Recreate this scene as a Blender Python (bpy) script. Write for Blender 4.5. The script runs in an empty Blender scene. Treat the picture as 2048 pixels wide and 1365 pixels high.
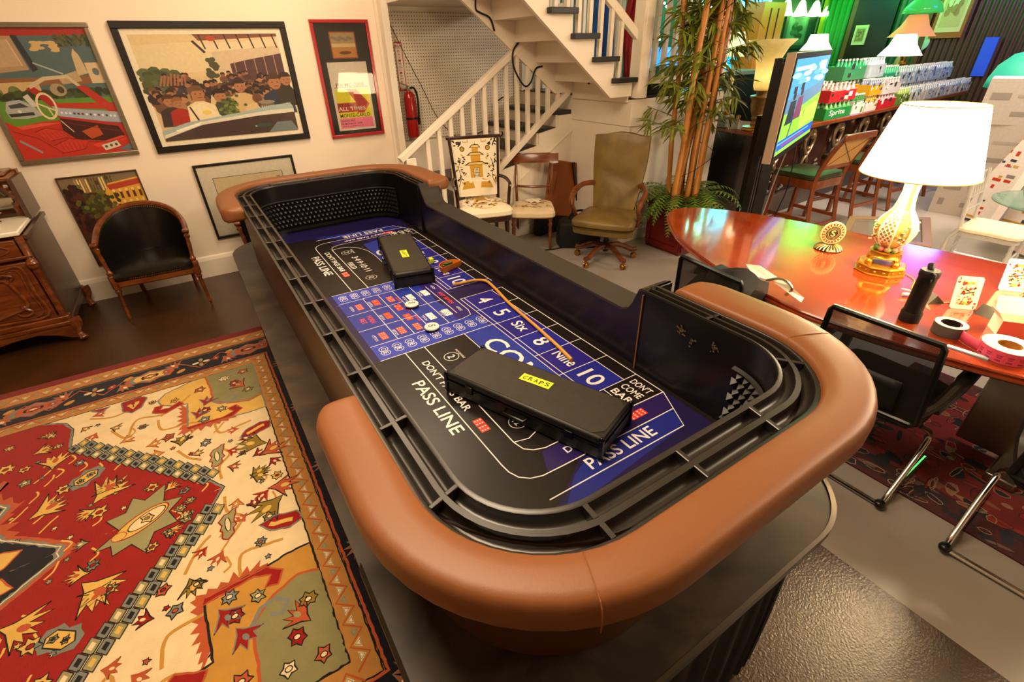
import bpy, math, random
from mathutils import Vector, Matrix
PI = math.pi
rnd = random.Random(7)
SC = bpy.context.scene
COL = SC.collection

# ---------------------------------------------------------------- camera
F_PX, PITCH, AZ, ROLL, EYE = 952.89, 0.546209, 0.56062, -0.0284114, 1.9
def cam_basis():
    r = Vector((math.cos(AZ), -math.sin(AZ), 0)); fh = Vector((math.sin(AZ), math.cos(AZ), 0))
    f = fh*math.cos(PITCH) - Vector((0, 0, 1))*math.sin(PITCH)
    u = r.cross(f)
    return r*math.cos(ROLL)+u*math.sin(ROLL), -r*math.sin(ROLL)+u*math.cos(ROLL), f
cr, cu, cf = cam_basis()
cam_d = bpy.data.cameras.new('camera'); cam = bpy.data.objects.new('camera', cam_d); COL.objects.link(cam)
cam.matrix_world = Matrix(((cr.x, cu.x, -cf.x, 0), (cr.y, cu.y, -cf.y, 0), (cr.z, cu.z, -cf.z, EYE), (0, 0, 0, 1)))
cam_d.sensor_width = 36; cam_d.lens = 36*F_PX/2048; cam_d.clip_start = 0.02; cam_d.clip_end = 100
SC.camera = cam
# ---------------------------------------------------------------- world, light, exposure
w = bpy.data.worlds.new('world'); SC.world = w; w.use_nodes = True
w.node_tree.nodes['Background'].inputs[0].default_value = (1.0, 0.62, 0.32, 1)
w.node_tree.nodes['Background'].inputs[1].default_value = 0.25
SC.view_settings.view_transform = 'Standard'; SC.view_settings.look = 'None'
SC.view_settings.exposure = 0.28; SC.view_settings.gamma = 1.0
SC.cycles.max_bounces = 8; SC.cycles.diffuse_bounces = 4; SC.cycles.glossy_bounces = 4
SC.cycles.transparent_max_bounces = 12; SC.cycles.sample_clamp_indirect = 6
def light(name, kind, loc, power, color, size=0.5, target=None, size_y=None, spot=None):
    d = bpy.data.lights.new(name, kind); o = bpy.data.objects.new(name, d); COL.objects.link(o)
    o.location = loc; d.energy = power; d.color = color
    if kind == 'AREA':
        d.size = size
        if size_y: d.shape = 'RECTANGLE'; d.size_y = size_y
    elif kind in ('POINT', 'SPOT'): d.shadow_soft_size = size
    if spot: d.spot_size = spot; d.spot_blend = 0.6
    if target is not None:
        o.rotation_euler = (Vector(target)-Vector(loc)).to_track_quat('-Z', 'Y').to_euler()
    return o
WARM = (1.0, 0.60, 0.28); WARM2 = (1.0, 0.76, 0.50)
light('ceiling_light', 'AREA', (0.2, 1.6, 3.5), 120, WARM2, 1.6, (0.2, 1.8, 0))
light('ceiling_light', 'AREA', (1.2, 4.0, 3.5), 45, WARM2, 0.9, (0.9, 4.6, 0))
light('ceiling_light', 'AREA', (4.6, -1.2, 3.5), 100, WARM2, 1.2, (3.6, 1.6, 0))
light('ceiling_light', 'AREA', (7.6, -0.8, 3.5), 170, (1.0, 0.80, 0.66), 1.4, (7.6, 0.6, 0))
light('bar_light', 'AREA', (7.4, 2.1, 3.45), 110, (1.0, 0.86, 0.72), 0.8, (7.8, 3.6, 0.9))
light('bar_blue_light', 'POINT', (11.6, 3.2, 3.0), 60, (0.05, 0.15, 1.0), 0.3)
light('bar_green_light', 'POINT', (11.8, 5.6, 2.9), 130, (0.03, 1.0, 0.12), 0.3)
light('bar_green_light', 'POINT', (8.4, 6.2, 2.6), 50, (0.05, 1.0, 0.45), 0.3)

# ---------------------------------------------------------------- materials
def lin(c):
    if isinstance(c, str):
        c = c.lstrip('#'); c = tuple(int(c[i:i+2], 16)/255 for i in (0, 2, 4))
    return tuple((x/12.92 if x <= 0.04045 else ((x+0.055)/1.055)**2.4) for x in c[:3])+(1.0,)
MATS = {}
def mat(name, color='#808080', rough=0.5, metal=0.0, noise=0.0, nscale=8.0, bump=0.0, bscale=60.0, coat=0.0,
        color2=None, stretch=(1, 1, 1), emit=0.0, ecolor=None, trans=0.0, attr=False, ior=1.45, spec=None, alpha=None, sheen=0.0, sss=0.0, dist=0.0, coords='Object', detail=4.0):
    if name in MATS: return MATS[name]
    m = bpy.data.materials.new(name); m.use_nodes = True; nt = m.node_tree; N = nt.nodes; L = nt.links
    p = N['Principled BSDF']; c = lin(color)
    p.inputs['Base Color'].default_value = c; p.inputs['Roughness'].default_value = rough
    p.inputs['Metallic'].default_value = metal; p.inputs['IOR'].default_value = ior
    p.inputs['Coat Weight'].default_value = coat; p.inputs['Coat Roughness'].default_value = 0.08
    p.inputs['Transmission Weight'].default_value = trans
    if sheen: p.inputs['Sheen Weight'].default_value = sheen
    if spec is not None: p.inputs['Specular IOR Level'].default_value = spec
    if alpha is not None: p.inputs['Alpha'].default_value = alpha
    if emit:
        p.inputs['Emission Color'].default_value = lin(ecolor or color); p.inputs['Emission Strength'].default_value = emit
    tc = N.new('ShaderNodeTexCoord'); mp = N.new('ShaderNodeMapping'); mp.inputs['Scale'].default_value = stretch
    L.new(tc.outputs[coords], mp.inputs[0])
    src = None
    if attr:
        a = N.new('ShaderNodeAttribute'); a.attribute_name = 'Col'; src = a.outputs['Color']
    if noise or color2:
        nz = N.new('ShaderNodeTexNoise'); nz.inputs['Scale'].default_value = nscale; nz.inputs['Detail'].default_value = detail
        nz.inputs['Distortion'].default_value = dist
        L.new(mp.outputs[0], nz.inputs['Vector'])
        mx = N.new('ShaderNodeMix'); mx.data_type = 'RGBA'
        if color2:
            rp = N.new('ShaderNodeValToRGB'); rp.color_ramp.elements[0].position = 0.38; rp.color_ramp.elements[1].position = 0.62
            L.new(nz.outputs['Fac'], rp.inputs[0]); L.new(rp.outputs['Color'], mx.inputs[0])
            mx.inputs[6].default_value = c; mx.inputs[7].default_value = lin(color2)
            if src: L.new(src, mx.inputs[6])
        else:
            mx.blend_type = 'MULTIPLY'; mx.inputs[0].default_value = 1.0
            mr = N.new('ShaderNodeMapRange'); mr.inputs[3].default_value = 1-noise; mr.inputs[4].default_value = 1+noise
            L.new(nz.outputs['Fac'], mr.inputs[0]); L.new(mr.outputs[0], mx.inputs[7])
            if src: L.new(src, mx.inputs[6])
            else: mx.inputs[6].default_value = c
        src = mx.outputs[2]
    if src: L.new(src, p.inputs['Base Color'])
    if src and emit and attr: L.new(src, p.inputs['Emission Color'])
    if bump:
        nb = N.new('ShaderNodeTexNoise'); nb.inputs['Scale'].default_value = bscale; nb.inputs['Detail'].default_value = 3
        L.new(mp.outputs[0], nb.inputs['Vector'])
        bp = N.new('ShaderNodeBump'); bp.inputs['Strength'].default_value = bump; bp.inputs['Distance'].default_value = 0.004
        L.new(nb.outputs['Fac'], bp.inputs['Height']); L.new(bp.outputs[0], p.inputs['Normal'])
    MATS[name] = m
    return m

# ---------------------------------------------------------------- mesh builder
def rotm(rx=0, ry=0, rz=0):
    return Matrix.Rotation(rz, 3, 'Z') @ Matrix.Rotation(ry, 3, 'Y') @ Matrix.Rotation(rx, 3, 'X')
class MB:
    def __init__(s): s.v = []; s.f = []
    def add(s, vs, fs):
        b = len(s.v); s.v += [tuple(v) for v in vs]; s.f += [tuple(b+i for i in f) for f in fs]; return s
    def box(s, c, d, R=None):
        x, y, z = d[0]/2, d[1]/2, d[2]/2
        vs = [Vector((a*x, b*y, e*z)) for a in (-1, 1) for b in (-1, 1) for e in (-1, 1)]
        if R is not None: vs = [R @ v for v in vs]
        c = Vector(c)
        return s.add([v+c for v in vs], [(0, 1, 3, 2), (4, 6, 7, 5), (0, 4, 5, 1), (2, 3, 7, 6), (0, 2, 6, 4), (1, 5, 7, 3)])
    def bar(s, p, q, w_, h_, up=(0, 0, 1)):
        p = Vector(p); q = Vector(q); z = (q-p); L_ = z.length; z.normalize(); up = Vector(up)
        x = up.cross(z)
        if x.length < 1e-4: x = Vector((1, 0, 0)).cross(z)
        x.normalize(); y = z.cross(x)
        R = Matrix((x, y, z)).transposed()
        return s.box((p+q)/2, (w_, h_, L_), R)
    def tube(s, pts, r, n=10, cap=True, closed=False, sx=1.0):
        pts = [Vector(p) for p in pts]; m = len(pts)
        rs = r if isinstance(r, (list, tuple)) else [r]*m
        vs = []; ref = None
        for i, p in enumerate(pts):
            if closed: t = pts[(i+1) % m]-pts[i-1]
            else: t = pts[min(i+1, m-1)]-pts[max(i-1, 0)]
            if t.length < 1e-9: t = Vector((0, 0, 1))
            t.normalize()
            if ref is None:
                ref = Vector((0, 0, 1)) if abs(t.z) < 0.9 else Vector((1, 0, 0))
            x = (ref-t*ref.dot(t))
            if x.length < 1e-5: x = Vector((0, 1, 0)).cross(t)
            x.normalize(); ref = x; y = t.cross(x)
            for k in range(n):
                a = 2*PI*k/n; vs.append(p+(x*math.cos(a)*sx+y*math.sin(a))*rs[i])
        fs = []
        for i in range(m if closed else m-1):
            j = (i+1) % m
            for k in range(n):
                fs.append((i*n+k, i*n+(k+1) % n, j*n+(k+1) % n, j*n+k))
        if cap and not closed: fs += [tuple(range(n))[::-1], tuple((m-1)*n+k for k in range(n))]
        return s.add(vs, fs)
    def lathe(s, prof, c=(0, 0, 0), n=24, R=None, cap=True, sx=1, sy=1):
        c = Vector(c); vs = []
        for r, z in prof:
            for k in range(n):
                a = 2*PI*k/n; v = Vector((r*math.cos(a)*sx, r*math.sin(a)*sy, z)); vs.append((R @ v if R is not None else v)+c)
        fs = []
        for i in range(len(prof)-1):
            for k in range(n): fs.append((i*n+k, i*n+(k+1) % n, (i+1)*n+(k+1) % n, (i+1)*n+k))
        if cap: fs += [tuple(range(n))[::-1], tuple((len(prof)-1)*n+k for k in range(n))]
        return s.add(vs, fs)
    def prism(s, poly, z0, z1, T=None):
        n = len(poly); vs = [Vector((x, y, z0)) for x, y in poly]+[Vector((x, y, z1)) for x, y in poly]
        if T is not None: vs = [T(v) if callable(T) else T @ v for v in vs]
        return s.add(vs, [tuple(range(n))[::-1], tuple(range(n, 2*n))]+[(i, (i+1) % n, n+(i+1) % n, n+i) for i in range(n)])
    def loft(s, rings, closed=True, cap=False):
        n = len(rings[0]); vs = [p for r in rings for p in r]; fs = []
        for i in range(len(rings)-1):
            for k in range(n if closed else n-1):
                fs.append((i*n+k, i*n+(k+1) % n, (i+1)*n+(k+1) % n, (i+1)*n+k))
        if cap: fs += [tuple(range(n))[::-1], tuple((len(rings)-1)*n+k for k in range(n))]
        return s.add(vs, fs)
    def ball(s, c, r, n=10, m=6, d=(1, 1, 1), R=None):
        prof = [(max(1e-4, math.sin(PI*i/m))*r, -math.cos(PI*i/m)*r) for i in range(m+1)]
        c = Vector(c); b = len(s.v); s.lathe(prof, (0, 0, 0), n, None)
        for i in range(b, len(s.v)):
            v = Vector(s.v[i]); v = Vector((v.x*d[0], v.y*d[1], v.z*d[2]))
            if R is not None: v = R @ v
            s.v[i] = tuple(v+c)
        return s
    def build(s, name, m, parent=None, world=False, smooth=False, bevel=0, seg=2, subsurf=0, angle=0.7, label=None, solid=0):
        me = bpy.data.meshes.new(name); me.from_pydata(s.v, [], s.f); me.update()
        import bmesh
        b = bmesh.new(); b.from_mesh(me); bmesh.ops.recalc_face_normals(b, faces=b.faces); b.to_mesh(me); b.free()
        o = bpy.data.objects.new(name, me); COL.objects.link(o)
        if m is not None: me.materials.append(m)
        if smooth:
            me.shade_smooth()
            if angle: me.set_sharp_from_angle(angle=angle)
        if solid:
            md = o.modifiers.new('solid', 'SOLIDIFY'); md.thickness = solid; md.offset = 0
        if bevel:
            md = o.modifiers.new('bevel', 'BEVEL'); md.width = bevel; md.segments = seg; md.limit_method = 'ANGLE'; md.angle_limit = 0.6
            me.shade_smooth(); me.set_sharp_from_angle(angle=1.2) if not smooth else None
            md.harden_normals = False
        if subsurf:
            md = o.modifiers.new('sub', 'SUBSURF'); md.levels = subsurf; md.render_levels = subsurf; me.shade_smooth()
        if parent is not None: hang(o, parent, world)
        if label: o['label'] = label
        return o
def hang(o, parent, world=False):
    o.parent = parent
    if world:
        M = Matrix.Translation(parent.location) @ parent.rotation_euler.to_matrix().to_4x4()
        o.matrix_parent_inverse = M.inverted()
def tag(o, label, cat, group=None, kind=None):
    o['label'] = label
    if cat: o['category'] = cat
    if group: o['group'] = group
    if kind: o['kind'] = kind
    return o
def thing(name, label, cat, loc=(0, 0, 0), rz=0, group=None):
    o = bpy.data.objects.new(name, None); COL.objects.link(o); o.location = loc; o.rotation_euler = (0, 0, rz)
    o.empty_display_size = 0.1
    return tag(o, label, cat, group)
def struct(name, mb, m, **k):
    o = mb.build(name, m, **k); o['kind'] = 'structure'; return o
def dup(root, loc, rz=None, label=None, group=None):
    r = root.copy(); COL.objects.link(r); r.location = loc
    if rz is not None: r.rotation_euler = (0, 0, rz)
    if label: r['label'] = label
    if group: r['group'] = group
    for ch in list(root.children):
        c = ch.copy(); COL.objects.link(c); c.parent = r
        for g in list(ch.children):
            d = g.copy(); COL.objects.link(d); d.parent = c
    return r
def smoothcurve(pts, k=6, closed=False):
    P = [Vector(p) for p in pts]; n = len(P); out = []
    for i in range(n if closed else n-1):
        a, b, c, d = (P[(i-1) % n], P[i], P[(i+1) % n], P[(i+2) % n]) if closed else (P[max(i-1, 0)], P[i], P[i+1], P[min(i+2, n-1)])
        for j in range(k):
            t = j/k; out.append(0.5*((2*b)+(c-a)*t+(2*a-5*b+4*c-d)*t*t+(3*b-a-3*c+d)*t**3))
    if not closed: out.append(P[-1])
    return out

# ---------------------------------------------------------------- flat painting made of real coloured polygons
_TX = {}
def text_mesh(s):
    if s in _TX: return _TX[s]
    cu_ = bpy.data.curves.new('t', 'FONT'); cu_.body = s; cu_.size = 1; cu_.resolution_u = 3; cu_.offset = 0.012; cu_.align_x = 'CENTER'; cu_.align_y = 'CENTER'
    o = bpy.data.objects.new('t', cu_); COL.objects.link(o); dg = bpy.context.evaluated_depsgraph_get()
    me = o.evaluated_get(dg).to_mesh()
    vs = [(v.co.x, v.co.y) for v in me.vertices]; fs = [tuple(p.vertices) for p in me.polygons]
    o.evaluated_get(dg).to_mesh_clear(); bpy.data.objects.remove(o); bpy.data.curves.remove(cu_)
    if vs:
        x0 = min(v[0] for v in vs); x1 = max(v[0] for v in vs); y0 = min(v[1] for v in vs); y1 = max(v[1] for v in vs)
        vs = [((x-(x0+x1)/2)/max(x1-x0, 1e-6), (y-(y0+y1)/2)/max(y1-y0, 1e-6)) for x, y in vs]
    _TX[s] = (vs, fs); return _TX[s]
class Canvas:
    """map(u, v, height) -> point. Every painted shape is a real thin layer; a shape that overlaps earlier ones lies a hair above them."""
    def __init__(s, fn, step=0.00025): s.fn = fn; s.it = []; s.step = step
    def _add(s, layer, polys, color): s.it.append((layer, polys, color)); return s
    def poly(s, pts, color, layer=1): return s._add(layer, [list(pts)], color)
    def rect(s, u0, v0, u1, v1, color, layer=1): return s.poly([(u0, v0), (u1, v0), (u1, v1), (u0, v1)], color, layer)
    def line(s, pts, w_, color, layer=2, closed=False):
        n = len(pts); L_ = []; R_ = []
        for i, p in enumerate(pts):
            a = pts[i-1] if (i or closed) else pts[0]; b = pts[(i+1) % n] if (i < n-1 or closed) else pts[-1]
            dx, dy = b[0]-a[0], b[1]-a[1]; l = math.hypot(dx, dy) or 1; nx, ny = -dy/l*w_/2, dx/l*w_/2
            L_.append((p[0]+nx, p[1]+ny)); R_.append((p[0]-nx, p[1]-ny))
        return s._add(layer, [[L_[i], L_[(i+1) % n], R_[(i+1) % n], R_[i]] for i in range(n if closed else n-1)], color)
    def ell(s, cx, cy, rx, ry, color, layer=2, n=14, rot=0, ring=0):
        P = [(rx*math.cos(2*PI*k/n), ry*math.sin(2*PI*k/n)) for k in range(n)]
        P = [(cx+x*math.cos(rot)-y*math.sin(rot), cy+x*math.sin(rot)+y*math.cos(rot)) for x, y in P]
        if ring: return s.line(P, ring, color, layer, True)
        return s.poly(P, color, layer)
    def text(s, t, cx, cy, w_, h_, color, rot=0, layer=4, flip=1):
        vs, fs = text_mesh(t); co, si = math.cos(rot), math.sin(rot); q = []
        for x, y in vs:
            x *= w_; y *= h_*flip; q.append((cx+x*co-y*si, cy+x*si+y*co))
        return s._add(layer, [[q[i] for i in f] for f in fs], color)
    def build(s, name, m, parent=None, world=False, extra=None, label=None):
        import numpy as np
        v = []; f = []; c = []
        order = sorted(range(len(s.it)), key=lambda i: s.it[i][0]); n = len(order)
        bb = np.zeros((n, 4)); lv = np.zeros(n)
        for k, i in enumerate(order):
            _, polys, color = s.it[i]
            if not polys: continue
            us = [p[0] for q in polys for p in q]; ws = [p[1] for q in polys for p in q]; b4 = (min(us), min(ws), max(us), max(ws))
            hit = (bb[:k, 0] < b4[2]) & (bb[:k, 2] > b4[0]) & (bb[:k, 1] < b4[3]) & (bb[:k, 3] > b4[1])
            lv[k] = (lv[:k][hit].max() if hit.any() else 0)+1; bb[k] = b4
            cc = lin(color)
            for q in polys:
                b = len(v); v += [tuple(s.fn(x, y, lv[k]*s.step)) for x, y in q]; f.append(tuple(range(b, b+len(q)))); c.append(cc)
        for mb, colr in (extra or []):
            b = len(v); v += mb.v; f += [tuple(b+i for i in q) for q in mb.f]; c += [lin(colr)]*len(mb.f)
        me = bpy.data.meshes.new(name); me.from_pydata(v, [], f); me.update()
        at = me.color_attributes.new('Col', 'FLOAT_COLOR', 'CORNER'); buf = []
        for p, cc in zip(me.polygons, c): buf += list(cc)*p.loop_total
        at.data.foreach_set('color', buf)
        me.materials.append(m); o = bpy.data.objects.new(name, me); COL.objects.link(o)
        if parent is not None: hang(o, parent, world)
        if label: o['label'] = label
        return o
def jag(pts, amp=0.003, seg=0.012, r=None):
    r = r or rnd; out = []
    n = len(pts)
    for i in range(n):
        a, b = pts[i], pts[(i+1) % n]; l = math.hypot(b[0]-a[0], b[1]-a[1]); k = max(1, int(l/seg))
        for j in range(k):
            t = j/k; out.append((a[0]+(b[0]-a[0])*t+r.uniform(-amp, amp), a[1]+(b[1]-a[1])*t+r.uniform(-amp, amp)))
    return out

M_WHITE = mat('white_paint', '#ece0cf', 0.5, noise=0.03, nscale=3, bump=0.1, bscale=30)
M_WALL = mat('cream_wall', '#eeddc8', 0.6, noise=0.02, nscale=2, bump=0.12, bscale=90)
M_MAHOG = mat('mahogany', '#6d2f12', 0.25, color2='#4b1b08', nscale=5, stretch=(1, 8, 8), coat=0.4, dist=0.6)
M_WALNUT = mat('carved_walnut', '#7a3f16', 0.3, color2='#5a2a0d', nscale=4, stretch=(1.2, 6, 6), coat=0.3, dist=1.0)
M_DARKWOOD = mat('dark_stained_wood', '#2b0d06', 0.3, noise=0.3, nscale=9, coat=0.3)
M_BLK = mat('black_plastic', '#0e0c0a', 0.32, noise=0.1)
M_BLKM = mat('matte_black', '#0b0a09', 0.6, noise=0.1)
M_CHROME = mat('chrome', '#c9c5bd', 0.15, 1.0)
M_BRASS = mat('brass', '#b98a3a', 0.25, 1.0)
M_PRINT = mat('coloured_print', '#ffffff', 0.45, attr=True, noise=0.12, nscale=40)
def glass_mat():
    m = bpy.data.materials.new('picture_glass'); m.use_nodes = True; N = m.node_tree.nodes; L = m.node_tree.links; N.clear()
    o = N.new('ShaderNodeOutputMaterial'); mx = N.new('ShaderNodeMixShader'); t = N.new('ShaderNodeBsdfTransparent'); g = N.new('ShaderNodeBsdfGlossy'); g.inputs['Roughness'].default_value = 0.02
    f = N.new('ShaderNodeFresnel'); f.inputs[0].default_value = 1.5; L.new(f.outputs[0], mx.inputs[0]); L.new(t.outputs[0], mx.inputs[1]); L.new(g.outputs[0], mx.inputs[2]); L.new(mx.outputs[0], o.inputs[0]); return m
M_GLASS = glass_mat()
# ================================================================ the room
def pegboard_mat():
    m = mat('pegboard_paint', '#e2d6c3', 0.55, bump=0.05); nt = m.node_tree; N = nt.nodes; L = nt.links; p = N['Principled BSDF']
    tc = N.new('ShaderNodeTexCoord'); sx = N.new('ShaderNodeSeparateXYZ'); L.new(tc.outputs['Object'], sx.inputs[0])
    ds = []
    for ax in ('X', 'Z'):
        a = N.new('ShaderNodeMath'); a.operation = 'MULTIPLY'; a.inputs[1].default_value = 1/0.031; L.new(sx.outputs[ax], a.inputs[0])
        b = N.new('ShaderNodeMath'); b.operation = 'FRACT'; L.new(a.outputs[0], b.inputs[0])
        c = N.new('ShaderNodeMath'); c.operation = 'SUBTRACT'; c.inputs[1].default_value = 0.5; L.new(b.outputs[0], c.inputs[0])
        d = N.new('ShaderNodeMath'); d.operation = 'MULTIPLY'; L.new(c.outputs[0], d.inputs[0]); L.new(c.outputs[0], d.inputs[1]); ds.append(d)
    e = N.new('ShaderNodeMath'); e.operation = 'ADD'; L.new(ds[0].outputs[0], e.inputs[0]); L.new(ds[1].outputs[0], e.inputs[1])
    g = N.new('ShaderNodeMath'); g.operation = 'LESS_THAN'; g.inputs[1].default_value = 0.030; L.new(e.outputs[0], g.inputs[0])
    mx = N.new('ShaderNodeMix'); mx.data_type = 'RGBA'; mx.inputs[6].default_value = lin('#e2d6c3'); mx.inputs[7].default_value = lin('#4a3220')
    L.new(g.outputs[0], mx.inputs[0]); L.new(mx.outputs[2], p.inputs['Base Color'])
    return m
M_FLOORD = mat('dark_painted_floor', '#3a220c', 0.32, color2='#46290e', nscale=3, bump=0.45, bscale=110, spec=1.0)
M_FLOORL = mat('pale_painted_concrete', '#a39a90', 0.34, color2='#978d83', nscale=1.3, bump=0.1, bscale=20)
struct('floor', MB().box((-0.88, 0.85, -0.05), (5.43, 9.7, 0.1)), M_FLOORD)
struct('floor', MB().box((8.0175, 1.6, -0.05), (12.365, 11.2, 0.1)), M_FLOORL)
# picture wall, recessed stair wall, end walls and the ceiling
struct('wall_back', MB().box((-0.775, 5.61, 1.85), (5.65, 0.18, 3.7)), M_WALL)
struct('wall_back', MB().box((3.0, 5.79, 1.9), (2.3, 0.14, 3.8)), M_WHITE)
struct('wall_left', MB().box((-3.65, 0.8, 1.85), (0.1, 9.8, 3.7)), M_WALL)
struct('wall_front', MB().box((5.2, -4.05, 1.85), (17.8, 0.1, 3.7)), M_WALL)
struct('ceiling', MB().box((5.2, 1.6, 3.75), (17.8, 11.4, 0.1)), mat('ceiling_paint', '#cdbfa8', 0.8))
struct('ceiling', MB().box((2.75, 5.2, 2.36), (1.38, 1.0, 0.06)), M_WHITE)
struct('baseboard_back', MB().box((-0.775, 5.507, 0.085), (5.65, 0.026, 0.17)).prism([(5.52, 0.17), (5.494, 0.17), (5.504, 0.2), (5.52, 0.21)], -3.6, 2.05, lambda v: Vector((v.z, v.x, v.y))), M_WHITE)
struct('trim_1', MB().box((2.035, 5.55, 1.85), (0.07, 0.3, 3.7)).box((1.985, 5.512, 1.85), (0.03, 0.02, 3.7)), M_WHITE)
struct('wall_stair', MB().box((2.9, 5.715, 0.5), (1.75, 0.03, 1.0)), M_WHITE)
peg = MB().box((3.0, 5.7, 1.66), (1.85, 0.012, 1.24)).build('pegboard', pegboard_mat()); tag(peg, 'white perforated pegboard covering the recessed wall beside the stairs', 'pegboard')
# bar room walls
def bead(name, c1, c2):
    m = mat(name, c1, 0.35, bump=0.0); nt = m.node_tree; N = nt.nodes; L = nt.links; p = N['Principled BSDF']
    tc = N.new('ShaderNodeTexCoord'); wv = N.new('ShaderNodeTexWave'); wv.inputs['Scale'].default_value = 3.2; wv.inputs['Distortion'].default_value = 0; wv.bands_direction = 'Y'
    L.new(tc.outputs['Object'], wv.inputs[0]); bp = N.new('ShaderNodeBump'); bp.inputs['Distance'].default_value = 0.03; bp.inputs['Strength'].default_value = 0.9
    L.new(wv.outputs['Fac'], bp.inputs['Height']); L.new(bp.outputs[0], p.inputs['Normal']); return m
struct('wall_right', MB().box((13.05, 6.1, 1.85), (0.1, 2.3, 3.7)), bead('green_beadboard', '#2c5a38', 0))
struct('wall_right', MB().box((13.05, 0.45, 1.85), (0.1, 9.0, 3.7)), bead('brown_beadboard', '#4a2c20', 0))
struct('wall_bar', MB().box((8.6, 7.25, 1.85), (8.9, 0.1, 3.7)), mat('dark_green_wall', '#16382a', 0.5, noise=0.2))
struct('wall_bar', MB().box((4.2, 6.5, 1.85), (0.1, 1.5, 3.7)), mat('dark_green_wall', '#16382a', 0.5))

# ---------------------------------------------------------------- lower flight
FY, BY = 4.65, 5.7
M_TREAD = mat('dark_grey_tread_paint', '#2b2a26', 0.35, noise=0.25, nscale=12)
st = thing('staircase', 'white painted lower stairs with dark treads and white balusters rising to the landing', 'staircase', (2.7, 5.2, 0))
for k in range(1, 10):
    x = 3.87-0.27*(9-k); z = 0.165*k
    if k < 9: MB().box((x+0.12, (FY+BY)/2, z-0.02), (0.31, BY-FY-0.03, 0.04)).build('tread', M_TREAD, st, True, bevel=0.006)
    MB().box((x+0.01, (FY+BY)/2, z-0.122), (0.02, BY-FY-0.04, 0.163)).build('riser', M_WHITE, st, True)
poly = [(1.73, 0)]
for k in range(1, 9):
    x = 3.87-0.27*(9-k)+0.02; poly += [(x, 0.165*(k-1)), (x, 0.165*k-0.045)]
poly += [(3.82, 0.165*8-0.045), (3.82, 0)]
side = MB(); T = lambda v: Vector((v.x, v.z, v.y))
side.prism([p for i, p in enumerate(poly) if not (i and p == poly[i-1])], FY, FY+0.03, T)
side.build('side_panel', M_WHITE, st, True)
MB().prism([(2.3, 0.0), (3.8, 0.0), (3.8, 0.12), (2.3, 0.12)], FY-0.02, FY, T).build('base_strip', M_WHITE, st, True, bevel=0.004)
MB().bar((2.2, FY-0.006, 0.1), (3.84, FY-0.006, 1.12), 0.01, 0.012).build('batten', M_WHITE, st, True)
# railing: handrail, bottom rail, balusters, newel
def hz(x): return 1.05+(x-1.73)*0.652
def lz(x): return 0.79+(x-2.78)*0.75 if x > 1.9 else 0.13
RY = FY-0.01
MB().bar((1.70, RY, hz(1.70)), (3.62, RY, hz(3.62)), 0.075, 0.055).build('handrail', M_WHITE, st, True, bevel=0.006)
MB().bar((1.9, RY, lz(1.9001)), (3.74, RY, lz(3.74)), 0.05, 0.06).build('bottom_rail', M_WHITE, st, True, bevel=0.004)
for i in range(13):
    x = 2.0+i*0.1325
    if x > 3.62: break
    MB().box((x, RY, (hz(x)+lz(x))/2), (0.042, 0.036, hz(x)-lz(x)-0.05)).build('baluster', M_WHITE, st, True, bevel=0.003)
MB().box((1.8, RY, 0.52), (0.1, 0.09, 1.04)).build('newel_post', M_WHITE, st, True, bevel=0.006)
# ---------------------------------------------------------------- landing box
LX, LY = 3.822, 3.745
M_FAINT = M_WHITE
ld = thing('stair_landing', 'white boarded landing box with corner seams behind the olive swivel chair', 'landing', (4.4, 4.7, 0))
MB().box((4.52, (LY+5.7)/2, 0.61), (1.4, 5.7-LY, 1.22)).build('base', M_WHITE, ld, True)
MB().box((4.52, (LY+5.7)/2-0.006, 1.345), (1.42, 5.7-LY+0.012, 0.245)).build('fascia', M_WHITE, ld, True, bevel=0.003)
MB().box((4.52, (LY+5.7)/2, 1.476), (1.43, 5.7-LY, 0.018)).build('deck', M_TREAD, ld, True)
MB().box((LX+0.2, LY-0.006, 0.06), (0.4, 0.012, 0.12)).box((LX-0.006, 4.2, 0.06), (0.012, 0.9, 0.12)).build('base_strip', M_WHITE, ld, True)
MB().box((LX+0.065, LY+0.005, 2.25), (0.13, 0.13, 1.54)).box((LX+0.065, LY-0.062, 2.25), (0.07, 0.012, 1.54)).build('newel_post', M_WHITE, ld, True, bevel=0.004)
MB().bar((LX+0.13, LY+0.02, 1.62), (5.2, LY+0.02, 1.62), 0.05, 0.06).build('bottom_rail', M_WHITE, ld, True, bevel=0.003)
MB().bar((LX+0.13, LY+0.02, 2.5), (5.2, LY+0.02, 2.5), 0.05, 0.06).build('handrail', M_WHITE, ld, True, bevel=0.003)
for i in range(9):
    MB().box((LX+0.26+i*0.135, LY+0.02, 2.06), (0.04, 0.04, 0.84)).build('baluster', M_WHITE, ld, True)
MB().box((LX-0.008, 4.985, 1.35), (0.016, 0.16, 0.7)).build('cover_strip', M_WHITE, ld, True)
# far side balustrade, seen between the upper steps
for i in range(16):
    MB().box((LX-0.02+i*0.105, 5.63, 2.35), (0.045, 0.04, 1.75)).build('rear_baluster', M_WHITE, ld, True)
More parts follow.
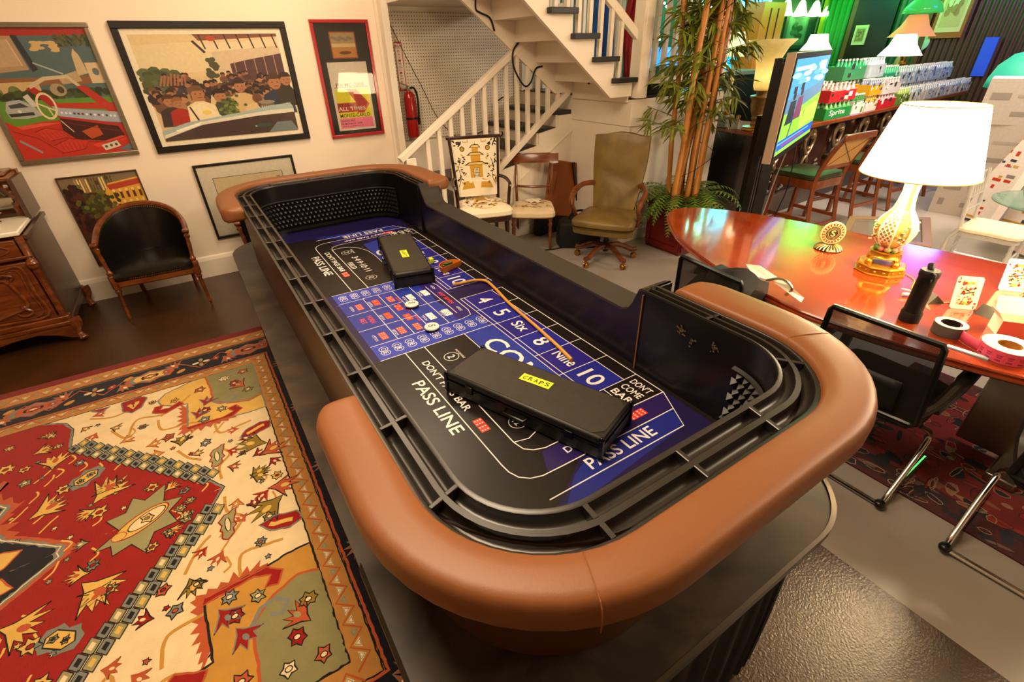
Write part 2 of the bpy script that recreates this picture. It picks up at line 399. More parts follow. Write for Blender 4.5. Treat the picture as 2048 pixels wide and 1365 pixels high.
# ---------------------------------------------------------------- upper flight, rising back towards the left
us = thing('staircase', 'white painted upper stairs climbing left from the landing, open underside visible', 'staircase', (3.2, 4.2, 1.485))
UY0, UY1 = 3.745, 4.65
def uz(x): return 1.50+(3.53-x)*0.755
st_o = []
for k in range(0, 9):
    x = 3.80-0.252*k; z = 1.485+0.1775*(k+1)
    # tread k: top z, front (right) edge x, going left
    MB().box((x-0.13, UY0+0.02, z-0.02), (0.285, 0.16, 0.042)).build('tread_end', M_TREAD, us, True, bevel=0.004)
    MB().box((x-0.126, (UY0+UY1)/2+0.04, z-0.022), (0.27, UY1-UY0-0.1, 0.036)).build('tread', M_WHITE, us, True)
    MB().box((x-0.01, (UY0+UY1)/2, z-0.13), (0.018, UY1-UY0-0.06, 0.18)).build('riser', M_WHITE, us, True)
for yy, nm in ((UY0, 'outer_stringer'), (UY1-0.04, 'inner_stringer')):
    pl = [(3.53, 1.50), (3.80, 1.50)]
    for k in range(0, 9):
        x = 3.80-0.252*k; z = 1.485+0.1775*(k+1)-0.042
        pl += [(x, z), (x-0.252, z)]
    pl += [(1.45, uz(1.45))]
    q = []
    for p_ in pl:
        if not q or (abs(p_[0]-q[-1][0])+abs(p_[1]-q[-1][1])) > 1e-4: q.append(p_)
    MB().prism(q, yy, yy+0.04, T).build(nm, M_WHITE, us, True)
def uh(x): return 1.485+0.1775+0.70+(3.80-x)*0.705-0.34
MB().bar((3.86, UY0+0.03, uh(3.86)), (1.7, UY0+0.03, uh(1.7)), 0.05, 0.07).build('handrail', M_WHITE, us, True, bevel=0.004)
for i in range(12):
    x = 3.63-i*0.126; zb = 1.485+0.1775*(int((3.80-x)/0.252)+1)
    MB().box((x, UY0+0.03, (zb+uh(x))/2), (0.036, 0.036, max(0.05, uh(x)-zb))).build('baluster', M_WHITE, us, True)
# ---------------------------------------------------------------- cables and extinguisher on the stair wall
def cable(name, pts, r, m, label, cat='cable'):
    o = MB().tube(smoothcurve(pts, 6), r, 6).build(name, m, smooth=True); return tag(o, label, cat)
cable('black_cable', [(3.07, 4.60, 1.98), (2.99, 4.59, 1.90), (2.99, 4.58, 1.76), (3.10, 4.57, 1.60), (3.19, 4.58, 1.62), (3.27, 4.60, 1.74), (3.36, 4.61, 1.76)], 0.009, M_BLKM, 'black cable looping down under the upper stairs')
cable('black_cable', [(2.62, 4.62, 2.35), (2.60, 4.60, 2.24), (2.64, 4.59, 2.21), (2.74, 4.59, 2.17), (2.79, 4.60, 2.07)], 0.009, M_BLKM, 'short black cable clipped under the highest visible upper stairs')
cable('thin_wire', [(2.12, 5.68, 2.31), (2.28, 5.68, 1.95), (2.45, 5.68, 1.6), (2.62, 5.68, 1.25), (2.85, 5.68, 1.02), (3.05, 5.68, 1.0), (3.3, 5.68, 1.08)], 0.0035, mat('green_wire', '#25301c', 0.5), 'thin dark wire running diagonally down the pegboard', 'wire')
cable('black_cable', [(3.12, 5.45, 1.01), (3.3, 5.35, 1.03), (3.42, 5.66, 1.2), (3.40, 5.67, 1.34), (3.52, 5.64, 1.42)], 0.008, M_BLKM, 'black cable rising behind the stair balusters on the treads')
fe = thing('fire_extinguisher', 'red fire extinguisher hung on the white pegboard', 'fire extinguisher', (2.265, 5.61, 1.08))
MB().lathe([(0.02, 0), (0.062, 0.004), (0.066, 0.02), (0.066, 0.40), (0.058, 0.44), (0.03, 0.465), (0.018, 0.475)], n=24).build('cylinder', mat('extinguisher_red', '#9c0d0d', 0.25, coat=0.6), fe, smooth=True)
MB().lathe([(0.016, 0.47), (0.02, 0.48), (0.02, 0.515), (0.012, 0.52)], n=12).build('valve', M_CHROME, fe, smooth=True)
MB().bar((-0.0, 0, 0.52), (-0.1, -0.01, 0.56), 0.016, 0.012).bar((0.0, 0, 0.505), (-0.085, -0.01, 0.49), 0.016, 0.01).build('handle', M_CHROME, fe)
MB().tube(smoothcurve([(0.01, 0, 0.50), (0.06, -0.01, 0.50), (0.085, -0.02, 0.43), (0.085, -0.02, 0.3), (0.078, -0.02, 0.2)]), 0.011, 8).build('hose', M_BLK, fe, smooth=True)
MB().lathe([(0.0675, 0.19), (0.0675, 0.21)], n=24, cap=False).build('strap', M_BLK, fe)
MB().tube([(0.078, -0.02, 0.2), (0.076, -0.02, 0.13)], 0.014, 8).build('nozzle', M_BLK, fe, smooth=True)
sg = Canvas(lambda u, v, h: (2.195+u*0.085, 5.69-h, 2.02-v*0.47))
RED = '#b5241d'
sg.rect(0, 0, 1, 1, '#efe6d6', 1); sg.rect(0, 0, 1, 0.03, RED, 2); sg.rect(0, 0, 0.09, 1, RED, 2); sg.rect(0.91, 0, 1, 1, RED, 2)
sg.poly([(0, 0), (1, 0), (0.5, 0.05)], RED, 3); sg.poly([(0, 0.9), (0.5, 0.98), (1, 0.9), (1, 1), (0, 1)], RED, 3)
sg.text('FIRE', 0.5, 0.1, 0.75, 0.07, RED, flip=-1)
for i, ch in enumerate('EXTINGUISHER'): sg.text(ch, 0.5, 0.19+i*0.061, 0.32, 0.042, RED, flip=-1)
fs = sg.build('fire_extinguisher_sign', M_PRINT, extra=[(MB().box((2.2375, 5.692, 1.785), (0.085, 0.003, 0.47)), '#efe6d6')])
tag(fs, 'tall white sign with red FIRE EXTINGUISHER lettering on the pegboard', 'sign')
# ================================================================ craps table
ZF = 0.68
def arcpts(cx, cy, R, a0, a1, n): return [(cx+R*math.cos(a0+(a1-a0)*i/n), cy+R*math.sin(a0+(a1-a0)*i/n)) for i in range(n+1)]
def path(x0, x1, y0, y1, R, ys, ye, nside=6, nc=12, nf=12, nl=44):
    """rounded rectangle, open on the right between ys and ye: near right end -> front -> left -> far -> far right end"""
    P = [(x1, ys+(y0+R-ys)*i/nside) for i in range(nside)]
    P += arcpts(x1-R, y0+R, R, 0, -PI/2, nc)[:-1]
    P += [(x1-R+(x0+R-x1+R)*i/nf, y0) for i in range(nf)]
    P += arcpts(x0+R, y0+R, R, -PI/2, -PI, nc)[:-1]
    P += [(x0, y0+R+(y1-y0-2*R)*i/nl) for i in range(nl)]
    P += arcpts(x0+R, y1-R, R, PI, PI/2, nc)[:-1]
    P += [(x0+R+(x1-x0-2*R)*i/nf, y1) for i in range(nf)]
    P += arcpts(x1-R, y1-R, R, PI/2, 0, nc)[:-1]
    P += [(x1, y1-R+(ye-y1+R)*i/nside) for i in range(nside+1)]
    return P
YS, YE = 1.20, 3.50
IN = path(0.30, 1.388, 0.525, 4.16, 0.22, YS, YE)
OU = path(0.197, 1.468, 0.396, 4.275, 0.33, YS, YE)
NP = len(IN)
def at(t, i): return (IN[i][0]*(1-t)+OU[i][0]*t, IN[i][1]*(1-t)+OU[i][1]*t)
ct = thing('craps_table', 'long black craps table with tan padded rails and blue printed layout', 'craps table', (0.84, 2.35, 0))
M_LEATH = mat('tan_leather', '#7c4a26', 0.45, noise=0.05, nscale=6, bump=0.05, bscale=260)
M_RACK = mat('black_molded_plastic', '#1a1511', 0.34, noise=0.15, nscale=6, spec=0.8)
M_SIDE = mat('brown_side_laminate', '#4a2a11', 0.36, noise=0.12, nscale=5)
prof = [(0.0, 1.052), (0.02, 1.06), (0.09, 1.06)]
for g0, g1 in ((0.13, 0.44), (0.57, 0.88)):
    for k in range(9):
        a = PI*k/8; prof.append(((g0+g1)/2-(g1-g0)/2*math.cos(a), 1.058-0.030*math.sin(a)**0.8))
prof += [(0.90, 1.06), (1.0, 1.06), (1.0, 1.03)]
MB().loft([[at(t, i)+(z,) for t, z in prof] for i in range(NP)], closed=False).build('chip_rack', M_RACK, ct, True, smooth=True, angle=0.9)
# dividers in the chip rack
sl = [0]
for i in range(1, NP): sl.append(sl[-1]+math.hypot(IN[i][0]-IN[i-1][0], IN[i][1]-IN[i-1][1]))
nd = 23
for k in range(nd+1):
    s_ = 0.004+(sl[-1]-0.008)*k/nd
    i = max(j for j in range(NP) if sl[j] <= s_); i = min(i, NP-2); f = (s_-sl[i])/(sl[i+1]-sl[i])
    mb = MB()
    for g0, g1 in ((0.13, 0.44), (0.57, 0.88)):
        a = Vector(at(g0, i)+(0,)).lerp(Vector(at(g0, i+1)+(0,)), f); b = Vector(at(g1, i)+(0,)).lerp(Vector(at(g1, i+1)+(0,)), f)
        d = (b-a).normalized(); n_ = Vector((-d.y, d.x, 0))*0.0045; n2 = n_*1.5; m_ = (a+b)/2
        top = [a, b]; L_ = (b-a).length/2
        vs = []
        for off, off2 in ((-n_, -n2), (n_, n2)):
            vs += [a+off+Vector((0, 0, 1.0595)), b+off+Vector((0, 0, 1.0595))]+[m_+d*L_*math.cos(PI*q/6)+off2+Vector((0, 0, 1.058-0.030*math.sin(PI*q/6)**0.8)) for q in range(7)]
        mb.add(vs, [(0, 1)+tuple(range(2, 9)), (9, 10)+tuple(range(11, 18))]+[(0, 1, 10, 9)]+[(2+q, 3+q, 12+q, 11+q) for q in range(6)]+[(0, 8, 17, 9), (1, 2, 11, 10)])
    mb.build('rack_divider', M_RACK, ct, True)
# inner wall (smooth upper band and skirting)
MB().loft([[at(-0.0, i)+(1.052,), at(-0.012, i)+(ZF-0.02,)] for i in range(NP)], closed=False).build('inner_wall', mat('inner_wall_black', '#0e0b09', 0.28, noise=0.5, nscale=5), ct, True, smooth=True, angle=0.8)
# rubber pyramids on both end walls
def pyramids(i0, i1):
    mb = MB(); pts = []
    tot = sl[i1]-sl[i0]; n = int(tot/0.034)
    def P_(s_):
        i = max(j for j in range(NP) if sl[j] <= s_+1e-9); i = min(i, NP-2); f = (s_-sl[i])/(sl[i+1]-sl[i])
        a = Vector(IN[i]+(0,)).lerp(Vector(IN[i+1]+(0,)), f); d = (Vector(IN[i+1])-Vector(IN[i])).normalized(); return a, Vector((-d.y, d.x, 0))
    c = Vector((0.84, 2.35, 0))
    for k in range(n):
        for r in range(6):
            z0 = ZF+0.045+r*0.034; sh = (r % 2)*0.5
            a, na = P_(sl[i0]+tot*(k+sh*0.96)/n if k < n-1 else sl[i0]+tot*k/n); b, nb = P_(min(sl[i0]+tot*(k+1+sh*0.96)/n, sl[i1]))
            if na.dot(c-a) < 0: na = -na; nb = -nb
            a = a+na*0.006; b = b+nb*0.006; m_ = (a+b)/2+(na+nb)/2*0.022+Vector((0, 0, z0+0.017))
            A, B, C_, D = a+Vector((0, 0, z0)), b+Vector((0, 0, z0)), b+Vector((0, 0, z0+0.034)), a+Vector((0, 0, z0+0.034))
            mb.add([A, B, C_, D, m_], [(0, 1, 4), (1, 2, 4), (2, 3, 4), (3, 0, 4)])
    for (za, zb) in ((ZF+0.012, ZF+0.042), (ZF+0.25, ZF+0.262)):
        rg = []
        for i in range(i0, i1+1):
            a, na = P_(min(sl[i], sl[-1]-1e-6))
            if na.dot(c-a) < 0: na = -na
            rg.append([tuple(a+na*q+Vector((0, 0, z))) for q, z in ((0.004, za), (0.02, za+0.006), (0.02, zb-0.006), (0.004, zb))])
        mb.loft(rg, closed=False)
    return mb
NS, NC, NFR, NL = 6, 12, 12, 44
pyramids(NS, NS+NC+NFR+NC-2).build('rubber_bumper', mat('black_rubber', '#0f0c0a', 0.4), ct, True, label='black pyramid rubber at the near end')
i_far = NS+NC+NFR+NC+NL
pyramids(i_far-1, NP-8).build('rubber_bumper', MATS['black_rubber'], ct, True, label='black pyramid rubber at the far end')
# body shell and outer wall
BO = path(0.202, 1.462, 0.415, 4.258, 0.40, YS, YE)
rg = [[(x, y, 0.60), (x, y, 1.045)] for x, y in BO]
MB().loft(rg, closed=False).build('outer_wall', M_SIDE, ct, True, smooth=True, angle=0.8)
MB().prism([(p[0], p[1]) for p in path(0.21, 1.455, 0.425, 4.25, 0.40, 1.2, 3.5)], 0.56, 0.655).build('body', M_DARKWOOD, ct, True)
# dealer side wall with lower lip
lip = [(YS-0.005, 1.06), (1.225, 1.05), (1.25, 0.985), (1.275, 0.945), (1.31, 0.93), (3.36, 0.93), (3.40, 0.945), (3.44, 1.0), (3.47, 1.05), (YE+0.005, 1.06)]
rg = []
for y, z in lip: rg.append([(1.405, y, ZF-0.02), (1.390, y, z-0.006), (1.394, y, z), (1.545, y, z), (1.55, y, z-0.006), (1.55, y, 0.6)])
MB().loft(rg, closed=False).build('dealer_wall', mat('printed_dark_wall', '#0f0a0c', 0.3, color2='#170f1f', nscale=1.6, spec=0.5), ct, True, smooth=True, angle=0.5)
MB().loft([[(1.396, y, z+.0008), (1.543, y, z+.0008)] for y, z in lip], closed=False).build('lip_top', mat('worn_grey_lip', '#2a2722', 0.32, noise=0.2, nscale=7, spec=0.8), ct, True, smooth=True, angle=0, label='dark grey smooth lip where the wall is lower')
for yy, s_ in ((YS, -1), (YE, 1)):
    MB().box((1.47, yy+s_*0.006, 0.845), (0.165, 0.014, 0.42)).build('end_cap', M_BLK, ct, True, bevel=0.003)
sm = Canvas(lambda u, v, h: (1.3845-h, u, v), .0002)
for (y_, z_, r_, n_) in ((.985, .968, .016, 26), (.93, .95, .010, 14), (.835, .968, .012, 20)):
    for q in range(n_): sm.ell(y_+rnd.gauss(0, r_*.6), z_+rnd.gauss(0, r_), rnd.uniform(.001, .005), rnd.uniform(.001, .006), '#5c4a34', 1, 6, rnd.random()*3)
sm.build('scuff_marks', M_PRINT, ct, True)
# trim strips where the wall panels meet
MB().box((1.384, 1.19, 0.86), (0.006, 0.006, 0.36)).build('corner_strip', mat('worn_brown_edge', '#7a4c22', 0.5), ct, True)
# padded rails
PIN = lambda i: OU[i]
def pad_path(ys, ye): return path(0.197, 1.468, 0.396, 4.275, 0.33, ys, ye), path(0.065, 1.660, 0.275, 4.40, 0.50, ys, ye)
def pad(seq_in, seq_out, R0, R1):
    n = len(seq_in); L_ = [0]
    for i in range(1, n): L_.append(L_[-1]+math.hypot((seq_in[i][0]+seq_out[i][0]-seq_in[i-1][0]-seq_out[i-1][0])/2, (seq_in[i][1]+seq_out[i][1]-seq_in[i-1][1]-seq_out[i-1][1])/2))
    rings = []
    for i in range(n):
        e = min(L_[i]/R0, (L_[-1]-L_[i])/R1, 1.0); wz = math.sqrt(max(0, 1-(1-e)**2)); wt = 0.42+0.58*wz
        ring = []
        z2 = min(1, min(L_[i], L_[-1]-L_[i])/0.03); hz_ = 0.35+0.65*math.sqrt(max(0, 1-(1-z2)**2))
        for t, z in ((0.0, 1.035), (0.0, 1.066), (0.02, 1.077), (0.07, 1.083), (0.35, 1.086), (0.70, 1.086), (0.86, 1.083), (0.94, 1.075), (0.985, 1.060), (1.0, 1.038), (0.99, 1.015), (0.95, 1.0), (0.8, 0.992), (0.1, 0.994), (0.0, 1.0)):
            t *= wt; zz_ = 1.035+(z-1.035)*hz_
            ring.append((seq_in[i][0]*(1-t)+seq_out[i][0]*t, seq_in[i][1]*(1-t)+seq_out[i][1]*t, zz_))
        rings.append(ring)
    return MB().loft(rings, closed=True, cap=True)
def densify(a, b, y_end, sgn):
    """extend the straight run to the tip with fine steps"""
    return a, b
a, b = pad_path(1.15, 3.50)
k0 = NS+NC+NFR+NC
def straight(x, ya, yb, n=16): return [(x, ya+(yb-ya)*(1-(1-i/n)**2)) for i in range(1, n+1)]
inn = list(reversed(straight(1.468, 0.396+0.33, 1.11)))+a[NS:k0+1]+straight(0.197, 0.726, 1.17)
out = list(reversed(straight(1.660, 0.775, 1.11)))+b[NS:k0+1]+straight(0.065, 0.775, 1.17)
pad(inn, out, 0.14, 0.10).build('padded_rail', M_LEATH, ct, True, smooth=True, angle=0, label='near tan leather armrest curving round the end')
f0 = k0+NL
inn2 = list(reversed(straight(0.197, 3.945, 3.53)))+a[f0:f0+NC+NFR+NC+1]+straight(1.468, 3.945, 3.46)
out2 = list(reversed(straight(0.065, 3.90, 3.53)))+b[f0:f0+NC+NFR+NC+1]+straight(1.660, 3.90, 3.46)
pad(inn2, out2, 0.06, 0.06).build('padded_rail', M_LEATH, ct, True, smooth=True, angle=0, label='far tan leather armrest curving round the end')
M_SEAM = mat('leather_seam', '#7c421c', 0.6)
for (x0_, y0_, x1_, y1_) in ((0.408, 0.418, 0.360, 0.305), (1.458, 0.64, 1.612, 0.570), (0.84, 4.275, 0.84, 4.42)):
    pts = [(x0_+(x1_-x0_)*t, y0_+(y1_-y0_)*t, z+0.0006) for t, z in ((0.0, 1.066), (0.02, 1.077), (0.07, 1.083), (0.35, 1.086), (0.70, 1.086), (0.86, 1.083), (0.94, 1.075), (0.985, 1.060), (1.0, 1.038), (0.99, 1.015))]
    MB().tube(pts, 0.0014, 5).build('seam', M_SEAM, ct, True)
# drink ledge
LG = path(0.062, 1.585, 0.285, 4.43, 0.30, 2.3, 2.36)
LI = path(0.205, 1.46, 0.42, 4.25, 0.40, 2.3, 2.36)
MB().loft([[LG[i]+(0.565,), LG[i]+(0.60,), LI[i]+(0.60,), LI[i]+(0.565,)] for i in range(len(LG))]+[[LG[0]+(0.565,), LG[0]+(0.60,), LI[0]+(0.60,), LI[0]+(0.565,)]], closed=True).build('drink_ledge', mat('scuffed_dark_laminate', '#2e2620', 0.38, color2='#463a2f', nscale=4, dist=1.4, detail=8), ct, True, smooth=True, angle=0.5)
i1 = NS+NC+NFR+NC+6
MB().loft([[(LG[i][0], LG[i][1], 0.565), (LG[i][0]+(LG[i][0]-LI[i][0])*0.03, LG[i][1]+(LG[i][1]-LI[i][1])*0.03, 0.57), (LG[i][0]+(LG[i][0]-LI[i][0])*0.03, LG[i][1]+(LG[i][1]-LI[i][1])*0.03, 0.60), (LG[i][0]-(LG[i][0]-LI[i][0])*0.05, LG[i][1]-(LG[i][1]-LI[i][1])*0.05, 0.605)] for i in range(0, i1)], closed=False).build('ledge_edging', mat('dull_metal_edging', '#3c352c', 0.38, 0.8), ct, True, smooth=True)
# black cloth skirt
sk = smoothcurve([(0.10, 3.9, 0), (0.10, 3.0, 0), (0.10, 2.0, 0), (0.11, 1.2, 0), (0.13, 0.6, 0), (0.30, 0.34, 0), (0.7, 0.30, 0), (1.05, 0.29, 0), (1.18, 0.33, 0), (1.33, 0.6, 0), (1.40, 1.2, 0), (1.42, 2.3, 0), (1.42, 3.5, 0), (1.3, 4.1, 0), (0.8, 4.25, 0), (0.3, 4.15, 0)], 12, True)
rg = []
for zz_ in (0.565, 0.3, 0.016):
    q = []
    for i, p in enumerate(sk):
        d = (sk[(i+1) % len(sk)]-p).normalized(); n_ = Vector((-d.y, d.x, 0)); q.append(tuple(p+n_*0.012*math.sin(i*1.9)*(1 if zz_ < 0.5 else 0.5)+Vector((0, 0, zz_))))
    rg.append(q)
MB().loft(rg, closed=True).build('skirt', mat('black_cloth', '#050403', 0.9), ct, True, smooth=True, angle=0)

# ---------------------------------------------------------------- printed layout
K = 1.0609
def fmap(u, v, h): return (u*K, v*K, ZF+h)
F = Canvas(fmap, 0.00008)
WH = '#d9d3cf'; BLU = '#23318f'; BLU2 = '#1b2378'; NAVY = '#1a1350'; BK = '#15100f'; RD = '#d23a22'
def M_felt():
    m = mat('printed_layout', '#ffffff', 0.33, attr=True, noise=0.45, nscale=2.2, spec=0.4); return m
F.poly([(x/K, y/K) for x, y in IN], '#181040', 0)
YC = 2.1875
def sym(y, far): return 2*YC-y if far else y
for far in (0, 1):
    S = lambda y: sym(y, far)
    # black pass line / field area, blue front band
    F.poly([(0.46, S(1.79)), (0.93, S(1.79)), (0.93, S(1.05)), (0.80, S(0.86)), (0.55, S(0.70)), (0.40, S(0.70)), (0.40, S(1.79))], BK, 1)
    F.poly([(0.60, S(0.70)), (1.19, S(0.765)), (1.235, S(0.85)), (0.85, S(0.86)), (0.72, S(0.80))], BLU2, 2)
    F.poly([(0.70, S(0.945)), (1.28, S(0.94)), (1.235, S(0.855)), (0.66, S(0.86))], '#241650', 2)
    F.poly([(0.86, S(1.79)), (1.015, S(1.79)), (1.015, S(1.0)), (0.86, S(1.05))], BLU, 2)
    F.rect(0.88, S(2.135), 1.015, S(1.79), '#2a1c66', 1)
    A = [(0.555, S(1.79)), (0.555, S(0.97)), (0.558, S(0.93)), (0.572, S(0.895)), (0.60, S(0.870)), (0.64, S(0.857)), (0.72, S(0.855)), (1.235, S(0.85))]
    F.line(A, 0.0042, WH, 4)
    B = [(0.648, S(1.79)), (0.645, S(1.035)), (0.655, S(0.99)), (0.68, S(0.967)), (0.72, S(0.953)), (1.12, S(0.945)), (1.28, S(0.94))]
    F.line(B, 0.0042, WH, 4)
    F.line([(0.645, S(1.035)), (0.70, S(1.022)), (0.76, S(1.045)), (0.81, S(1.10)), (0.845, S(1.19)), (0.855, S(1.30)), (0.855, S(1.79))], 0.0038, WH, 4)
    F.line([(0.60, S(0.768)), (1.19, S(0.765)), (1.28, S(0.94)), (1.281, S(2.135) if not far else S(2.13))], 0.0042, WH, 4)
    F.text('PASS LINE', 0.512, (1.37 if not far else 3.09), 0.37, 0.052, WH, -PI/2)
    F.text("DON'T PASS BAR", 0.600, (1.475 if not far else 3.11), 0.40, 0.034, WH, -PI/2)
    F.text('PASS LINE', 0.935, S(0.812), 0.30, 0.05, WH, PI if far else 0)
    F.text("DON'T PASS BAR", 0.93, S(0.905), 0.33, 0.03, WH, PI if far else 0)
    def dice(cx, cy, w_, col=RD, pip=WH, rot=0, n=6, pair=True, gap=1.08):
        for q in ((-0.5, 0.5) if pair else (0,)):
            ox = q*w_*gap*math.cos(rot); oy = q*w_*gap*math.sin(rot)
            C_ = [(cx+ox+a*w_/2*math.cos(rot)-b_*w_/2*math.sin(rot), cy+oy+a*w_/2*math.sin(rot)+b_*w_/2*math.cos(rot)) for a, b_ in ((-1, -1), (1, -1), (1, 1), (-1, 1))]
            F.poly(C_, col, 4)
            pp = {6: [(-.25, -.3), (-.25, 0), (-.25, .3), (.25, -.3), (.25, 0), (.25, .3)], 5: [(-.27, -.27), (.27, -.27), (0, 0), (-.27, .27), (.27, .27)], 4: [(-.27, -.27), (.27, -.27), (-.27, .27), (.27, .27)], 1: [(0, 0)], 2: [(-.27, -.27), (.27, .27)], 3: [(-.27, -.27), (0, 0), (.27, .27)]}[n]
            for a, b_ in pp: F.ell(cx+ox+(a*math.cos(rot)-b_*math.sin(rot))*w_, cy+oy+(a*math.sin(rot)+b_*math.cos(rot))*w_, w_*0.09, w_*0.09, pip, 5, 8)
    dice(0.597, 1.175 if not far else 2.855, 0.036, rot=PI/2)
    dice(1.10, S(0.902), 0.036)
    # field
    F.ell(0.714, 1.645 if not far else 3.235, 0.033, 0.033, WH, 4, 24, ring=0.0028); F.text('2', 0.714, 1.645 if not far else 3.235, 0.022, 0.034, WH, -PI/2)
    F.ell(0.714, 1.115 if not far else 2.72, 0.033, 0.033, WH, 4, 24, ring=0.0028); F.text('12', 0.714, 1.115 if not far else 2.72, 0.03, 0.032, WH, -PI/2)
    F.text('PAYS DOUBLE', 0.757, 1.645 if not far else 3.235, 0.085, 0.010, WH, -PI/2)
    F.text('3\u00b74\u00b79\u00b710\u00b711', 0.735, 1.38 if not far else 2.975, 0.30, 0.042, WH, -PI/2); F.text('FIELD', 0.675, 1.38 if not far else 2.975, 0.12, 0.032, WH, -PI/2)
    F.text('COME', 0.928, 1.44 if not far else 2.92, 0.46, 0.105, WH, -PI/2)
    # number boxes
    yb = 2.135 if not far else 3.335
    for i, n_ in enumerate(('4', '5', 'Six', '8', 'Nine', '10')):
        y1_ = yb-i*0.175
        F.rect(1.015, y1_-0.175, 1.212, y1_, '#1e2384' if i % 2 else '#231c78', 3); F.rect(1.212, y1_-0.175, 1.281, y1_, BK, 3)
        F.line([(1.015, y1_), (1.281, y1_)], 0.0036, WH, 4)
        F.text(n_, 1.118, y1_-0.088, {'4': .055, '5': .055, '8': .055, 'Six': .10, 'Nine': .125, '10': .10}[n_], 0.085 if len(n_) < 3 else 0.062, WH, -PI/2)
    F.line([(1.015, yb-1.05), (1.281, yb-1.05)], 0.0036, WH, 4)
    for xx in (1.015, 1.038, 1.212): F.line([(xx, yb), (xx, yb-1.05)], 0.0036, WH, 4)
    y_ = 1.085 if not far else 3.335
    F.rect(1.10, y_ if far else y_-0.145, 1.281, y_+0.145 if far else y_, BK, 3)
    F.line([(1.10, y_), (1.10, y_+0.145 if far else y_-0.145)], 0.0036, WH, 4)
    for j, tx in enumerate(("DON'T", 'COME', 'BAR')): F.text(tx, 1.236-0.052*j, (y_+0.0725) if far else (y_-0.0725), 0.10, 0.036, WH, -PI/2)
F.poly([(1.285, 0.7), (1.345, 0.7), (1.345, 3.7), (1.285, 3.7)], BK, 1)
# proposition box
F.rect(0.44, 1.79, 0.90, 2.585, BLU, 3); F.rect(0.44, 1.79, 1.0, 1.93, '#2a3aa0', 4); F.rect(0.44, 2.455, 1.0, 2.585, '#2a3aa0', 4)
for yy in (1.79, 2.585): F.line([(0.44, yy), (1.02, yy)], 0.004, WH, 5)
for yy in (1.93, 2.455): F.line([(0.44, yy), (0.92, yy)], 0.0035, WH, 5)
for yy in (2.10, 2.29): F.line([(0.44, yy), (0.74, yy)], 0.0035, WH, 5)
F.line([(0.74, 2.19), (0.92, 2.19)], 0.0035, WH, 5)
for xx in (0.575, 0.66, 0.745, 0.845): F.line([(xx, 1.93), (xx, 2.455)], 0.0035, WH, 5)
F.line([(0.92, 1.93), (0.975, 1.945), (0.99, 2.0), (0.99, 2.38), (0.975, 2.44), (0.92, 2.455)], 0.0038, WH, 5); F.line([(0.925, 2.0), (0.925, 2.40)], 0.0035, WH, 5)
for i in range(9):
    for yy, s_ in ((1.862, 1), (2.518, -1)):
        xx = 0.485+i*0.0635
        if xx > 1.0: continue
        for q, ch in ((-0.017*s_, 'E'), (0.017*s_, 'C')):
            F.ell(xx, yy+q, 0.0205, 0.0205, WH, 6, 18, ring=0.0026); F.text(ch, xx, yy+q, 0.016, 0.022, WH, -PI/2, 6)
for cx, cy, n_ in ((.528, 2.377, 6), (.62, 2.377, 1), (.70, 2.372, 6), (.70, 2.25, 2), (.70, 2.12, 1), (.70, 2.0, 6), (.62, 2.195, 1), (.62, 2.01, 6), (.528, 2.01, 6)):
    dice(cx, cy-0.012, 0.034, '#df4a26', WH, PI/2, n_)
for cx, cy, n_ in ((.80, 2.33, 3), (.89, 2.335, 2), (.885, 2.05, 5), (.80, 2.06, 3)): dice(cx, cy-0.012, 0.036, '#e8e4de', '#1a1a20', PI/2, n_)
for cx, cy, t in ((.488, 2.377, '15TO1'), (.588, 2.377, '15TO1'), (.588, 2.195, '30TO1'), (.588, 2.01, '30TO1'), (.488, 2.01, '15TO1'), (.765, 2.33, '9TO1'), (.858, 2.335, '9TO1'), (.858, 2.05, '7TO1'), (.765, 2.06, '7TO1')):
    F.text(t, cx, cy-0.012, 0.062, 0.014, WH, -PI/2, 5)
F.text('HORN', 0.535, 2.195, 0.085, 0.026, '#e0402a', -PI/2, 5); F.text('BET', 0.495, 2.195, 0.06, 0.026, '#e0402a', -PI/2, 5)
F.text('ANY SEVEN', 0.957, 2.2, 0.17, 0.024, '#e0402a', -PI/2, 5); F.text('4TO1', 0.957, 2.365, 0.055, 0.016, WH, -PI/2, 5); F.text('4TO1', 0.957, 2.04, 0.055, 0.016, WH, -PI/2, 5)
for yy, t in ((2.33, 'HARDWAY'), (2.20, 'HIGH'), (2.07, 'HORN HIGH')): F.text(t, 0.733, yy, 0.07, 0.011, '#e0402a', -PI/2, 5)
F.build('printed_layout', M_felt(), ct, True, extra=[(MB().prism(IN, 0.655, ZF-0.001), '#181040')])

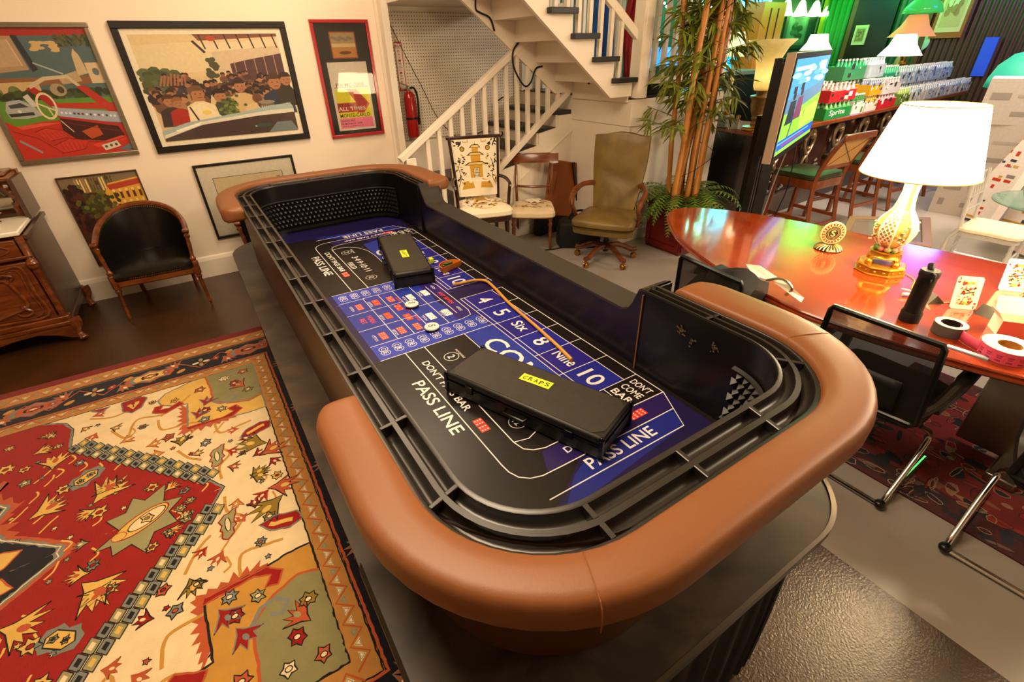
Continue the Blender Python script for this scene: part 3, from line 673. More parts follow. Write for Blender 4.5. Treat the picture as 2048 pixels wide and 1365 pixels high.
# ---------------------------------------------------------------- things lying on the layout
M_CASE = mat('black_case_vinyl', '#14110e', 0.45, noise=0.2, nscale=30, bump=0.2, bscale=400)
M_CASEF = mat('black_case_trim', '#0b0908', 0.3, metal=0.3)
M_NOTE = mat('yellow_note', '#e8e12a', 0.6)
def case(c, ang, L_, W_, H_, label, word, nrot, nl):
    t = thing('chip_case', label, 'case', (c[0], c[1], ZF+0.003), ang)
    MB().box((0, 0, H_*0.30), (L_, W_, H_*0.58)).build('base', M_CASE, t, bevel=0.008)
    MB().box((0, 0, H_*0.80), (L_, W_, H_*0.36)).build('lid', M_CASE, t, bevel=0.012)
    for z in (H_*0.57, H_*0.62):
        MB().box((0, W_/2+0.001, z), (L_, 0.004, 0.004)).box((0, -W_/2-0.001, z), (L_, 0.004, 0.004)).box((L_/2+0.001, 0, z), (0.004, W_, 0.004)).box((-L_/2-0.001, 0, z), (0.004, W_, 0.004)).build('trim', M_CASEF, t)
    MB().prism([(L_/2-0.045, -W_/2+0.012), (L_/2-0.012, -W_/2+0.045), (L_/2-0.012, W_/2-0.045), (L_/2-0.045, W_/2-0.012), (-L_/2+0.045, W_/2-0.012), (-L_/2+0.012, W_/2-0.045), (-L_/2+0.012, -W_/2+0.045), (-L_/2+0.045, -W_/2+0.012)], H_*0.975, H_*0.985+0.001).build('top_panel', mat('worn_grey_vinyl', '#2a251d', 0.5, noise=0.35, nscale=25, bump=0.2, bscale=300), t)
    for sx_ in (-1, 1):
        for sy_ in (-1, 1): MB().ball((sx_*(L_/2-0.004), sy_*(W_/2-0.004), H_*0.93), 0.011, 8, 6).ball((sx_*(L_/2-0.004), sy_*(W_/2-0.004), H_*0.08), 0.011, 8, 6).bar((sx_*(L_/2-0.002), sy_*(W_/2-0.002), H_*0.1), (sx_*(L_/2-0.002), sy_*(W_/2-0.002), H_*0.92), 0.014, 0.014).build('corner', M_CASEF, t, smooth=True)
    for sx_ in (-0.32, 0.32):
        MB().box((sx_*L_, -W_/2-0.004, H_*0.6), (0.035, 0.008, 0.035)).build('latch', M_CASEF, t, bevel=0.002)
    MB().tube([(-0.05, -W_/2-0.002, H_*0.42), (-0.045, -W_/2-0.018, H_*0.40), (0.045, -W_/2-0.018, H_*0.40), (0.05, -W_/2-0.002, H_*0.42)], 0.006, 8).build('handle', M_CASEF, t, smooth=True)
    co, si = math.cos(nrot), math.sin(nrot)
    n = Canvas(lambda u, v, h: ((u*co-v*si)+nl[0], (u*si+v*co)+nl[1], H_+0.001+h), 0.0004)
    n.poly([(-0.068, -0.021), (0.068, -0.023), (0.069, 0.022), (-0.067, 0.023)], '#e8e12a', 1)
    x = -0.048
    for ch in word: n.text(ch, x, rnd.uniform(-0.002, 0.002), 0.018, 0.024, '#14140c', 0.08, 3); x += 0.0245
    n.build('note', M_PRINT, t, label='bright yellow handwritten note')
    return t
ang = math.atan2(0.9386-1.605, 1.11-0.85)
case(((0.62+0.85+1.11+0.874)/4, (1.521+1.605+0.9386+0.833)/4), ang, 0.712, 0.245, 0.10, 'long worn black chip case with yellow note, nearest on the craps layout', 'CRAPS', 0.06, (-0.01, 0.03))
ang2 = math.atan2(2.563-3.295, 1.057-1.214)
case(((0.98+1.214+1.057+0.80)/4, (3.342+3.295+2.563+2.589)/4), ang2, 0.74, 0.24, 0.10, 'black chip case with yellow note beside the curved stick at the far end', 'CRAPS', PI, (0.06, 0.0))
for (x, y), lb in (((0.808, 2.338), 'white ON puck nearer the far chip case'), ((0.791, 2.033), 'white ON puck nearer the long worn chip case')):
    t = thing('dealer_puck', lb, 'puck', (x, y, ZF+0.003), -0.4, 'dealer pucks on the layout')
    MB().lathe([(0.034, 0), (0.038, 0.002), (0.038, 0.009), (0.036, 0.010)], n=28).build('base', M_BLK, t, smooth=True)
    MB().lathe([(0.036, 0.010), (0.038, 0.012), (0.038, 0.018), (0.035, 0.021), (0.0, 0.021)], n=28).build('top', mat('white_resin', '#e9e2d4', 0.3), t, smooth=True)
    n = Canvas(lambda u, v, h: (u, v, 0.0215+h), 0.0003); n.ell(0, 0, 0.029, 0.029, '#2a2622', 1, 28, ring=0.0012); n.text('ON', 0, 0, 0.037, 0.024, '#171310', 0.2, 2); n.build('lettering', M_PRINT, t)
sk_ = [(1.120, 2.445), (1.18, 2.43), (1.235, 2.425), (1.285, 2.405), (1.312, 2.36), (1.30, 2.24), (1.262, 2.02), (1.236, 1.75), (1.21, 1.53), (1.187, 1.385)]
o = MB().tube([(p.x*1.0, p.y*1.0, 0.695) for p in smoothcurve([(a_*1.0, b_*1.0, 0) for a_, b_ in sk_], 5)], 0.0085, 8, sx=1.0).build('dealer_stick', mat('yellow_rattan', '#c98a2e', 0.4, noise=0.15, nscale=20), smooth=True); tag(o, 'bent yellow cane dealer stick lying across the printed numbers', 'stick')
bw = thing('dice_bowl', 'small half-round orange wooden bowl of green dice on the layout', 'bowl', (1.222, 2.70, ZF+0.003), 0.35)
pl = [(0.085*math.cos(a), 0.085*math.sin(a)) for a in [PI*k/14-0.08 for k in range(-0, 15)]]; pl = [(x, y-0.03) for x, y in pl]
def sc(p, k_): return [(x*k_, (y)*k_) for x, y in p]
MB().loft([[(x, y, z) for x, y in sc(pl, k_)] for k_, z in ((0.8, 0), (0.95, 0.012), (1.0, 0.042), (0.9, 0.042), (0.84, 0.012))], cap=True).build('bowl_body', mat('orange_wood', '#c46a1c', 0.35, noise=0.2, nscale=14), bw, smooth=True, angle=0.6)
for k in range(9):
    c = (rnd.uniform(-0.045, 0.045), rnd.uniform(-0.012, 0.03), 0.022+0.01*(k % 3)); t = thing('die', 'green die heaped in the half-round wooden bowl', 'die', (1.222+c[0]*0.94-c[1]*0.34, 2.70+c[0]*0.34+c[1]*0.94, ZF+0.003+c[2]), rnd.uniform(0, 3), 'green dice in the bowl')
    cv = Canvas(lambda u, v, h: (u, v, 0.0085+h)); [cv.ell(a_, b_, 0.0015, 0.0015, '#f0efe8', 1, 6) for a_ in (-.004, .004) for b_ in (-.004, .004)]
    cv.build('die_body', M_PRINT, t, extra=[(MB().box((0, 0, 0), (0.017, 0.017, 0.017)), '#1d4a22')])
o = MB().box((1.175, 2.875, ZF+0.02), (0.03, 0.035, 0.035)).build('yellow_tag', mat('lime_tag', '#c6d61e', 0.5), bevel=0.006); tag(o, 'lime yellow tag lying against the far chip case', 'tag')
# ================================================================ the big rug
RG = random.Random(11)
C_CR, C_RED, C_YEL, C_SAGE, C_NAVY, C_RUST, C_GOLD, C_OLV, C_OUT, C_GREY, C_DR = '#ead2a4', '#981611', '#dfb458', '#9a9466', '#15151f', '#b9552f', '#c58f3c', '#8e7326', '#1d1a18', '#7d8178', '#7d0e0e'
R_ = Canvas(lambda u, v, h: (u, v, 0.012+h), 0.00007)
def jp(pts, col, ly, amp=0.004, seg=0.014): R_.poly(jag(pts, amp, seg, RG), col, ly)
def jl(pts, w_, col, ly, closed=False, amp=0.0025):
    q = []
    n = len(pts)
    for i in range(n if closed else n-1):
        a, b = pts[i], pts[(i+1) % n]; l = math.hypot(b[0]-a[0], b[1]-a[1]); k = max(1, int(l/0.02))
        for j in range(k): t = j/k; q.append((a[0]+(b[0]-a[0])*t+RG.uniform(-amp, amp), a[1]+(b[1]-a[1])*t+RG.uniform(-amp, amp)))
    if not closed: q.append(pts[-1])
    R_.line(q, w_, col, ly, closed)
def star(cx, cy, r0, r1, n, col, ly, rot=0, sx=1.0, ang=0.0, out=None, ow=0.006):
    P = []
    for k in range(2*n):
        r = (r1 if k % 2 else r0)*RG.uniform(0.86, 1.12); a = PI*k/n+rot; x, y = r*math.cos(a)*sx, r*math.sin(a)
        P.append((cx+x*math.cos(ang)-y*math.sin(ang), cy+x*math.sin(ang)+y*math.cos(ang)))
    R_.poly(P, col, ly)
    if out: R_.line(P, ow, out, ly+1, True)
def flower(cx, cy, r, c1, c2, out=C_OUT, ly=4):
    a = RG.uniform(0, PI); star(cx, cy, r, r*0.62, RG.choice((5, 6, 7)), c1, ly, a, RG.uniform(0.8, 1.25), RG.uniform(0, PI), out, 0.006)
    R_.ell(cx, cy, r*0.36, r*0.30, c2, ly+2, 8); R_.ell(cx, cy, r*0.36, r*0.30, out, ly+3, 8, ring=0.004)
def leafy(cx, cy, r, col, ang, out=C_OUT, ly=4, n=5, c2=None):
    P = []
    for k in range(n*2+1):
        a = -0.95+1.9*k/(n*2); rr = r*(1.0 if k % 2 == 0 else 0.55)*RG.uniform(0.85, 1.1); P.append((rr*math.cos(a), rr*math.sin(a)*0.95))
    P += [(0.0, r*0.18), (-r*0.35, 0), (0.0, -r*0.18)]
    Q = [(cx+x*math.cos(ang)-y*math.sin(ang), cy+x*math.sin(ang)+y*math.cos(ang)) for x, y in P]
    R_.poly(Q, col, ly)
    if out: R_.line(Q, 0.006, out, ly+1, True)
    if c2: R_.ell(cx+r*0.4*math.cos(ang), cy+r*0.4*math.sin(ang), r*0.2, r*0.13, c2, ly+2, 8, ang)
def spikes(pts, col, ly, out, amp, n):
    """outline polygon with flame-like spikes pointing outwards"""
    cx = sum(p[0] for p in pts)/len(pts); cy = sum(p[1] for p in pts)/len(pts); Q = []
    for i in range(len(pts)):
        a, b = pts[i], pts[(i+1) % len(pts)]; l = math.hypot(b[0]-a[0], b[1]-a[1]); k = max(2, int(l/n))
        for j in range(k):
            t = j/k; x, y = a[0]+(b[0]-a[0])*t, a[1]+(b[1]-a[1])*t; d = math.hypot(x-cx, y-cy) or 1
            e = amp*(1 if j % 2 else 0)*RG.uniform(0.6, 1.3); Q.append((x+(x-cx)/d*e, y+(y-cy)/d*e))
    R_.poly(Q, col, ly)
    if out: R_.line(Q, 0.006, out, ly+1, True)
def rug_all():
    Y0, Y1, X1, X0, YM = 0.51, 4.03, 0.515, -4.0, 2.27
    B = [(0.08, C_DR), (0.21, C_GOLD), (0.47, C_NAVY), (0.575, C_GOLD)]
    R_.rect(X0, Y0, X1, Y1, C_DR, 0); R_.rect(X0+.08, Y0+.08, X1-.08, Y1-.08, '#b9823f', 1)
    R_.rect(X0+.21, Y0+.21, X1-.21, Y1-.21, C_NAVY, 2); R_.rect(X0+.47, Y0+.465, X1-.475, Y1-.465, '#b9823f', 3)
    R_.rect(X0+.57, Y0+.57, -0.06, Y1-.57, C_CR, 4)
    fx1, fy0, fy1 = -0.06, 1.08, 3.46
    for off, c, w_ in ((.205, C_RUST, .010), (.225, '#7c7a55', .006), (.465, C_RUST, .012), (.478, C_OUT, .006)):
        jl([(X0+.1, Y1-off), (X1-off, Y1-off), (X1-off, Y0+off), (X0+.1, Y0+off)], w_, c, 5)
    jl([(X0+.5, fy1), (fx1, fy1), (fx1, fy0), (X0+.5, fy0)], 0.007, C_OUT, 6)
    # zigzags
    def zig(p, q, amp, n, c, w_, ly=5):
        dx, dy = q[0]-p[0], q[1]-p[1]; l = math.hypot(dx, dy); nx, ny = -dy/l*amp, dx/l*amp
        pts = [(p[0]+dx*i/n+nx*(1 if i % 2 else -1), p[1]+dy*i/n+ny*(1 if i % 2 else -1)) for i in range(n+1)]
        R_.line(pts, w_, c, ly)
        for i in range(n):
            mx, my = p[0]+dx*(i)/n, p[1]+dy*(i)/n
            s_ = -0.35 if i % 2 else 0.35
            R_.poly([(mx+nx*s_-dx/n*0.42, my+ny*s_-dy/n*0.42), (mx+nx*s_+dx/n*0.42, my+ny*s_+dy/n*0.42), (mx-nx*s_*1.5, my-ny*s_*1.5)], (C_CR, C_CR, C_SAGE)[i % 3], ly-1)
            R_.line([(mx+nx*s_*.8-dx/n*0.26, my+ny*s_*.8-dy/n*0.26), (mx+nx*s_*.8+dx/n*0.26, my+ny*s_*.8+dy/n*0.26), (mx-nx*s_, my-ny*s_)], 0.0045, C_GREY, ly, True)
    zig((-0.012, fy1+.05), (-0.012, fy0-.05), 0.030, 50, C_RUST, 0.008, 6)
    zig((X0+.5, fy1+.06), (-0.03, fy1+.06), 0.030, 68, C_RUST, 0.008, 6); zig((X0+.5, fy0-.06), (-0.03, fy0-.06), 0.030, 68, C_RUST, 0.008, 6)
    zig((X0+.1, Y1-.145), (X1-.15, Y1-.145), 0.040, 78, C_RUST, 0.008); zig((X1-.145, Y1-.1), (X1-.145, Y0+.1), 0.040, 60, C_RUST, 0.008); zig((X0+.1, Y0+.145), (X1-.15, Y0+.145), 0.040, 78, C_RUST, 0.008)
    # navy border: vine with palmettes and flowers, both along the top, the bottom and the right side
    def navy(px, py, horiz, n, big):
        for i in range(n):
            x, y = px(i/n), py(i/n)
            if i % 4 == big:
                P = [(0, .085), (.06, .05), (.12, .055), (.15, 0), (.12, -.055), (.06, -.05), (0, -.085), (-.06, -.05), (-.12, -.055), (-.15, 0), (-.12, .055), (-.06, .05)]
                if not horiz: P = [(b_, a_) for a_, b_ in P]
                for k_, c, ly in ((1.0, C_RUST, 4), (0.84, C_GREY, 5), (0.66, C_YEL if (i//4) % 2 else C_RUST, 6), (0.36, C_OUT, 7), (0.25, C_RUST, 8), (0.13, C_CR, 9)): R_.poly([(x+a_*k_, y+b_*k_) for a_, b_ in P], c, ly)
            elif i % 4 == (big+2) % 4:
                for q in range(4): R_.ell(x+.034*math.cos(q*PI/2), y+.034*math.sin(q*PI/2), .024, .014, C_SAGE if q % 2 else C_CR, 6, 8, q*PI/2)
                R_.ell(x, y, .014, .014, C_RED, 7, 8)
            else:
                s_ = 1 if (i//2) % 2 else -1
                leafy(x+(0.0 if horiz else .03*s_), y+(.03*s_ if horiz else 0), .085, C_RUST, (PI/2*s_+.5 if horiz else .4+PI*(s_ < 0)), C_GREY, 5, 4, C_CR)
                R_.ell(x+(.03 if horiz else -.05*s_), y-(.05*s_ if horiz else -.04), .032, .02, C_GOLD, 6, 8, .6)
                flower(x-(.06 if horiz else .0), y+(.0 if horiz else .06), .026, C_RUST, C_CR, C_RED, 6)
        vp = [(px(t/60)+(0 if horiz else .075*math.sin(t*1.57)), py(t/60)+(.075*math.sin(t*1.57) if horiz else 0)) for t in range(61)]
        jl(vp, 0.008, C_RUST, 4)
    navy(lambda t: -4.0+4.26*t, lambda t: 3.695, True, 27, 1)
    navy(lambda t: -4.0+4.26*t, lambda t: 0.845, True, 27, 1)
    navy(lambda t: 0.17, lambda t: 0.8+3.0*t, False, 20, 2)
    for m_ in (0, 1):
        M_ = (lambda p: p) if not m_ else (lambda p: (p[0], 2*YM-p[1]))
        ML = lambda ps: [M_(p) for p in ps]
        # corner piece: yellow with flame edge, sage-green inner corner
        yel = ML([(-.60, 3.39), (-.44, 3.455), (-.06, 3.455), (-.06, 2.86), (-.16, 2.86), (-.26, 2.88), (-.49, 2.89), (-.48, 3.18), (-.53, 3.19), (-.62, 3.26), (-.64, 3.33)])
        spikes([(x*1.0-.012, y) for x, y in ML([(-.50, 3.20), (-.51, 2.87), (-.26, 2.86), (-.20, 2.93), (-.34, 2.97), (-.45, 3.1)])], C_RUST, 5, C_CR, 0.035, 0.02)
        jp(yel, C_GOLD if m_ else C_YEL, 6); jl(yel, 0.010, C_GREY if not m_ else C_OUT, 7, True)
        for P_ in ([(-.50, 3.20), (-.60, 3.15), (-.67, 3.20), (-.66, 3.26), (-.61, 3.26), (-.63, 3.21), (-.58, 3.20), (-.52, 3.24)], [(-.49, 2.89), (-.25, 2.88), (-.19, 2.93), (-.22, 2.99), (-.27, 2.98), (-.24, 2.93), (-.30, 2.90), (-.50, 2.92)]):
            jp(ML(P_), C_RED, 8); jl(ML(P_), 0.008, C_RUST, 9, True)
        jp(ML([(-.36, 3.455), (-.06, 3.455), (-.06, 3.02), (-.14, 2.99), (-.26, 3.04), (-.34, 3.12), (-.34, 3.28)]), '#8b8458', 7); jl(ML([(-.36, 3.455), (-.34, 3.28), (-.34, 3.12), (-.26, 3.04), (-.14, 2.99), (-.06, 3.02)]), 0.012, C_RUST, 8)
        jl(ML([(-.34, 3.12), (-.30, 3.06), (-.24, 3.05), (-.20, 3.09), (-.23, 3.13), (-.27, 3.11)]), 0.016, C_GREY, 9)
        for (x, y, c) in ((-.40, 3.31, C_RUST), (-.39, 3.04, C_RED), (-.25, 3.36, C_CR), (-.13, 3.13, C_OLV), (-.20, 3.26, C_RED), (-.13, 3.38, C_RUST), (-.30, 3.0, C_SAGE), (-.40, 2.94, C_GREY)):
            p = M_((x, y)); flower(p[0], p[1], .036, c, C_CR, C_OUT, 9)
        p = M_((-.16, 3.20)); leafy(p[0], p[1], .09, C_RUST, 2.2, C_OUT, 9, 4, C_SAGE)
        for x, y in ((-.38, 3.12), (-.43, 3.0)): p = M_((x, y)); leafy(p[0], p[1], .085, C_RED, (1.1 if not m_ else -1.1), C_GREY, 9, 3, C_GREY)
        # medallion half
        med = [(-1.24, 3.46), (-1.13, 3.40), (-1.08, 3.30), (-1.075, 3.12), (-0.75, 2.74), (-0.42, 2.37), (-0.36, 2.27)]
        red = ML(med+[(-3.1, 2.27), (-3.04, 2.37), (-2.4, 3.12), (-2.4, 3.40), (-2.25, 3.46)])
        jp(red, C_RED, 6); jl(ML(med), 0.012, C_GREY, 8); jl([(x+.008, y) for x, y in ML(med)], 0.004, C_OUT, 9)
        # chain of lozenges
        a_, b_ = (-1.055, 3.115), (-0.405, 2.375); n = 17
        for i in range(n):
            t = (i+.5)/n; cx, cy = a_[0]+(b_[0]-a_[0])*t, a_[1]+(b_[1]-a_[1])*t
            for off, cc in ((0.022, C_CR), (-0.022, C_GOLD)):
                x, y = cx+off*0.75+(.012 if off > 0 else 0), cy+off*0.66; r = .040
                Q = ML([(x-r*.75, y+r*.2), (x+r*.1, y+r), (x+r*.75, y-r*.2), (x-r*.1, y-r)])
                R_.poly(Q, C_SAGE if (i+int(off > 0)) % 2 else C_GREY, 10+(off > 0)); R_.line(Q, 0.005, C_OUT, 12, True)
                Q = ML([(x-r*.35, y+r*.1), (x, y+r*.5), (x+r*.35, y-r*.1), (x, y-r*.5)]); R_.poly(Q, (C_YEL, C_OUT)[i % 2] if off > 0 else (C_OUT, C_CR)[i % 2], 13)
        # navy heart of the medallion with grey and flame border
        star_ = ML([(-1.31, 2.95), (-1.36, 2.86), (-1.24, 2.74), (-1.29, 2.62), (-1.22, 2.50), (-1.12, 2.42), (-0.98, 2.30), (-0.99, 2.27), (-2.1, 2.27), (-2.1, 2.95)])
        if True:
            spikes(star_, C_RUST, 7, None, 0.05, 0.03); jp([(x-.025, y) for x, y in star_], C_GREY, 8); jp([(x-.06, y) for x, y in star_], C_NAVY, 9)
            jl([(x-.045, y) for x, y in star_[:8]], 0.006, C_CR, 10)
        jp(ML([(-1.35, 2.27), (-1.22, 2.30), (-1.17, 2.38), (-1.28, 2.42), (-1.34, 2.5), (-1.42, 2.5)]), C_YEL, 10); jl(ML([(-1.35, 2.27), (-1.22, 2.30), (-1.17, 2.38), (-1.28, 2.42), (-1.34, 2.5)]), .008, C_RUST, 11)
        # large sage palmette
        if not m_:
            pass
        # flowers scattered on the red
        for (x, y) in ((-1.13, 3.16), (-1.01, 2.92), (-1.26, 3.03), (-1.35, 3.09), (-1.24, 2.9), (-.67, 2.48), (-.53, 2.36), (-1.06, 2.73), (-.89, 2.44), (-.82, 2.62), (-1.18, 3.30), (-1.37, 3.3)):
            p = M_((x, y)); flower(p[0], p[1], RG.uniform(.026, .042), RG.choice((C_YEL, C_SAGE, C_YEL, C_GREY)), RG.choice((C_CR, C_RED)), C_OUT, 8)
        for (x, y, r, a) in ((-.89, 2.56, .15, .9), (-1.14, 2.60, .13, .5), (-.84, 2.60, .09, 2.4), (-1.22, 3.16, .075, .3), (-.92, 2.47, .07, 3.4), (-1.19, 3.29, .06, 1.8), (-1.13, 2.98, .11, 1.5), (-.60, 2.42, .06, .6)):
            p = M_((x, y)); leafy(p[0], p[1], r, C_YEL, -a if m_ else a, C_OUT, 8, 5, C_RUST)
        p = M_((-.51, 2.27)) if not m_ else (-9, -9)
        P = [M_((-.97+dx*.8-dy*.6, 2.76+dx*.6+dy*.8)) for dx, dy in ((-.075, 0), (-.05, .045), (.05, .045), (.085, 0), (.05, -.045), (-.05, -.045))]
        spikes([(x, y) for x, y in P], C_GREY, 8, None, .02, .02); c0 = M_((-.97, 2.76))
        R_.poly([(c0[0]+(x-c0[0])*.75, c0[1]+(y-c0[1])*.75) for x, y in P], C_YEL, 9); R_.line([(c0[0]+(x-c0[0])*.75, c0[1]+(y-c0[1])*.75) for x, y in P], .006, C_OUT, 10, True)
        for q in (-.025, .025): flower(c0[0]+q*.8, c0[1]+q*.6*(1 if not m_ else -1), .02, C_SAGE, C_OUT, C_OUT, 11)
        # vines and flowers on the cream field
        for V in ([(-.46, 3.28), (-.60, 3.15), (-.75, 3.18), (-.80, 3.02), (-.88, 3.15)], [(-.35, 2.86), (-.33, 2.75), (-.22, 2.76), (-.16, 2.77)], [(-.64, 3.1), (-.62, 2.98), (-.50, 2.96), (-.42, 2.93)], [(-.36, 2.34), (-.36, 2.45), (-.30, 2.53), (-.36, 2.62)], [(-.55, 2.72), (-.50, 2.62), (-.44, 2.56)], [(-.70, 3.4), (-.86, 3.3), (-1.0, 3.36)]):
            jl([(q_.x, q_.y) for q_ in smoothcurve([(a_2, b_2, 0) for a_2, b_2 in ML(V)], 5)], 0.014, C_GOLD, 6, amp=.001)
        for (x, y) in ((-.96, 3.16), (-.87, 3.17), (-.81, 2.99), (-.68, 2.86), (-.59, 2.88), (-.41, 2.70), (-.25, 2.73), (-.67, 3.33), (-.55, 3.27), (-.97, 3.38), (-.19, 2.60), (-.24, 2.49), (-.18, 2.43), (-.47, 2.63), (-.63, 2.75), (-.11, 2.34), (-.30, 2.55), (-.31, 2.41), (-.72, 3.08), (-.51, 2.80), (-1.02, 3.27)):
            p = M_((x, y)); RG.random()
            if RG.random() < .55: flower(p[0], p[1], RG.uniform(.024, .036), RG.choice((C_RED, C_GREY, C_RUST, C_YEL, C_GREY)), RG.choice((C_CR, C_RUST, C_RED)), C_OUT, 8)
            else: leafy(p[0], p[1], RG.uniform(.045, .06), RG.choice((C_RUST, C_RED, C_GOLD)), RG.uniform(0, 6), RG.choice((C_OUT, C_RUST)), 8, 3, C_CR)
        for (x, y, r, a, c) in ((-.53, 2.78, .075, 1.4, C_OLV), (-.21, 2.27, .08, .6, C_OLV), (-.15, 2.52, .13, 2.6, C_OLV), (-.13, 2.42, .11, .3, C_RUST)):
            p = M_((x, y)); leafy(p[0], p[1], r, c, -a if m_ else a, C_OUT, 8, 4, C_YEL)
        c0 = M_((-.37, 2.54))
        spikes([(c0[0]-.02, c0[1]-.08), (c0[0]+.02, c0[1]-.07), (c0[0]+.035, c0[1]+.03), (c0[0]+.05, c0[1]+.09), (c0[0]-.02, c0[1]+.05)], C_SAGE, 8, C_RED, .014, .02); R_.ell(c0[0]+.005, c0[1], .012, .045, C_CR, 10, 10); R_.ell(c0[0]+.005, c0[1], .012, .045, C_OUT, 11, 10, ring=.004)
        for P_ in ([(-.84, 3.44), (-.83, 3.33), (-.78, 3.28), (-.73, 3.31), (-.70, 3.42), (-.74, 3.45)], [(-.24, 2.63), (-.17, 2.61), (-.07, 2.64), (-.06, 2.70), (-.12, 2.72), (-.20, 2.69)], [(-1.0, 3.45), (-.95, 3.40), (-.9, 3.44)]):
            jp(ML(P_), C_RED, 8, .006); jl(ML(P_), .007, C_GREY, 9, True)
        for pts in ([(-.80, 3.38), (-.77, 3.33), (-.755, 3.40)], [(-.2, 2.65), (-.15, 2.67), (-.1, 2.68)]): jl(ML(pts), .024, C_YEL, 10, amp=.006)
    for i in range(160):
        x, y = RG.uniform(-1.5, -.12), RG.uniform(1.2, 3.36); red_ = abs(y-2.27) < (-.42-x)*1.14 and x > -1.28
        crm = abs(y-2.27) > (-.30-x)*1.14+.16 and x < -.16 and not (x > -.62 and (y > 2.84 or y < 1.70))
        if not (red_ or crm): continue
        if RG.random() < .5: star(x, y, .016, .008, 5, RG.choice((C_YEL, C_GREY, C_SAGE, C_CR) if red_ else (C_RED, C_GREY, C_OLV, C_RUST, C_YEL)), 7, RG.uniform(0, 3), out=C_OUT, ow=.004)
        else: jl([(q_.x, q_.y) for q_ in smoothcurve([(x, y, 0), (x+.03, y+RG.uniform(.02, .05), 0), (x+RG.uniform(-.02, .07), y+.08, 0)], 4)], .009, C_GOLD if crm else C_YEL, 7, amp=.001)
    spikes([(-.80, 2.25), (-.78, 2.36), (-.70, 2.40), (-.62, 2.34), (-.60, 2.25), (-.66, 2.15), (-.75, 2.13), (-.83, 2.17)], C_SAGE, 8, C_OUT, .085, .05)
    R_.ell(-.71, 2.255, .125, .058, C_RED, 10, 20, .5); R_.ell(-.71, 2.255, .118, .052, C_YEL, 11, 20, .5); R_.ell(-.69, 2.262, .085, .038, C_CR, 12, 18, .5); R_.ell(-.69, 2.262, .085, .038, C_OUT, 13, 18, .5, ring=.005)
    R_.ell(-.80, 2.21, .03, .026, C_YEL, 14, 12); R_.ell(-.80, 2.21, .03, .026, C_RUST, 15, 12, ring=.005)
    flower(-.69, 2.262, .03, C_YEL, C_GREY, C_OUT, 14)
    for (x, y) in ((-.51, 2.27), (-.53, 2.15), (-.60, 2.10), (-.55, 2.24)): flower(x, y, .028, C_SAGE, C_YEL, C_OUT, 8)
    leafy(-.93, 2.26, .05, C_SAGE, 3, C_OUT, 8, 4, C_CR)
rug_all()
M_RUG = mat('wool_pile', '#ffffff', 0.95, attr=True, noise=0.16, nscale=14, bump=0.9, bscale=420, spec=0.12, sheen=0.15)
o = R_.build('rug', M_RUG, extra=[(MB().box((-1.74, 2.27, 0.006), (4.515, 3.52, 0.011)), C_DR)])
tag(o, 'large red and cream floral wool rug with navy border on the dark floor', 'rug')
# ---------------------------------------------------------------- second rug, under the mesh chairs
RG = random.Random(5); R_ = Canvas(lambda u, v, h: (u, v, 0.008+h), 0.00007)
R_.rect(2.43, -2.2, 3.77, 0.80, '#4c1016', 0); R_.rect(2.60, -2.2, 3.62, 0.62, '#8e1c18', 1)
for i in range(620):
    x, y = RG.uniform(2.44, 3.76), RG.uniform(-1.2, 0.79); edge = x < 2.6 or x > 3.62 or y > .62
    c = RG.choice(('#1b1d2c', '#1b1d2c', '#7d5a4a', '#5a1418', '#2b1c22')) if edge else RG.choice(('#a8271d', '#7f1717', '#141723', '#b3836a', '#6c3a31', '#1e2028', '#a05a3c', '#b01f18'))
    a = RG.uniform(-.3, .3)+(PI/2 if RG.random() < .3 else 0); rx, ry = RG.uniform(.02, .075), RG.uniform(.010, .03)
    P = [(rx*RG.uniform(.7, 1.2)*math.cos(PI*k/4), ry*RG.uniform(.7, 1.2)*math.sin(PI*k/4)) for k in range(8)]
    Q = [(min(max(x+px*math.sin(a)+py*math.cos(a), 2.435), 3.765), min(y+px*math.cos(a)-py*math.sin(a), .795)) for px, py in P]
    R_.poly(Q, c, 2+i % 6)
    if RG.random() < .7: R_.line(Q, .004, RG.choice(('#120e10', '#c49a78', '#120e10')), 8+i % 3, True)
o = R_.build('rug', M_RUG, extra=[(MB().box((3.10, -0.70, 0.004), (1.345, 3.005, 0.008)), '#4c1016')])
tag(o, 'dark red and navy patterned rug under the mesh chairs on pale floor', 'rug')

# ================================================================ pictures on the wall
def frame(name, label, x0, z0, x1, z1, fw, fd, m, pr, inner=0, yw=5.518, matc=None, tilt=0, gloss=True):
    t = thing(name, label, 'picture', ((x0+x1)/2, yw, z0))
    mb = MB()
    for (a, b, c, d) in ((x0, z0, x1, z0+fw), (x0, z1-fw, x1, z1), (x0, z0+fw, x0+fw, z1-fw), (x1-fw, z0+fw, x1, z1-fw)):
        mb.box(((a+c)/2, yw-fd/2, (b+d)/2), (c-a, fd, d-b))
    mb.build('frame', m, t, True, bevel=0.004)
    ix0, iz0, ix1, iz1 = x0+fw, z0+fw, x1-fw, z1-fw
    cv = Canvas(lambda u, v, h: (ix0+(ix1-ix0)*min(max(u, 0), 1), yw-fd*0.42-h, iz1-(iz1-iz0)*min(max(v, 0), 1)), 0.00008)
    pr(cv)
    cv.build('print', M_PRINT, t, True, extra=[(MB().box(((ix0+ix1)/2, yw-fd*0.22, (iz0+iz1)/2), (ix1-ix0, fd*0.4, iz1-iz0)), '#d8c8a8')])
    if gloss: MB().add([(ix0, yw-fd*0.75, iz0), (ix1, yw-fd*0.75, iz0), (ix1, yw-fd*0.75, iz1), (ix0, yw-fd*0.75, iz1)], [(0, 1, 2, 3)]).build('glass', M_GLASS, t, True)
    return t
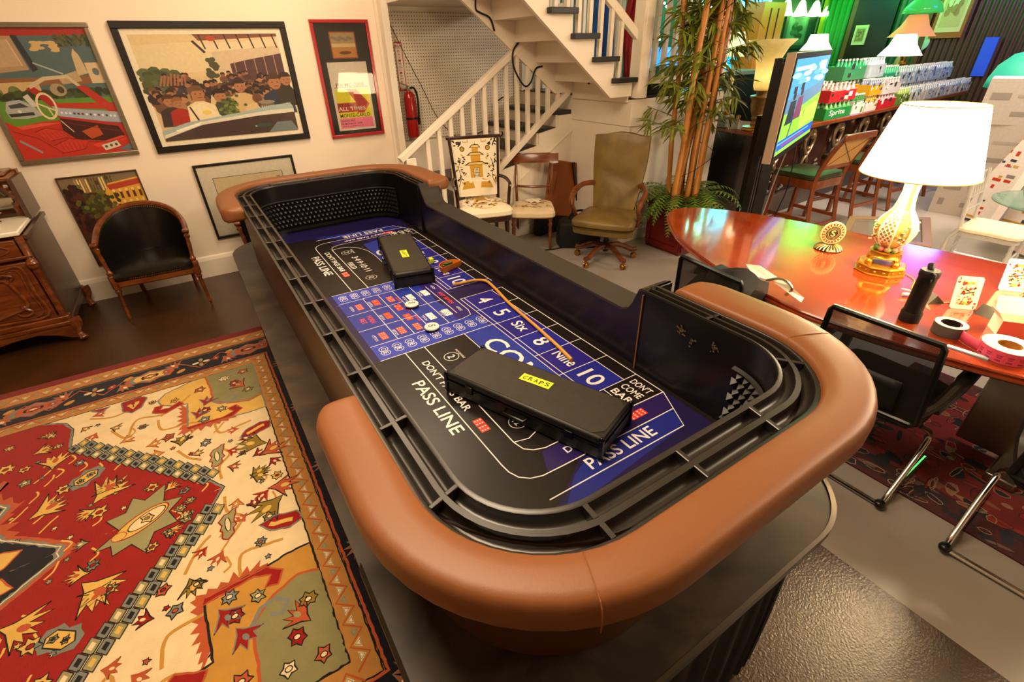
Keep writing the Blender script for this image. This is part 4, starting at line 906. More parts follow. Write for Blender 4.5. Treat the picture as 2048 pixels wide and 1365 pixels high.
def p_red(c):
    c.rect(0, 0, 1, 1, '#4e6468', 0); c.rect(0, 0, 1, .055, '#a3241a', 3)
    c.poly([(0, .055), (.37, .055), (.40, .30), (0, .33)], '#a98b6a', 2); c.poly([(.03, .09), (.33, .08), (.35, .27), (0, .29)], '#b79b78', 3); c.line([(.33, .08), (.36, .27)], .012, '#cdb28c', 4)
    c.poly([(.37, .05), (.42, .05), (.47, .30), (.42, .32)], '#2a3034', 4); c.line([(.45, .25), (.66, .34)], .012, '#aab0a8', 5)
    for i in range(16): c.ell(.5+rnd.random()*.2, .1+rnd.random()*.08, .04, .012, '#c9a86a', 2, 8)
    for i in range(60): c.ell(.72+rnd.random()*.28, .06+rnd.random()*.06, .03, .012, rnd.choice(('#2f3a22', '#46502c', '#5a5a38')), 3, 6, rnd.random()*3)
    c.poly([(.78, .36), (.80, .20), (.83, .15), (.86, .20), (.88, .34)], '#c4ac84', 3); c.rect(.88, .26, 1, .42, '#cdb58c', 3); c.ell(.95, .33, .03, .03, '#5d6a70', 4); c.poly([(.6, .36), (.78, .32), (.8, .40), (.62, .42)], '#b49a74', 3)
    c.rect(0, .36, 1, .42, '#8a5a34', 2); c.rect(0, .39, .42, .50, '#c5a877', 3)
    for x in (.05, .2): c.ell(x, .47, .055, .055, '#6e7440', 4)
    for i in range(60): c.ell(rnd.random(), .47+rnd.random()*.05, .04, .025, rnd.choice(('#2e3a1e', '#3d4c24', '#23301a')), 4, 7)
    c.poly([(0, .53), (1, .53), (1, .66), (.2, .74), (0, .72)], '#5a8a2c', 5)
    c.poly([(.05, .60), (.09, .53), (.2, .52), (.29, .57), (.33, .65), (.20, .67), (.06, .66)], '#a7aaa6', 6); c.poly([(.09, .56), (.2, .545), (.25, .58), (.1, .585)], '#3c444a', 7); c.poly([(.06, .625), (.27, .62), (.27, .645), (.07, .65)], '#2c3034', 7); c.ell(.16, .61, .014, .014, '#d8d8d0', 8); c.poly([(.24, .5), (.29, .48), (.33, .58), (.28, .58)], '#c6c3b8', 7)
    c.poly([(.30, .44), (.36, .42), (.58, .64), (.50, .66)], '#a32217', 8); c.line([(.33, .43), (.48, .37), (.68, .36), (1, .70)], .03, '#c7b594', 9); c.poly([(.72, .44), (.80, .43), (1, .62), (1, .74)], '#b02c1c', 9)
    c.ell(.56, .46, .07, .05, '#a09070', 8); c.ell(.58, .46, .03, .028, '#4a3a2c', 9)
    c.poly([(.44, .56), (1, .58), (1, .64), (.5, .60)], '#b5301d', 10); c.poly([(.44, .58), (.50, .60), (1, .66), (1, .75), (.54, .70), (.46, .66)], '#9fa8b4', 11)
    for i in range(14): c.ell(.5+i*.035, .64+i*.004, .012, .01, rnd.choice(('#3a3f48', '#dfe4e6', '#6d3a30')), 12, 7)
    c.poly([(.44, .66), (1, .76), (1, .84), (.5, .74)], '#b0261a', 12)
    c.ell(.40, .58, .075, .10, '#e2cfa4', 13, 22, .2, ring=.018); c.line([(.34, .56), (.46, .62)], .014, '#d8c69c', 13); c.line([(.40, .58), (.42, .66)], .012, '#d8c69c', 13)
    c.poly([(0, .74), (.3, .70), (.48, .70), (.6, .74), (1, .82), (1, 1), (0, 1)], '#b8281a', 12)
    c.poly([(.46, .68), (.95, .78), (.98, .86), (.80, .90), (.52, .86), (.44, .78)], '#3a0d08', 13); c.poly([(.6, .80), (.76, .76), (.78, .84), (.66, .87)], '#b54a1c', 14)
    c.poly([(.2, .78), (.3, .75), (.43, .78), (.46, .84), (.3, .86)], '#c53222', 14); c.poly([(.30, .90), (.46, .85), (.62, .88), (.56, .95), (.34, .97)], '#c43020', 15)
    for i in range(6): c.line([(.22+i*.035, .78), (.25+i*.04, .85)], .004, '#8f1c12', 16); c.line([(.36+i*.04, .88), (.38+i*.035, .95)], .004, '#8f1c12', 16)
    for P_ in ([(.2, .78), (.3, .75), (.43, .78), (.46, .84), (.3, .86)], [(.30, .90), (.46, .85), (.62, .88), (.56, .95), (.34, .97)], [(.44, .70), (.62, .75), (.97, .83)], [(.02, .76), (.2, .83), (.36, .97)], [(.62, .89), (.8, .91), (.97, .88)]): c.line(P_, .006, '#7c140c', 16)
    c.poly([(.02, .73), (.3, .71), (.45, .72), (.3, .735), (.05, .76)], '#d8503c', 14); c.poly([(.64, .92), (.95, .86), (.98, .89), (.7, .95)], '#d23c28', 14)
    c.poly([(0, .68), (.06, .72), (.34, .92), (.30, .97), (.1, 1), (0, 1)], '#bd2a1c', 15); c.line([(.04, .84), (.12, .90), (.18, .95)], .02, '#8d8f92', 17); c.line([(.46, .70), (.53, .80)], .008, '#cfc8b8', 16)
    c.poly([(.72, .93), (.88, .90), (.90, .95), (.74, .98)], '#cfc6ae', 17); [c.ell(.76+i*.05, .945-i*.006, .014, .012, '#4a4a48', 18) for i in range(3)]
    c.poly([(.86, .98), (1, .93), (1, 1)], '#5a6a78', 17)
frame('picture_frame', 'silver framed print of an open red convertible interior', -1.138, 1.212, -0.345, 2.172, 0.034, 0.03, mat('brushed_silver_frame', '#a39a86', 0.28, 0.9, noise=0.15, nscale=30), p_red)
def p_crowd(c):
    r = random.Random(4)
    c.rect(0, 0, 1, 1, '#e9dcc0', 0); c.rect(.035, .045, .965, .955, '#cfb68c', 1)
    L_, Rr, Tt, Bb = .035, .965, .045, .955
    c.poly([(L_, Tt), (Rr, Tt), (Rr, .4), (L_, .4)], '#d6bd8e', 2); c.poly([(L_, .13), (.5, .10), (.5, .35), (L_, .38)], '#d9c79c', 3)
    c.poly([(.50, .19), (Rr, .12), (Rr, .5), (.52, .5)], '#cdb795', 4); c.poly([(.41, .045), (Rr, .045), (Rr, .07), (.44, .10)], '#7f4a38', 5); c.poly([(.42, .13), (Rr, .09), (Rr, .15), (.46, .20)], '#dcc9a4', 5)
    for i in range(7): c.line([(.45+i*.08, .05), (.47+i*.08, .17)], .010, '#3c2a26', 6)
    c.line([(.40, .10), (.46, .20)], .018, '#3a2b2a', 6); c.ell(.52, .08, .03, .025, '#b0452e', 6)
    c.poly([(.60, .30), (.72, .27), (Rr, .22), (Rr, .5), (.60, .46)], '#54343a', 5)
    for i in range(5): c.line([(.63+i*.07, .28-i*.012), (.63+i*.07, .46)], .006, '#a8886c', 6)
    for i in range(70): c.ell(.04+abs(r.gauss(0, .12)), .42+r.uniform(-.09, .1), .035, .03, r.choice(('#3f4a2c', '#4f5836', '#5d6442')), 4, 7)
    for i in range(24): c.ell(.47+r.uniform(-.03, .04), .33+r.uniform(-.08, .08), .02, .02, '#4a4a34', 5, 6)
    for i in range(110):
        y = r.uniform(.38, .60); x = r.uniform(.06, .96)
        if y < .44 and x < .5 and not (.16 < x < .32): continue
        s_ = .018+.02*(y-.38)/.2; c.ell(x, y+s_*2.0, s_*1.5, s_*1.7, r.choice(('#2c2224', '#4a2c26', '#6b4a34', '#8c2f22', '#3b3440', '#a08058')), 6, 9); c.ell(x, y, s_*.78, s_*1.05, r.choice(('#b07a52', '#9c6848', '#8a563a')), 7, 9); c.poly([(x-s_*.85, y), (x-s_*.7, y-s_), (x, y-s_*1.35), (x+s_*.7, y-s_), (x+s_*.85, y), (x, y-s_*.5)], r.choice(('#2b1c18', '#3d261c', '#20181a', '#6b4a2c')), 8)
    for i in range(8): c.line([(.12+i*.022, .47), (.15+i*.02, .36+r.uniform(0, .03))], .012, '#9c6848', 8)
    # front row of people
    def man(x, y, s_, shirt, hair, hat=False):
        c.poly([(x-s_*1.9, y+s_*5), (x-s_*1.6, y+s_*1.9), (x-s_*.5, y+s_*1.2), (x+s_*.5, y+s_*1.2), (x+s_*1.7, y+s_*2), (x+s_*2, y+s_*5)], shirt, 10)
        c.ell(x, y, s_*.8, s_*1.15, '#a8714c', 11, 12); c.poly([(x-s_*.9, y+s_*.1), (x-s_*.9, y-s_*.8), (x-s_*.3, y-s_*1.4), (x+s_*.5, y-s_*1.35), (x+s_*.9, y-s_*.6), (x+s_*.5, y-s_*.5), (x-s_*.5, y-s_*.5)], hair, 12)
        c.ell(x-s_*.25, y, s_*.1, s_*.08, '#2a1a14', 12, 6); c.ell(x+s_*.35, y, s_*.1, s_*.08, '#2a1a14', 12, 6); c.line([(x-s_*.1, y+s_*.6), (x+s_*.4, y+s_*.6)], s_*.1, '#6b3226', 12)
    man(.14, .60, .045, '#3a2a2c', '#4a2c1c'); man(.19, .62, .04, '#a3261c', '#8a5a34'); man(.87, .48, .06, '#26304a', '#4a2c1c'); man(.955, .46, .05, '#332a24', '#33241a')
    man(.62, .50, .05, '#c8a878', '#3a2218'); man(.47, .58, .05, '#3a4432', '#1e1412'); man(.33, .55, .055, '#e2d0a4', '#6b4a2e')
    c.poly([(.24, .66), (.34, .64), (.46, .78), (.44, .82), (.30, .84), (.24, .80)], '#e6d6ae', 13); c.line([(.255, .66), (.29, .80)], .012, '#2e2e34', 14); c.ell(.355, .72, .03, .02, '#dcc85c', 14)
    for i in range(90): c.ell(.52+r.gauss(0, .03), .70+r.gauss(0, .06), .014, .014, r.choice(('#4a5a24', '#5e6c2c', '#38441c', '#76803a')), 14, 6)
    c.poly([(.62, .68), (.70, .66), (.76, .78), (.62, .80)], '#d0b487', 13)
    c.ell(.78, .70, .055, .05, '#6a5a4c', 14, 16); c.ell(.78, .66, .06, .018, '#8d8070', 15, 16); [c.ell(.74+i*.016, .71, .006, .02, '#b0a28c', 16, 6) for i in range(6)]
    c.ell(.72, .62, .035, .045, '#6b4028', 13); c.ell(.93, .70, .024, .018, '#e0dccb', 14, 16, ring=.003); c.text('Ford', .93, .70, .034, .018, '#e0dccb', 0, 15, -1)
    # the car
    c.poly([(L_, .86), (.20, .80), (.62, .735), (.78, .70), (.95, .68), (Rr, .72), (Rr, Bb), (L_, Bb)], '#9fb3ae', 16); c.poly([(L_, .90), (.3, .80), (.8, .74), (Rr, .74), (Rr, Bb), (L_, Bb)], '#d9d2bf', 17)
    c.poly([(L_, Bb), (L_, .93), (.3, .83), (.7, .785), (Rr, .775), (Rr, Bb)], '#463430', 18); c.ell(.72, .88, .06, .02, '#3d4a44', 19); c.ell(.66, .885, .008, .008, '#7ec0a0', 20, 8); c.poly([(.74, Bb), (.82, .86), (.93, .86), (Rr, Bb)], '#6f7a78', 19); c.poly([(.12, .86), (.3, .80), (.28, .83), (.13, .88)], '#f0ead6', 20)
frame('picture_frame', 'large black framed photograph of a crowd gathered around a pale car', -0.215, 1.196, 1.102, 2.184, 0.052, 0.03, mat('black_frame', '#17110d', 0.4, noise=0.2, nscale=20), p_crowd)
def p_poster(c):
    c.rect(0, 0, 1, 1, '#1d1512', 0); c.rect(.26, .07, .76, .30, '#a8542a', 1); c.rect(.28, .08, .74, .29, '#b89a6c', 2); c.rect(.28, .17, .74, .20, '#e0c48c', 3); c.rect(.28, .21, .74, .29, '#c98a3c', 3); c.ell(.52, .25, .12, .015, '#6a3a1c', 4)
    for i in range(8): c.ell(.32+i*.05, .12+.01*(i % 3), .05, .012, '#8f8276', 3, 7)
    c.rect(.12, .33, .90, .965, '#e7dccb', 1); c.rect(.17, .555, .86, .56, '#c5281c', 3); c.text('FIA MC-2008', .50, .535, .56, .035, '#3a2a22', 0, 3, -1)
    c.rect(.17, .575, .86, .845, '#e2dc14', 2); c.poly([(.17, .70), (.17, .79), (.57, .79), (.54, .802), (.70, .802), (.84, .72), (.60, .575), (.40, .575), (.56, .70)], '#b8211c', 3)
    c.rect(.17, .845, .86, .945, '#ef7fa0', 3)
    c.text('PIT LANE', .36, .722, .34, .027, '#1b1412', 0, 4, -1); c.text('ALL TIMES', .46, .757, .56, .036, '#f2ead8', 0, 4, -1); c.text('MONTE-CARLO', .50, .822, .62, .036, '#1b1412', 0, 4, -1)
    c.text('GRAND PRIX', .34, .872, .30, .018, '#3a1a20', 0, 4, -1); c.text('DE MONACO 2008', .40, .90, .44, .018, '#3a1a20', 0, 4, -1)
    for i in range(9): c.line([(.2+i*.05, .925), (.235+i*.05, .925)], .006, '#7a3040', 4)
frame('picture_frame', 'narrow red framed yellow and pink poster with pit lane lettering', 1.320, 1.167, 1.882, 2.203, 0.030, 0.03, mat('glossy_red_frame', '#a5101a', 0.25, coat=0.5), p_poster)
def p_line(c):
    c.rect(0, 0, 1, 1, '#f0e6d2', 0); c.line([(.13, .17), (.87, .17), (.87, .83), (.13, .83)], .008, '#1c1a18', 2, True); c.rect(.134, .175, .866, .825, '#e9d6ae', 1)
    c.rect(.80, .24, .835, .30, '#8f8f8c', 3); c.line([(.80, .27), (.835, .27)], .004, '#555', 4) if False else None
    c.rect(.24, .34, .36, .58, '#d9d0bc', 3); [c.line([(.25, .37+i*.03), (.35, .37+i*.03)], .004, '#a39a86', 4) for i in range(7)]
    c.ell(.46, .46, .05, .05, '#1c1a1a', 3); c.poly([(.36, .50), (.55, .48), (.56, .54), (.36, .56)], '#d8d2c4', 4); c.poly([(.36, .55), (.7, .5), (.72, .7), (.36, .72)], '#55504a', 3)
frame('picture_frame', 'black framed sketch with wide cream mat low on the wall', 0.003, 0.362, 0.887, 1.064, 0.022, 0.028, MATS['black_frame'], p_line)
def p_street(c):
    r = random.Random(9); c.rect(0, 0, 1, 1, '#4a2a18', 0)
    c.rect(0, 0, 1, .18, '#7c6a50', 1)
    for i in range(14): c.poly([(.18+i*.035, .02+r.uniform(0, .02)), (.20+i*.035, .02), (.20+i*.035, .17), (.18+i*.035, .17)], r.choice(('#e8c878', '#b08a50', '#5c4630')), 2)
    c.poly([(.50, .20), (.58, .10), (1, .06), (1, .62), (.62, .62)], '#d9a23c', 2); c.poly([(.55, .12), (1, .08), (1, .14), (.58, .18)], '#b0402c', 3)
    for i in range(5):
        for j in range(3): c.rect(.60+i*.085, .19+j*.13, .635+i*.085, .28+j*.13, '#5a3418', 3); c.ell(.617+i*.085, .19+j*.13, .018, .02, '#f0cc70', 4)
    for i in range(60): c.ell(r.uniform(0, .2), r.uniform(.1, .6), .05, .04, r.choice(('#3c1c18', '#54281e', '#2c1814')), 4, 7)
    for i in range(120): c.ell(.36+r.gauss(0, .11), .34+r.gauss(0, .10), .03, .025, r.choice(('#5c5a24', '#6e6a30', '#3f4420', '#4c3c1c')), 5, 7)
    for i in range(60): c.ell(r.uniform(.1, 1), r.uniform(.6, 1), .05, .03, r.choice(('#3c1c18', '#8c5a4a', '#5a2a20', '#a08070', '#2c1814')), 5, 7)
    c.rect(.32, .60, .60, .65, '#c9a090', 6)
frame('picture_frame', 'thin brown framed street scene of a tree and gold facade low on the wall', -0.985, 0.31, -0.42, 1.090, 0.010, 0.022, mat('thin_brown_frame', '#4a2c16', 0.4), p_street, gloss=False)
# ================================================================ carved sideboard at the left
sb = thing('sideboard', 'carved walnut sideboard with white marble top and mirrored back', 'sideboard', (-1.9, 5.1, 0))
XS, YB_, YFt = -1.155, 5.45, 4.70
M_SBS = mat('varnished_side_panel', '#4c3628', 0.35, noise=0.25, nscale=3, stretch=(1, 1, 6), coat=0.2)
MB().box((-1.9, (YFt+0.03+YB_)/2, 0.49), (1.44, YB_-YFt-0.06, 0.68)).build('carcass', M_WALNUT, sb, True, bevel=0.006)
MB().box((XS-0.015, (YFt+YB_)/2, 0.50), (0.03, YB_-YFt-0.04, 0.66)).box((XS-0.0, (YFt+YB_)/2, 0.17), (0.025, YB_-YFt-0.02, 0.05)).box((XS-0.0, (YFt+YB_)/2, 0.845), (0.03, YB_-YFt, 0.03)).build('side_panel', M_SBS, sb, True, bevel=0.003)
MB().box((-1.92, 4.93, 0.882), (1.50, 0.52, 0.032)).build('marble_top', mat('white_marble', '#efe6d6', 0.2, noise=0.08, nscale=4), sb, True, bevel=0.008)
def ring3(pts, y, r, k=6): return MB().tube([(p.x, y, p.z) for p in smoothcurve([(a_, 0, b_) for a_, b_ in pts], k, True)], r, 8, closed=True)
for n_, x0, x1 in ((0, -1.87, -1.22), (1, -2.58, -1.93)):
    dr = MB().box(((x0+x1)/2, YFt+0.005, 0.775), (x1-x0, 0.04, 0.13)).build('drawer', M_WALNUT, sb, True, bevel=0.008)
    cx = (x0+x1)/2
    q = ring3([(x0+.05, .775), (x0+.12, .81), (cx-.08, .80), (cx, .815), (cx+.08, .80), (x1-.12, .81), (x1-.05, .775), (x1-.12, .745), (cx, .735), (x0+.12, .745)], YFt-0.016, 0.008).build('drawer_moulding', M_WALNUT, None, smooth=True)
    q.parent = dr
    do = MB().box((cx, YFt+0.005, 0.445), (x1-x0, 0.04, 0.46)).build('door', M_WALNUT, sb, True, bevel=0.008)
    for kk, r_ in ((1.0, 0.012), (0.90, 0.006)):
        w2, h2 = (x1-x0)/2*0.86*kk, 0.195*kk
        q = ring3([(cx-w2, .445-h2), (cx-w2, .445), (cx-w2, .445+h2), (cx-w2*.6, .445+h2*1.04), (cx, .445+h2*1.08), (cx+w2*.6, .445+h2*1.04), (cx+w2, .445+h2), (cx+w2, .445), (cx+w2, .445-h2), (cx, .445-h2)], YFt-0.018, r_, 4).build('door_moulding', M_WALNUT, None, smooth=True); q.parent = do
    w2, h2 = (x1-x0)/2*0.62, 0.13
    q = ring3([(cx-w2, .445-h2*.7), (cx-w2*.95, .445+h2*.2), (cx-w2*.8, .445+h2*.9), (cx-w2*.4, .445+h2), (cx, .445+h2*1.2), (cx+w2*.4, .445+h2), (cx+w2*.8, .445+h2*.9), (cx+w2*.95, .445+h2*.2), (cx+w2, .445-h2*.7), (cx+w2*.5, .445-h2), (cx, .445-h2*1.15), (cx-w2*.5, .445-h2)], YFt-0.02, 0.013, 5)
    for sx_ in (-1, 1):
        for sy_ in (-1, 1): q.ball((cx+sx_*w2*.88, YFt-0.022, .445+sy_*h2*.8), 0.022, 8, 6, (1, .6, 1)); q.tube(smoothcurve([(cx+sx_*w2*.88, YFt-.025, .445+sy_*h2*.8), (cx+sx_*w2*1.05, YFt-.03, .445+sy_*h2*1.1), (cx+sx_*w2*.8, YFt-.03, .445+sy_*h2*1.25), (cx+sx_*w2*.6, YFt-.025, .445+sy_*h2*1.05)]), [.010]*18+[.004], 6)
    q = q.build('door_carving', M_WALNUT, None, smooth=True); q.parent = do
for x in (-1.19, -2.61):
    MB().tube([(x, YFt-0.005, 0.2), (x, YFt-0.01, 0.35), (x, YFt-0.012, 0.5), (x, YFt-0.016, 0.62), (x, YFt-0.03, 0.66), (x, YFt-0.01, 0.70), (x, YFt-0.005, 0.86)], [0.022, 0.02, 0.02, 0.024, 0.036, 0.022, 0.024], 8).ball((x, YFt-0.03, 0.655), 0.035, 8, 6, (1, .8, 1.3)).build('corner_column', M_WALNUT, sb, True, smooth=True)
MB().box((-1.9, YFt-0.005, 0.71), (1.46, 0.05, 0.022)).box((-1.9, YFt-0.01, 0.205), (1.50, 0.07, 0.04)).box((-1.9, YFt-0.02, 0.17), (1.54, 0.08, 0.03)).build('mouldings', M_WALNUT, sb, True, bevel=0.006)
ap = [(-2.66, .16), (-2.66, .05), (-2.62, .035), (-2.55, .07), (-2.45, .115), (-2.3, .11), (-2.1, .08), (-1.9, .065), (-1.7, .08), (-1.5, .11), (-1.38, .115), (-1.28, .085), (-1.2, .04), (-1.15, .03), (-1.13, .05), (-1.135, .16)]
MB().prism(ap, YFt-0.05, YFt-0.015, lambda v: Vector((v.x, v.z, v.y))).build('apron', M_WALNUT, sb, True, bevel=0.006)
for x in (-1.145, -2.655):
    for y in (YFt-0.02, YB_-0.05): MB().tube(smoothcurve([(x, y, .19), (x+.01, y-.015, .13), (x, y-.02, .08), (x+.01, y-.035, .045), (x+.02, y-.05, .02)], 4), [.045, .045, .044, .04, .036, .03, .027, .024, .022, .02, .02, .022, .025, .028, .03, .03, .026], 8).build('foot', M_WALNUT, sb, True, smooth=True)
MB().box((-1.9, 5.40, 1.05), (1.48, 0.06, 0.32)).build('back_board', M_WALNUT, sb, True)
MB().box((XS-0.012, 5.27, 1.03), (0.03, 0.36, 0.29)).build('upper_side_panel', M_SBS, sb, True)
MB().box((-1.9, 5.365, 1.04), (1.26, 0.006, 0.26)).build('mirror', mat('mirror_glass', '#b8b0a4', 0.04, 1.0), sb, True)
for x in (-1.21, -2.59):
    MB().tube(smoothcurve([(x, 5.2, .90), (x-.005, 5.17, .94), (x+.01, 5.16, .98), (x+.03, 5.15, 1.03), (x, 5.16, 1.08), (x-.01, 5.17, 1.12), (x, 5.18, 1.17)], 4), [.036, .038, .034, .03, .026, .03, .036, .034, .03, .026, .024, .026, .03, .034, .032, .028, .026, .028, .032, .036, .034, .03, .03, .032, .034], 8).build('carved_post', M_WALNUT, sb, True, smooth=True)
MB().box((-1.92, 5.27, 1.185), (1.50, 0.36, 0.03)).box((-1.92, 5.27, 1.21), (1.46, 0.30, 0.02)).build('cornice', M_WALNUT, sb, True, bevel=0.008)
cr_ = [(-2.6, 1.22), (-2.5, 1.25), (-2.35, 1.28), (-2.2, 1.36), (-1.9, 1.46), (-1.6, 1.36), (-1.45, 1.28), (-1.3, 1.25), (-1.2, 1.22)]
m_ = MB().prism(cr_, 5.22, 5.26, lambda v: Vector((v.x, v.z, v.y)))
for i in range(22): t = i/21; x = -2.5+t*1.24; m_.ball((x, 5.215, 1.235+.09*(1-abs(2*t-1))+rnd.uniform(-.01, .01)), .028, 7, 5, (1.2, .5, .8), rotm(0, rnd.uniform(0, 3), 0))
m_.build('crest_carving', M_WALNUT, sb, True, smooth=True)
sf = thing('silver_figure', 'small silver winged figure standing on the marble sideboard top', 'figurine', (-1.34, 5.02, 0.9))
MB().lathe([(.03, 0), (.032, .01), (.012, .02), (.010, .05)], n=14).build('base', M_CHROME, sf, smooth=True)
MB().tube([(-.05, 0, .06), (0, 0, .065), (.06, -.01, .075)], [.006, .016, .004], 8).bar((0, -.06, .07), (0, .06, .07), .03, .005).bar((-.045, 0, .065), (-.06, 0, .1), .02, .004).build('body', M_CHROME, sf, smooth=True)
# ================================================================ black leather tub chairs
M_BLTH = mat('black_leather', '#15120f', 0.27, noise=0.15, nscale=6, bump=0.12, bscale=250)
def turned(p0, p1, prof, n=10):
    p0 = Vector(p0); p1 = Vector(p1); return MB().tube([p0.lerp(p1, t) for t, r in prof], [r for t, r in prof], n)
LEGP = [(0, .024), (.06, .026), (.10, .018), (.13, .024), (.17, .022), (.20, .016), (.6, .013), (.82, .011), (.85, .015), (.88, .015), (.90, .009), (1, .008)]
tc = thing('tub_armchair', 'black leather tub armchair with brass nails in front of the street picture', 'armchair', (-0.515, 5.05, 0), -0.03, 'black leather tub armchairs')
def ush(t):  # plan of the back shell: t 0..1 round from left post to right post
    a = PI*(1+t); x = -0.315*math.cos(PI*t); y = -0.22+0.50*math.sin(PI*t)**0.62
    return x, y
def utop(t): return 0.655+0.185*math.sin(PI*t)**0.9 if 0 < t < 1 else 0.655
rg = []; rg2 = []
for i in range(33):
    t = i/32; x, y = ush(t); zt = utop(t); k = 0.96
    rg.append([(x*.86, -.22+(y+.22)*.90, .40), (x*.90, -.22+(y+.22)*.93, .50), (x*.94, -.22+(y+.22)*.96, zt-.03), (x*.955, -.22+(y+.22)*.97, zt-.008), (x, y, zt-.008), (x, y, .6), (x*.95, y*.97, .40)])
MB().loft(rg, closed=False).build('back_shell', M_BLTH, tc, smooth=True)
MB().tube([(ush(i/32)[0]*1.0, ush(i/32)[1]+.004, utop(i/32)) for i in range(33)], [.022]*33, 8, sx=1.0).build('top_rail', M_WALNUT, tc, smooth=True)
nl = MB()
for i in range(60): t = .04+.92*i/59; x, y = ush(t); nl.ball((x*.955, -.22+(y+.22)*.962, utop(t)-.022), .0045, 6, 4)
nl.build('nail_trim', M_BRASS, tc)['kind'] = 'stuff'
sp = [(-.30, -.27), (-.15, -.295), (0, -.30), (.15, -.295), (.30, -.27), (.27, 0), (.22, .2), (.12, .25), (0, .262), (-.12, .25), (-.22, .2), (-.27, 0)]
sp = [(p.x, p.y) for p in smoothcurve([(a_, b_, 0) for a_, b_ in sp], 3, True)]
def slab(poly, levels, m, name, par, **k):
    return MB().loft([[(x*s_, y*s_+dy, z) for x, y in poly] for s_, z, dy in levels], cap=True).build(name, m, par, smooth=True, **k)
slab(sp, [(.97, .36, 0), (1, .375, 0), (1.0, .41, 0), (.97, .435, 0), (.8, .452, 0), (.4, .462, 0), (.02, .465, 0)], M_BLTH, 'seat', tc)
slab(sp, [(.96, .315, 0), (1.0, .325, 0), (1.0, .362, 0), (.97, .366, 0)], M_WALNUT, 'seat_rail', tc, angle=.5)
nl = MB()
for i in range(44): x = -.285+.57*i/43; nl.ball((x, -.303+.33*x*x*.9, .378), .0045, 6, 4)
nl.build('nail_trim', M_BRASS, tc)['kind'] = 'stuff'
for s_ in (-1, 1):
    turned((s_*.29, -.265, .33), (s_*.305, -.275, 0), LEGP).build('leg', M_WALNUT, tc, smooth=True)
    MB().tube(smoothcurve([(s_*.21, .2, .33), (s_*.21, .22, .16), (s_*.205, .255, 0)], 4), [.02]*4+[.017]*4+[.014], 8).build('leg', M_WALNUT, tc, smooth=True)
    MB().bar((s_*.29, -.265, .30), (s_*.292, -.26, .42), .05, .05).build('post_block', M_WALNUT, tc, bevel=.006)
    turned((s_*.292, -.26, .42), (s_*.315, -.215, .665), [(0, .020), (.08, .025), (.14, .016), (.22, .014), (.55, .017), (.75, .014), (.80, .022), (.86, .024), (.90, .016), (1, .02)]).build('arm_post', M_WALNUT, tc, smooth=True)
    MB().box((s_*.315, -.22, .672), (.05, .055, .022)).build('arm_cap', M_WALNUT, tc, bevel=.006)
o = dup(tc, (0.50, 4.98, 0), 0.0, 'black leather tub armchair mostly hidden behind the far end of the craps table')
# ================================================================ pagoda chair
pc = thing('upholstered_armchair', 'tall dark wood chair upholstered in yellow pagoda fabric', 'armchair', (2.38, 4.30, 0), -0.33)
def M_fab(name, base): return mat(name, base, 0.85, attr=True, noise=0.06, nscale=60, bump=0.2, bscale=500)
M_PF = M_fab('pagoda_fabric', '#ffffff')
cp = [(-.245, -.25), (0, -.275), (.245, -.25), (.26, -.1), (.235, .12), (.2, .2), (0, .22), (-.2, .2), (-.235, .12), (-.26, -.1)]
cp = [(p.x, p.y) for p in smoothcurve([(a_, b_, 0) for a_, b_ in cp], 3, True)]
ST = .60
levels = [(.98, ST-.10), (1.03, ST-.085), (1.03, ST-.05), (.97, ST-.025), (.78, ST-.008), (.4, ST), (.02, ST+.002)]
def seat_z(u, v):
    r = max(1e-3, math.hypot(u/.25, v/.25)); return ST+.002-(r**4)*.022 if r < 1.05 else ST-.03
GY, BKK, IV = '#c9962c', '#221a14', '#ece0c4'
sc_ = Canvas(lambda u, v, h: (u, v, seat_z(u, v)+h+.0035), .00008)
for s_ in (-1, 1):
    for i in range(18):
        a = rnd.uniform(0, 6); x, y = s_*(.05+.17*rnd.random()), rnd.uniform(-.2, .16); sc_.ell(x, y, .03, .009, rnd.choice((GY, BKK, GY)), 1, 8, a); sc_.ell(x+.02, y+.015, .014, .006, BKK, 2, 6, a+1)
sc_.poly([(-.06, .02), (.06, .02), (.05, .15), (-.05, .15)], GY, 3); sc_.ell(0, -.08, .045, .03, GY, 3, 10); sc_.ell(0, -.08, .02, .014, BKK, 4, 8)
[sc_.line([(-.045, y), (.045, y)], .005, BKK, 5) for y in (.04, .07, .10, .13)]; sc_.ell(0, -.18, .10, .05, GY, 2, 14, 0, .008)
sc_.build('seat', M_PF, pc, extra=[(MB().loft([[(x*s_, y*s_, z) for x, y in cp] for s_, z in levels], cap=True), IV)])
TB = lambda u, z: Vector((u*(.215+.035*(z-.62)/.55)/.215, .175+(z-.60)*.16, z))   # leaning back plane
bc = Canvas(lambda u, v, h: tuple(TB(u, v)+Vector((0, -.031-h, .0))), .0001)
def bp(pts, col, ly=1): bc.poly(pts, col, ly)
for z0, w_, hh in ((.80, .075, .12), (.94, .055, .07), (1.03, .035, .05)):
    bp([(-w_*.8, z0), (w_*.8, z0), (w_*.8, z0+hh), (-w_*.8, z0+hh)], GY, 2)
    bp([(-w_*1.5, z0+hh), (w_*1.5, z0+hh), (w_*.8, z0+hh+.03), (-w_*.8, z0+hh+.03)], BKK, 3); bp([(-w_*1.15, z0+hh+.004), (w_*1.15, z0+hh+.004), (w_*.75, z0+hh+.024), (-w_*.75, z0+hh+.024)], '#e0c070', 4)
bp([(-.004, 1.08), (.004, 1.08), (0, 1.15)], BKK, 3); bp([(-.03, 1.08), (.03, 1.08), (0, 1.115)], BKK, 3)
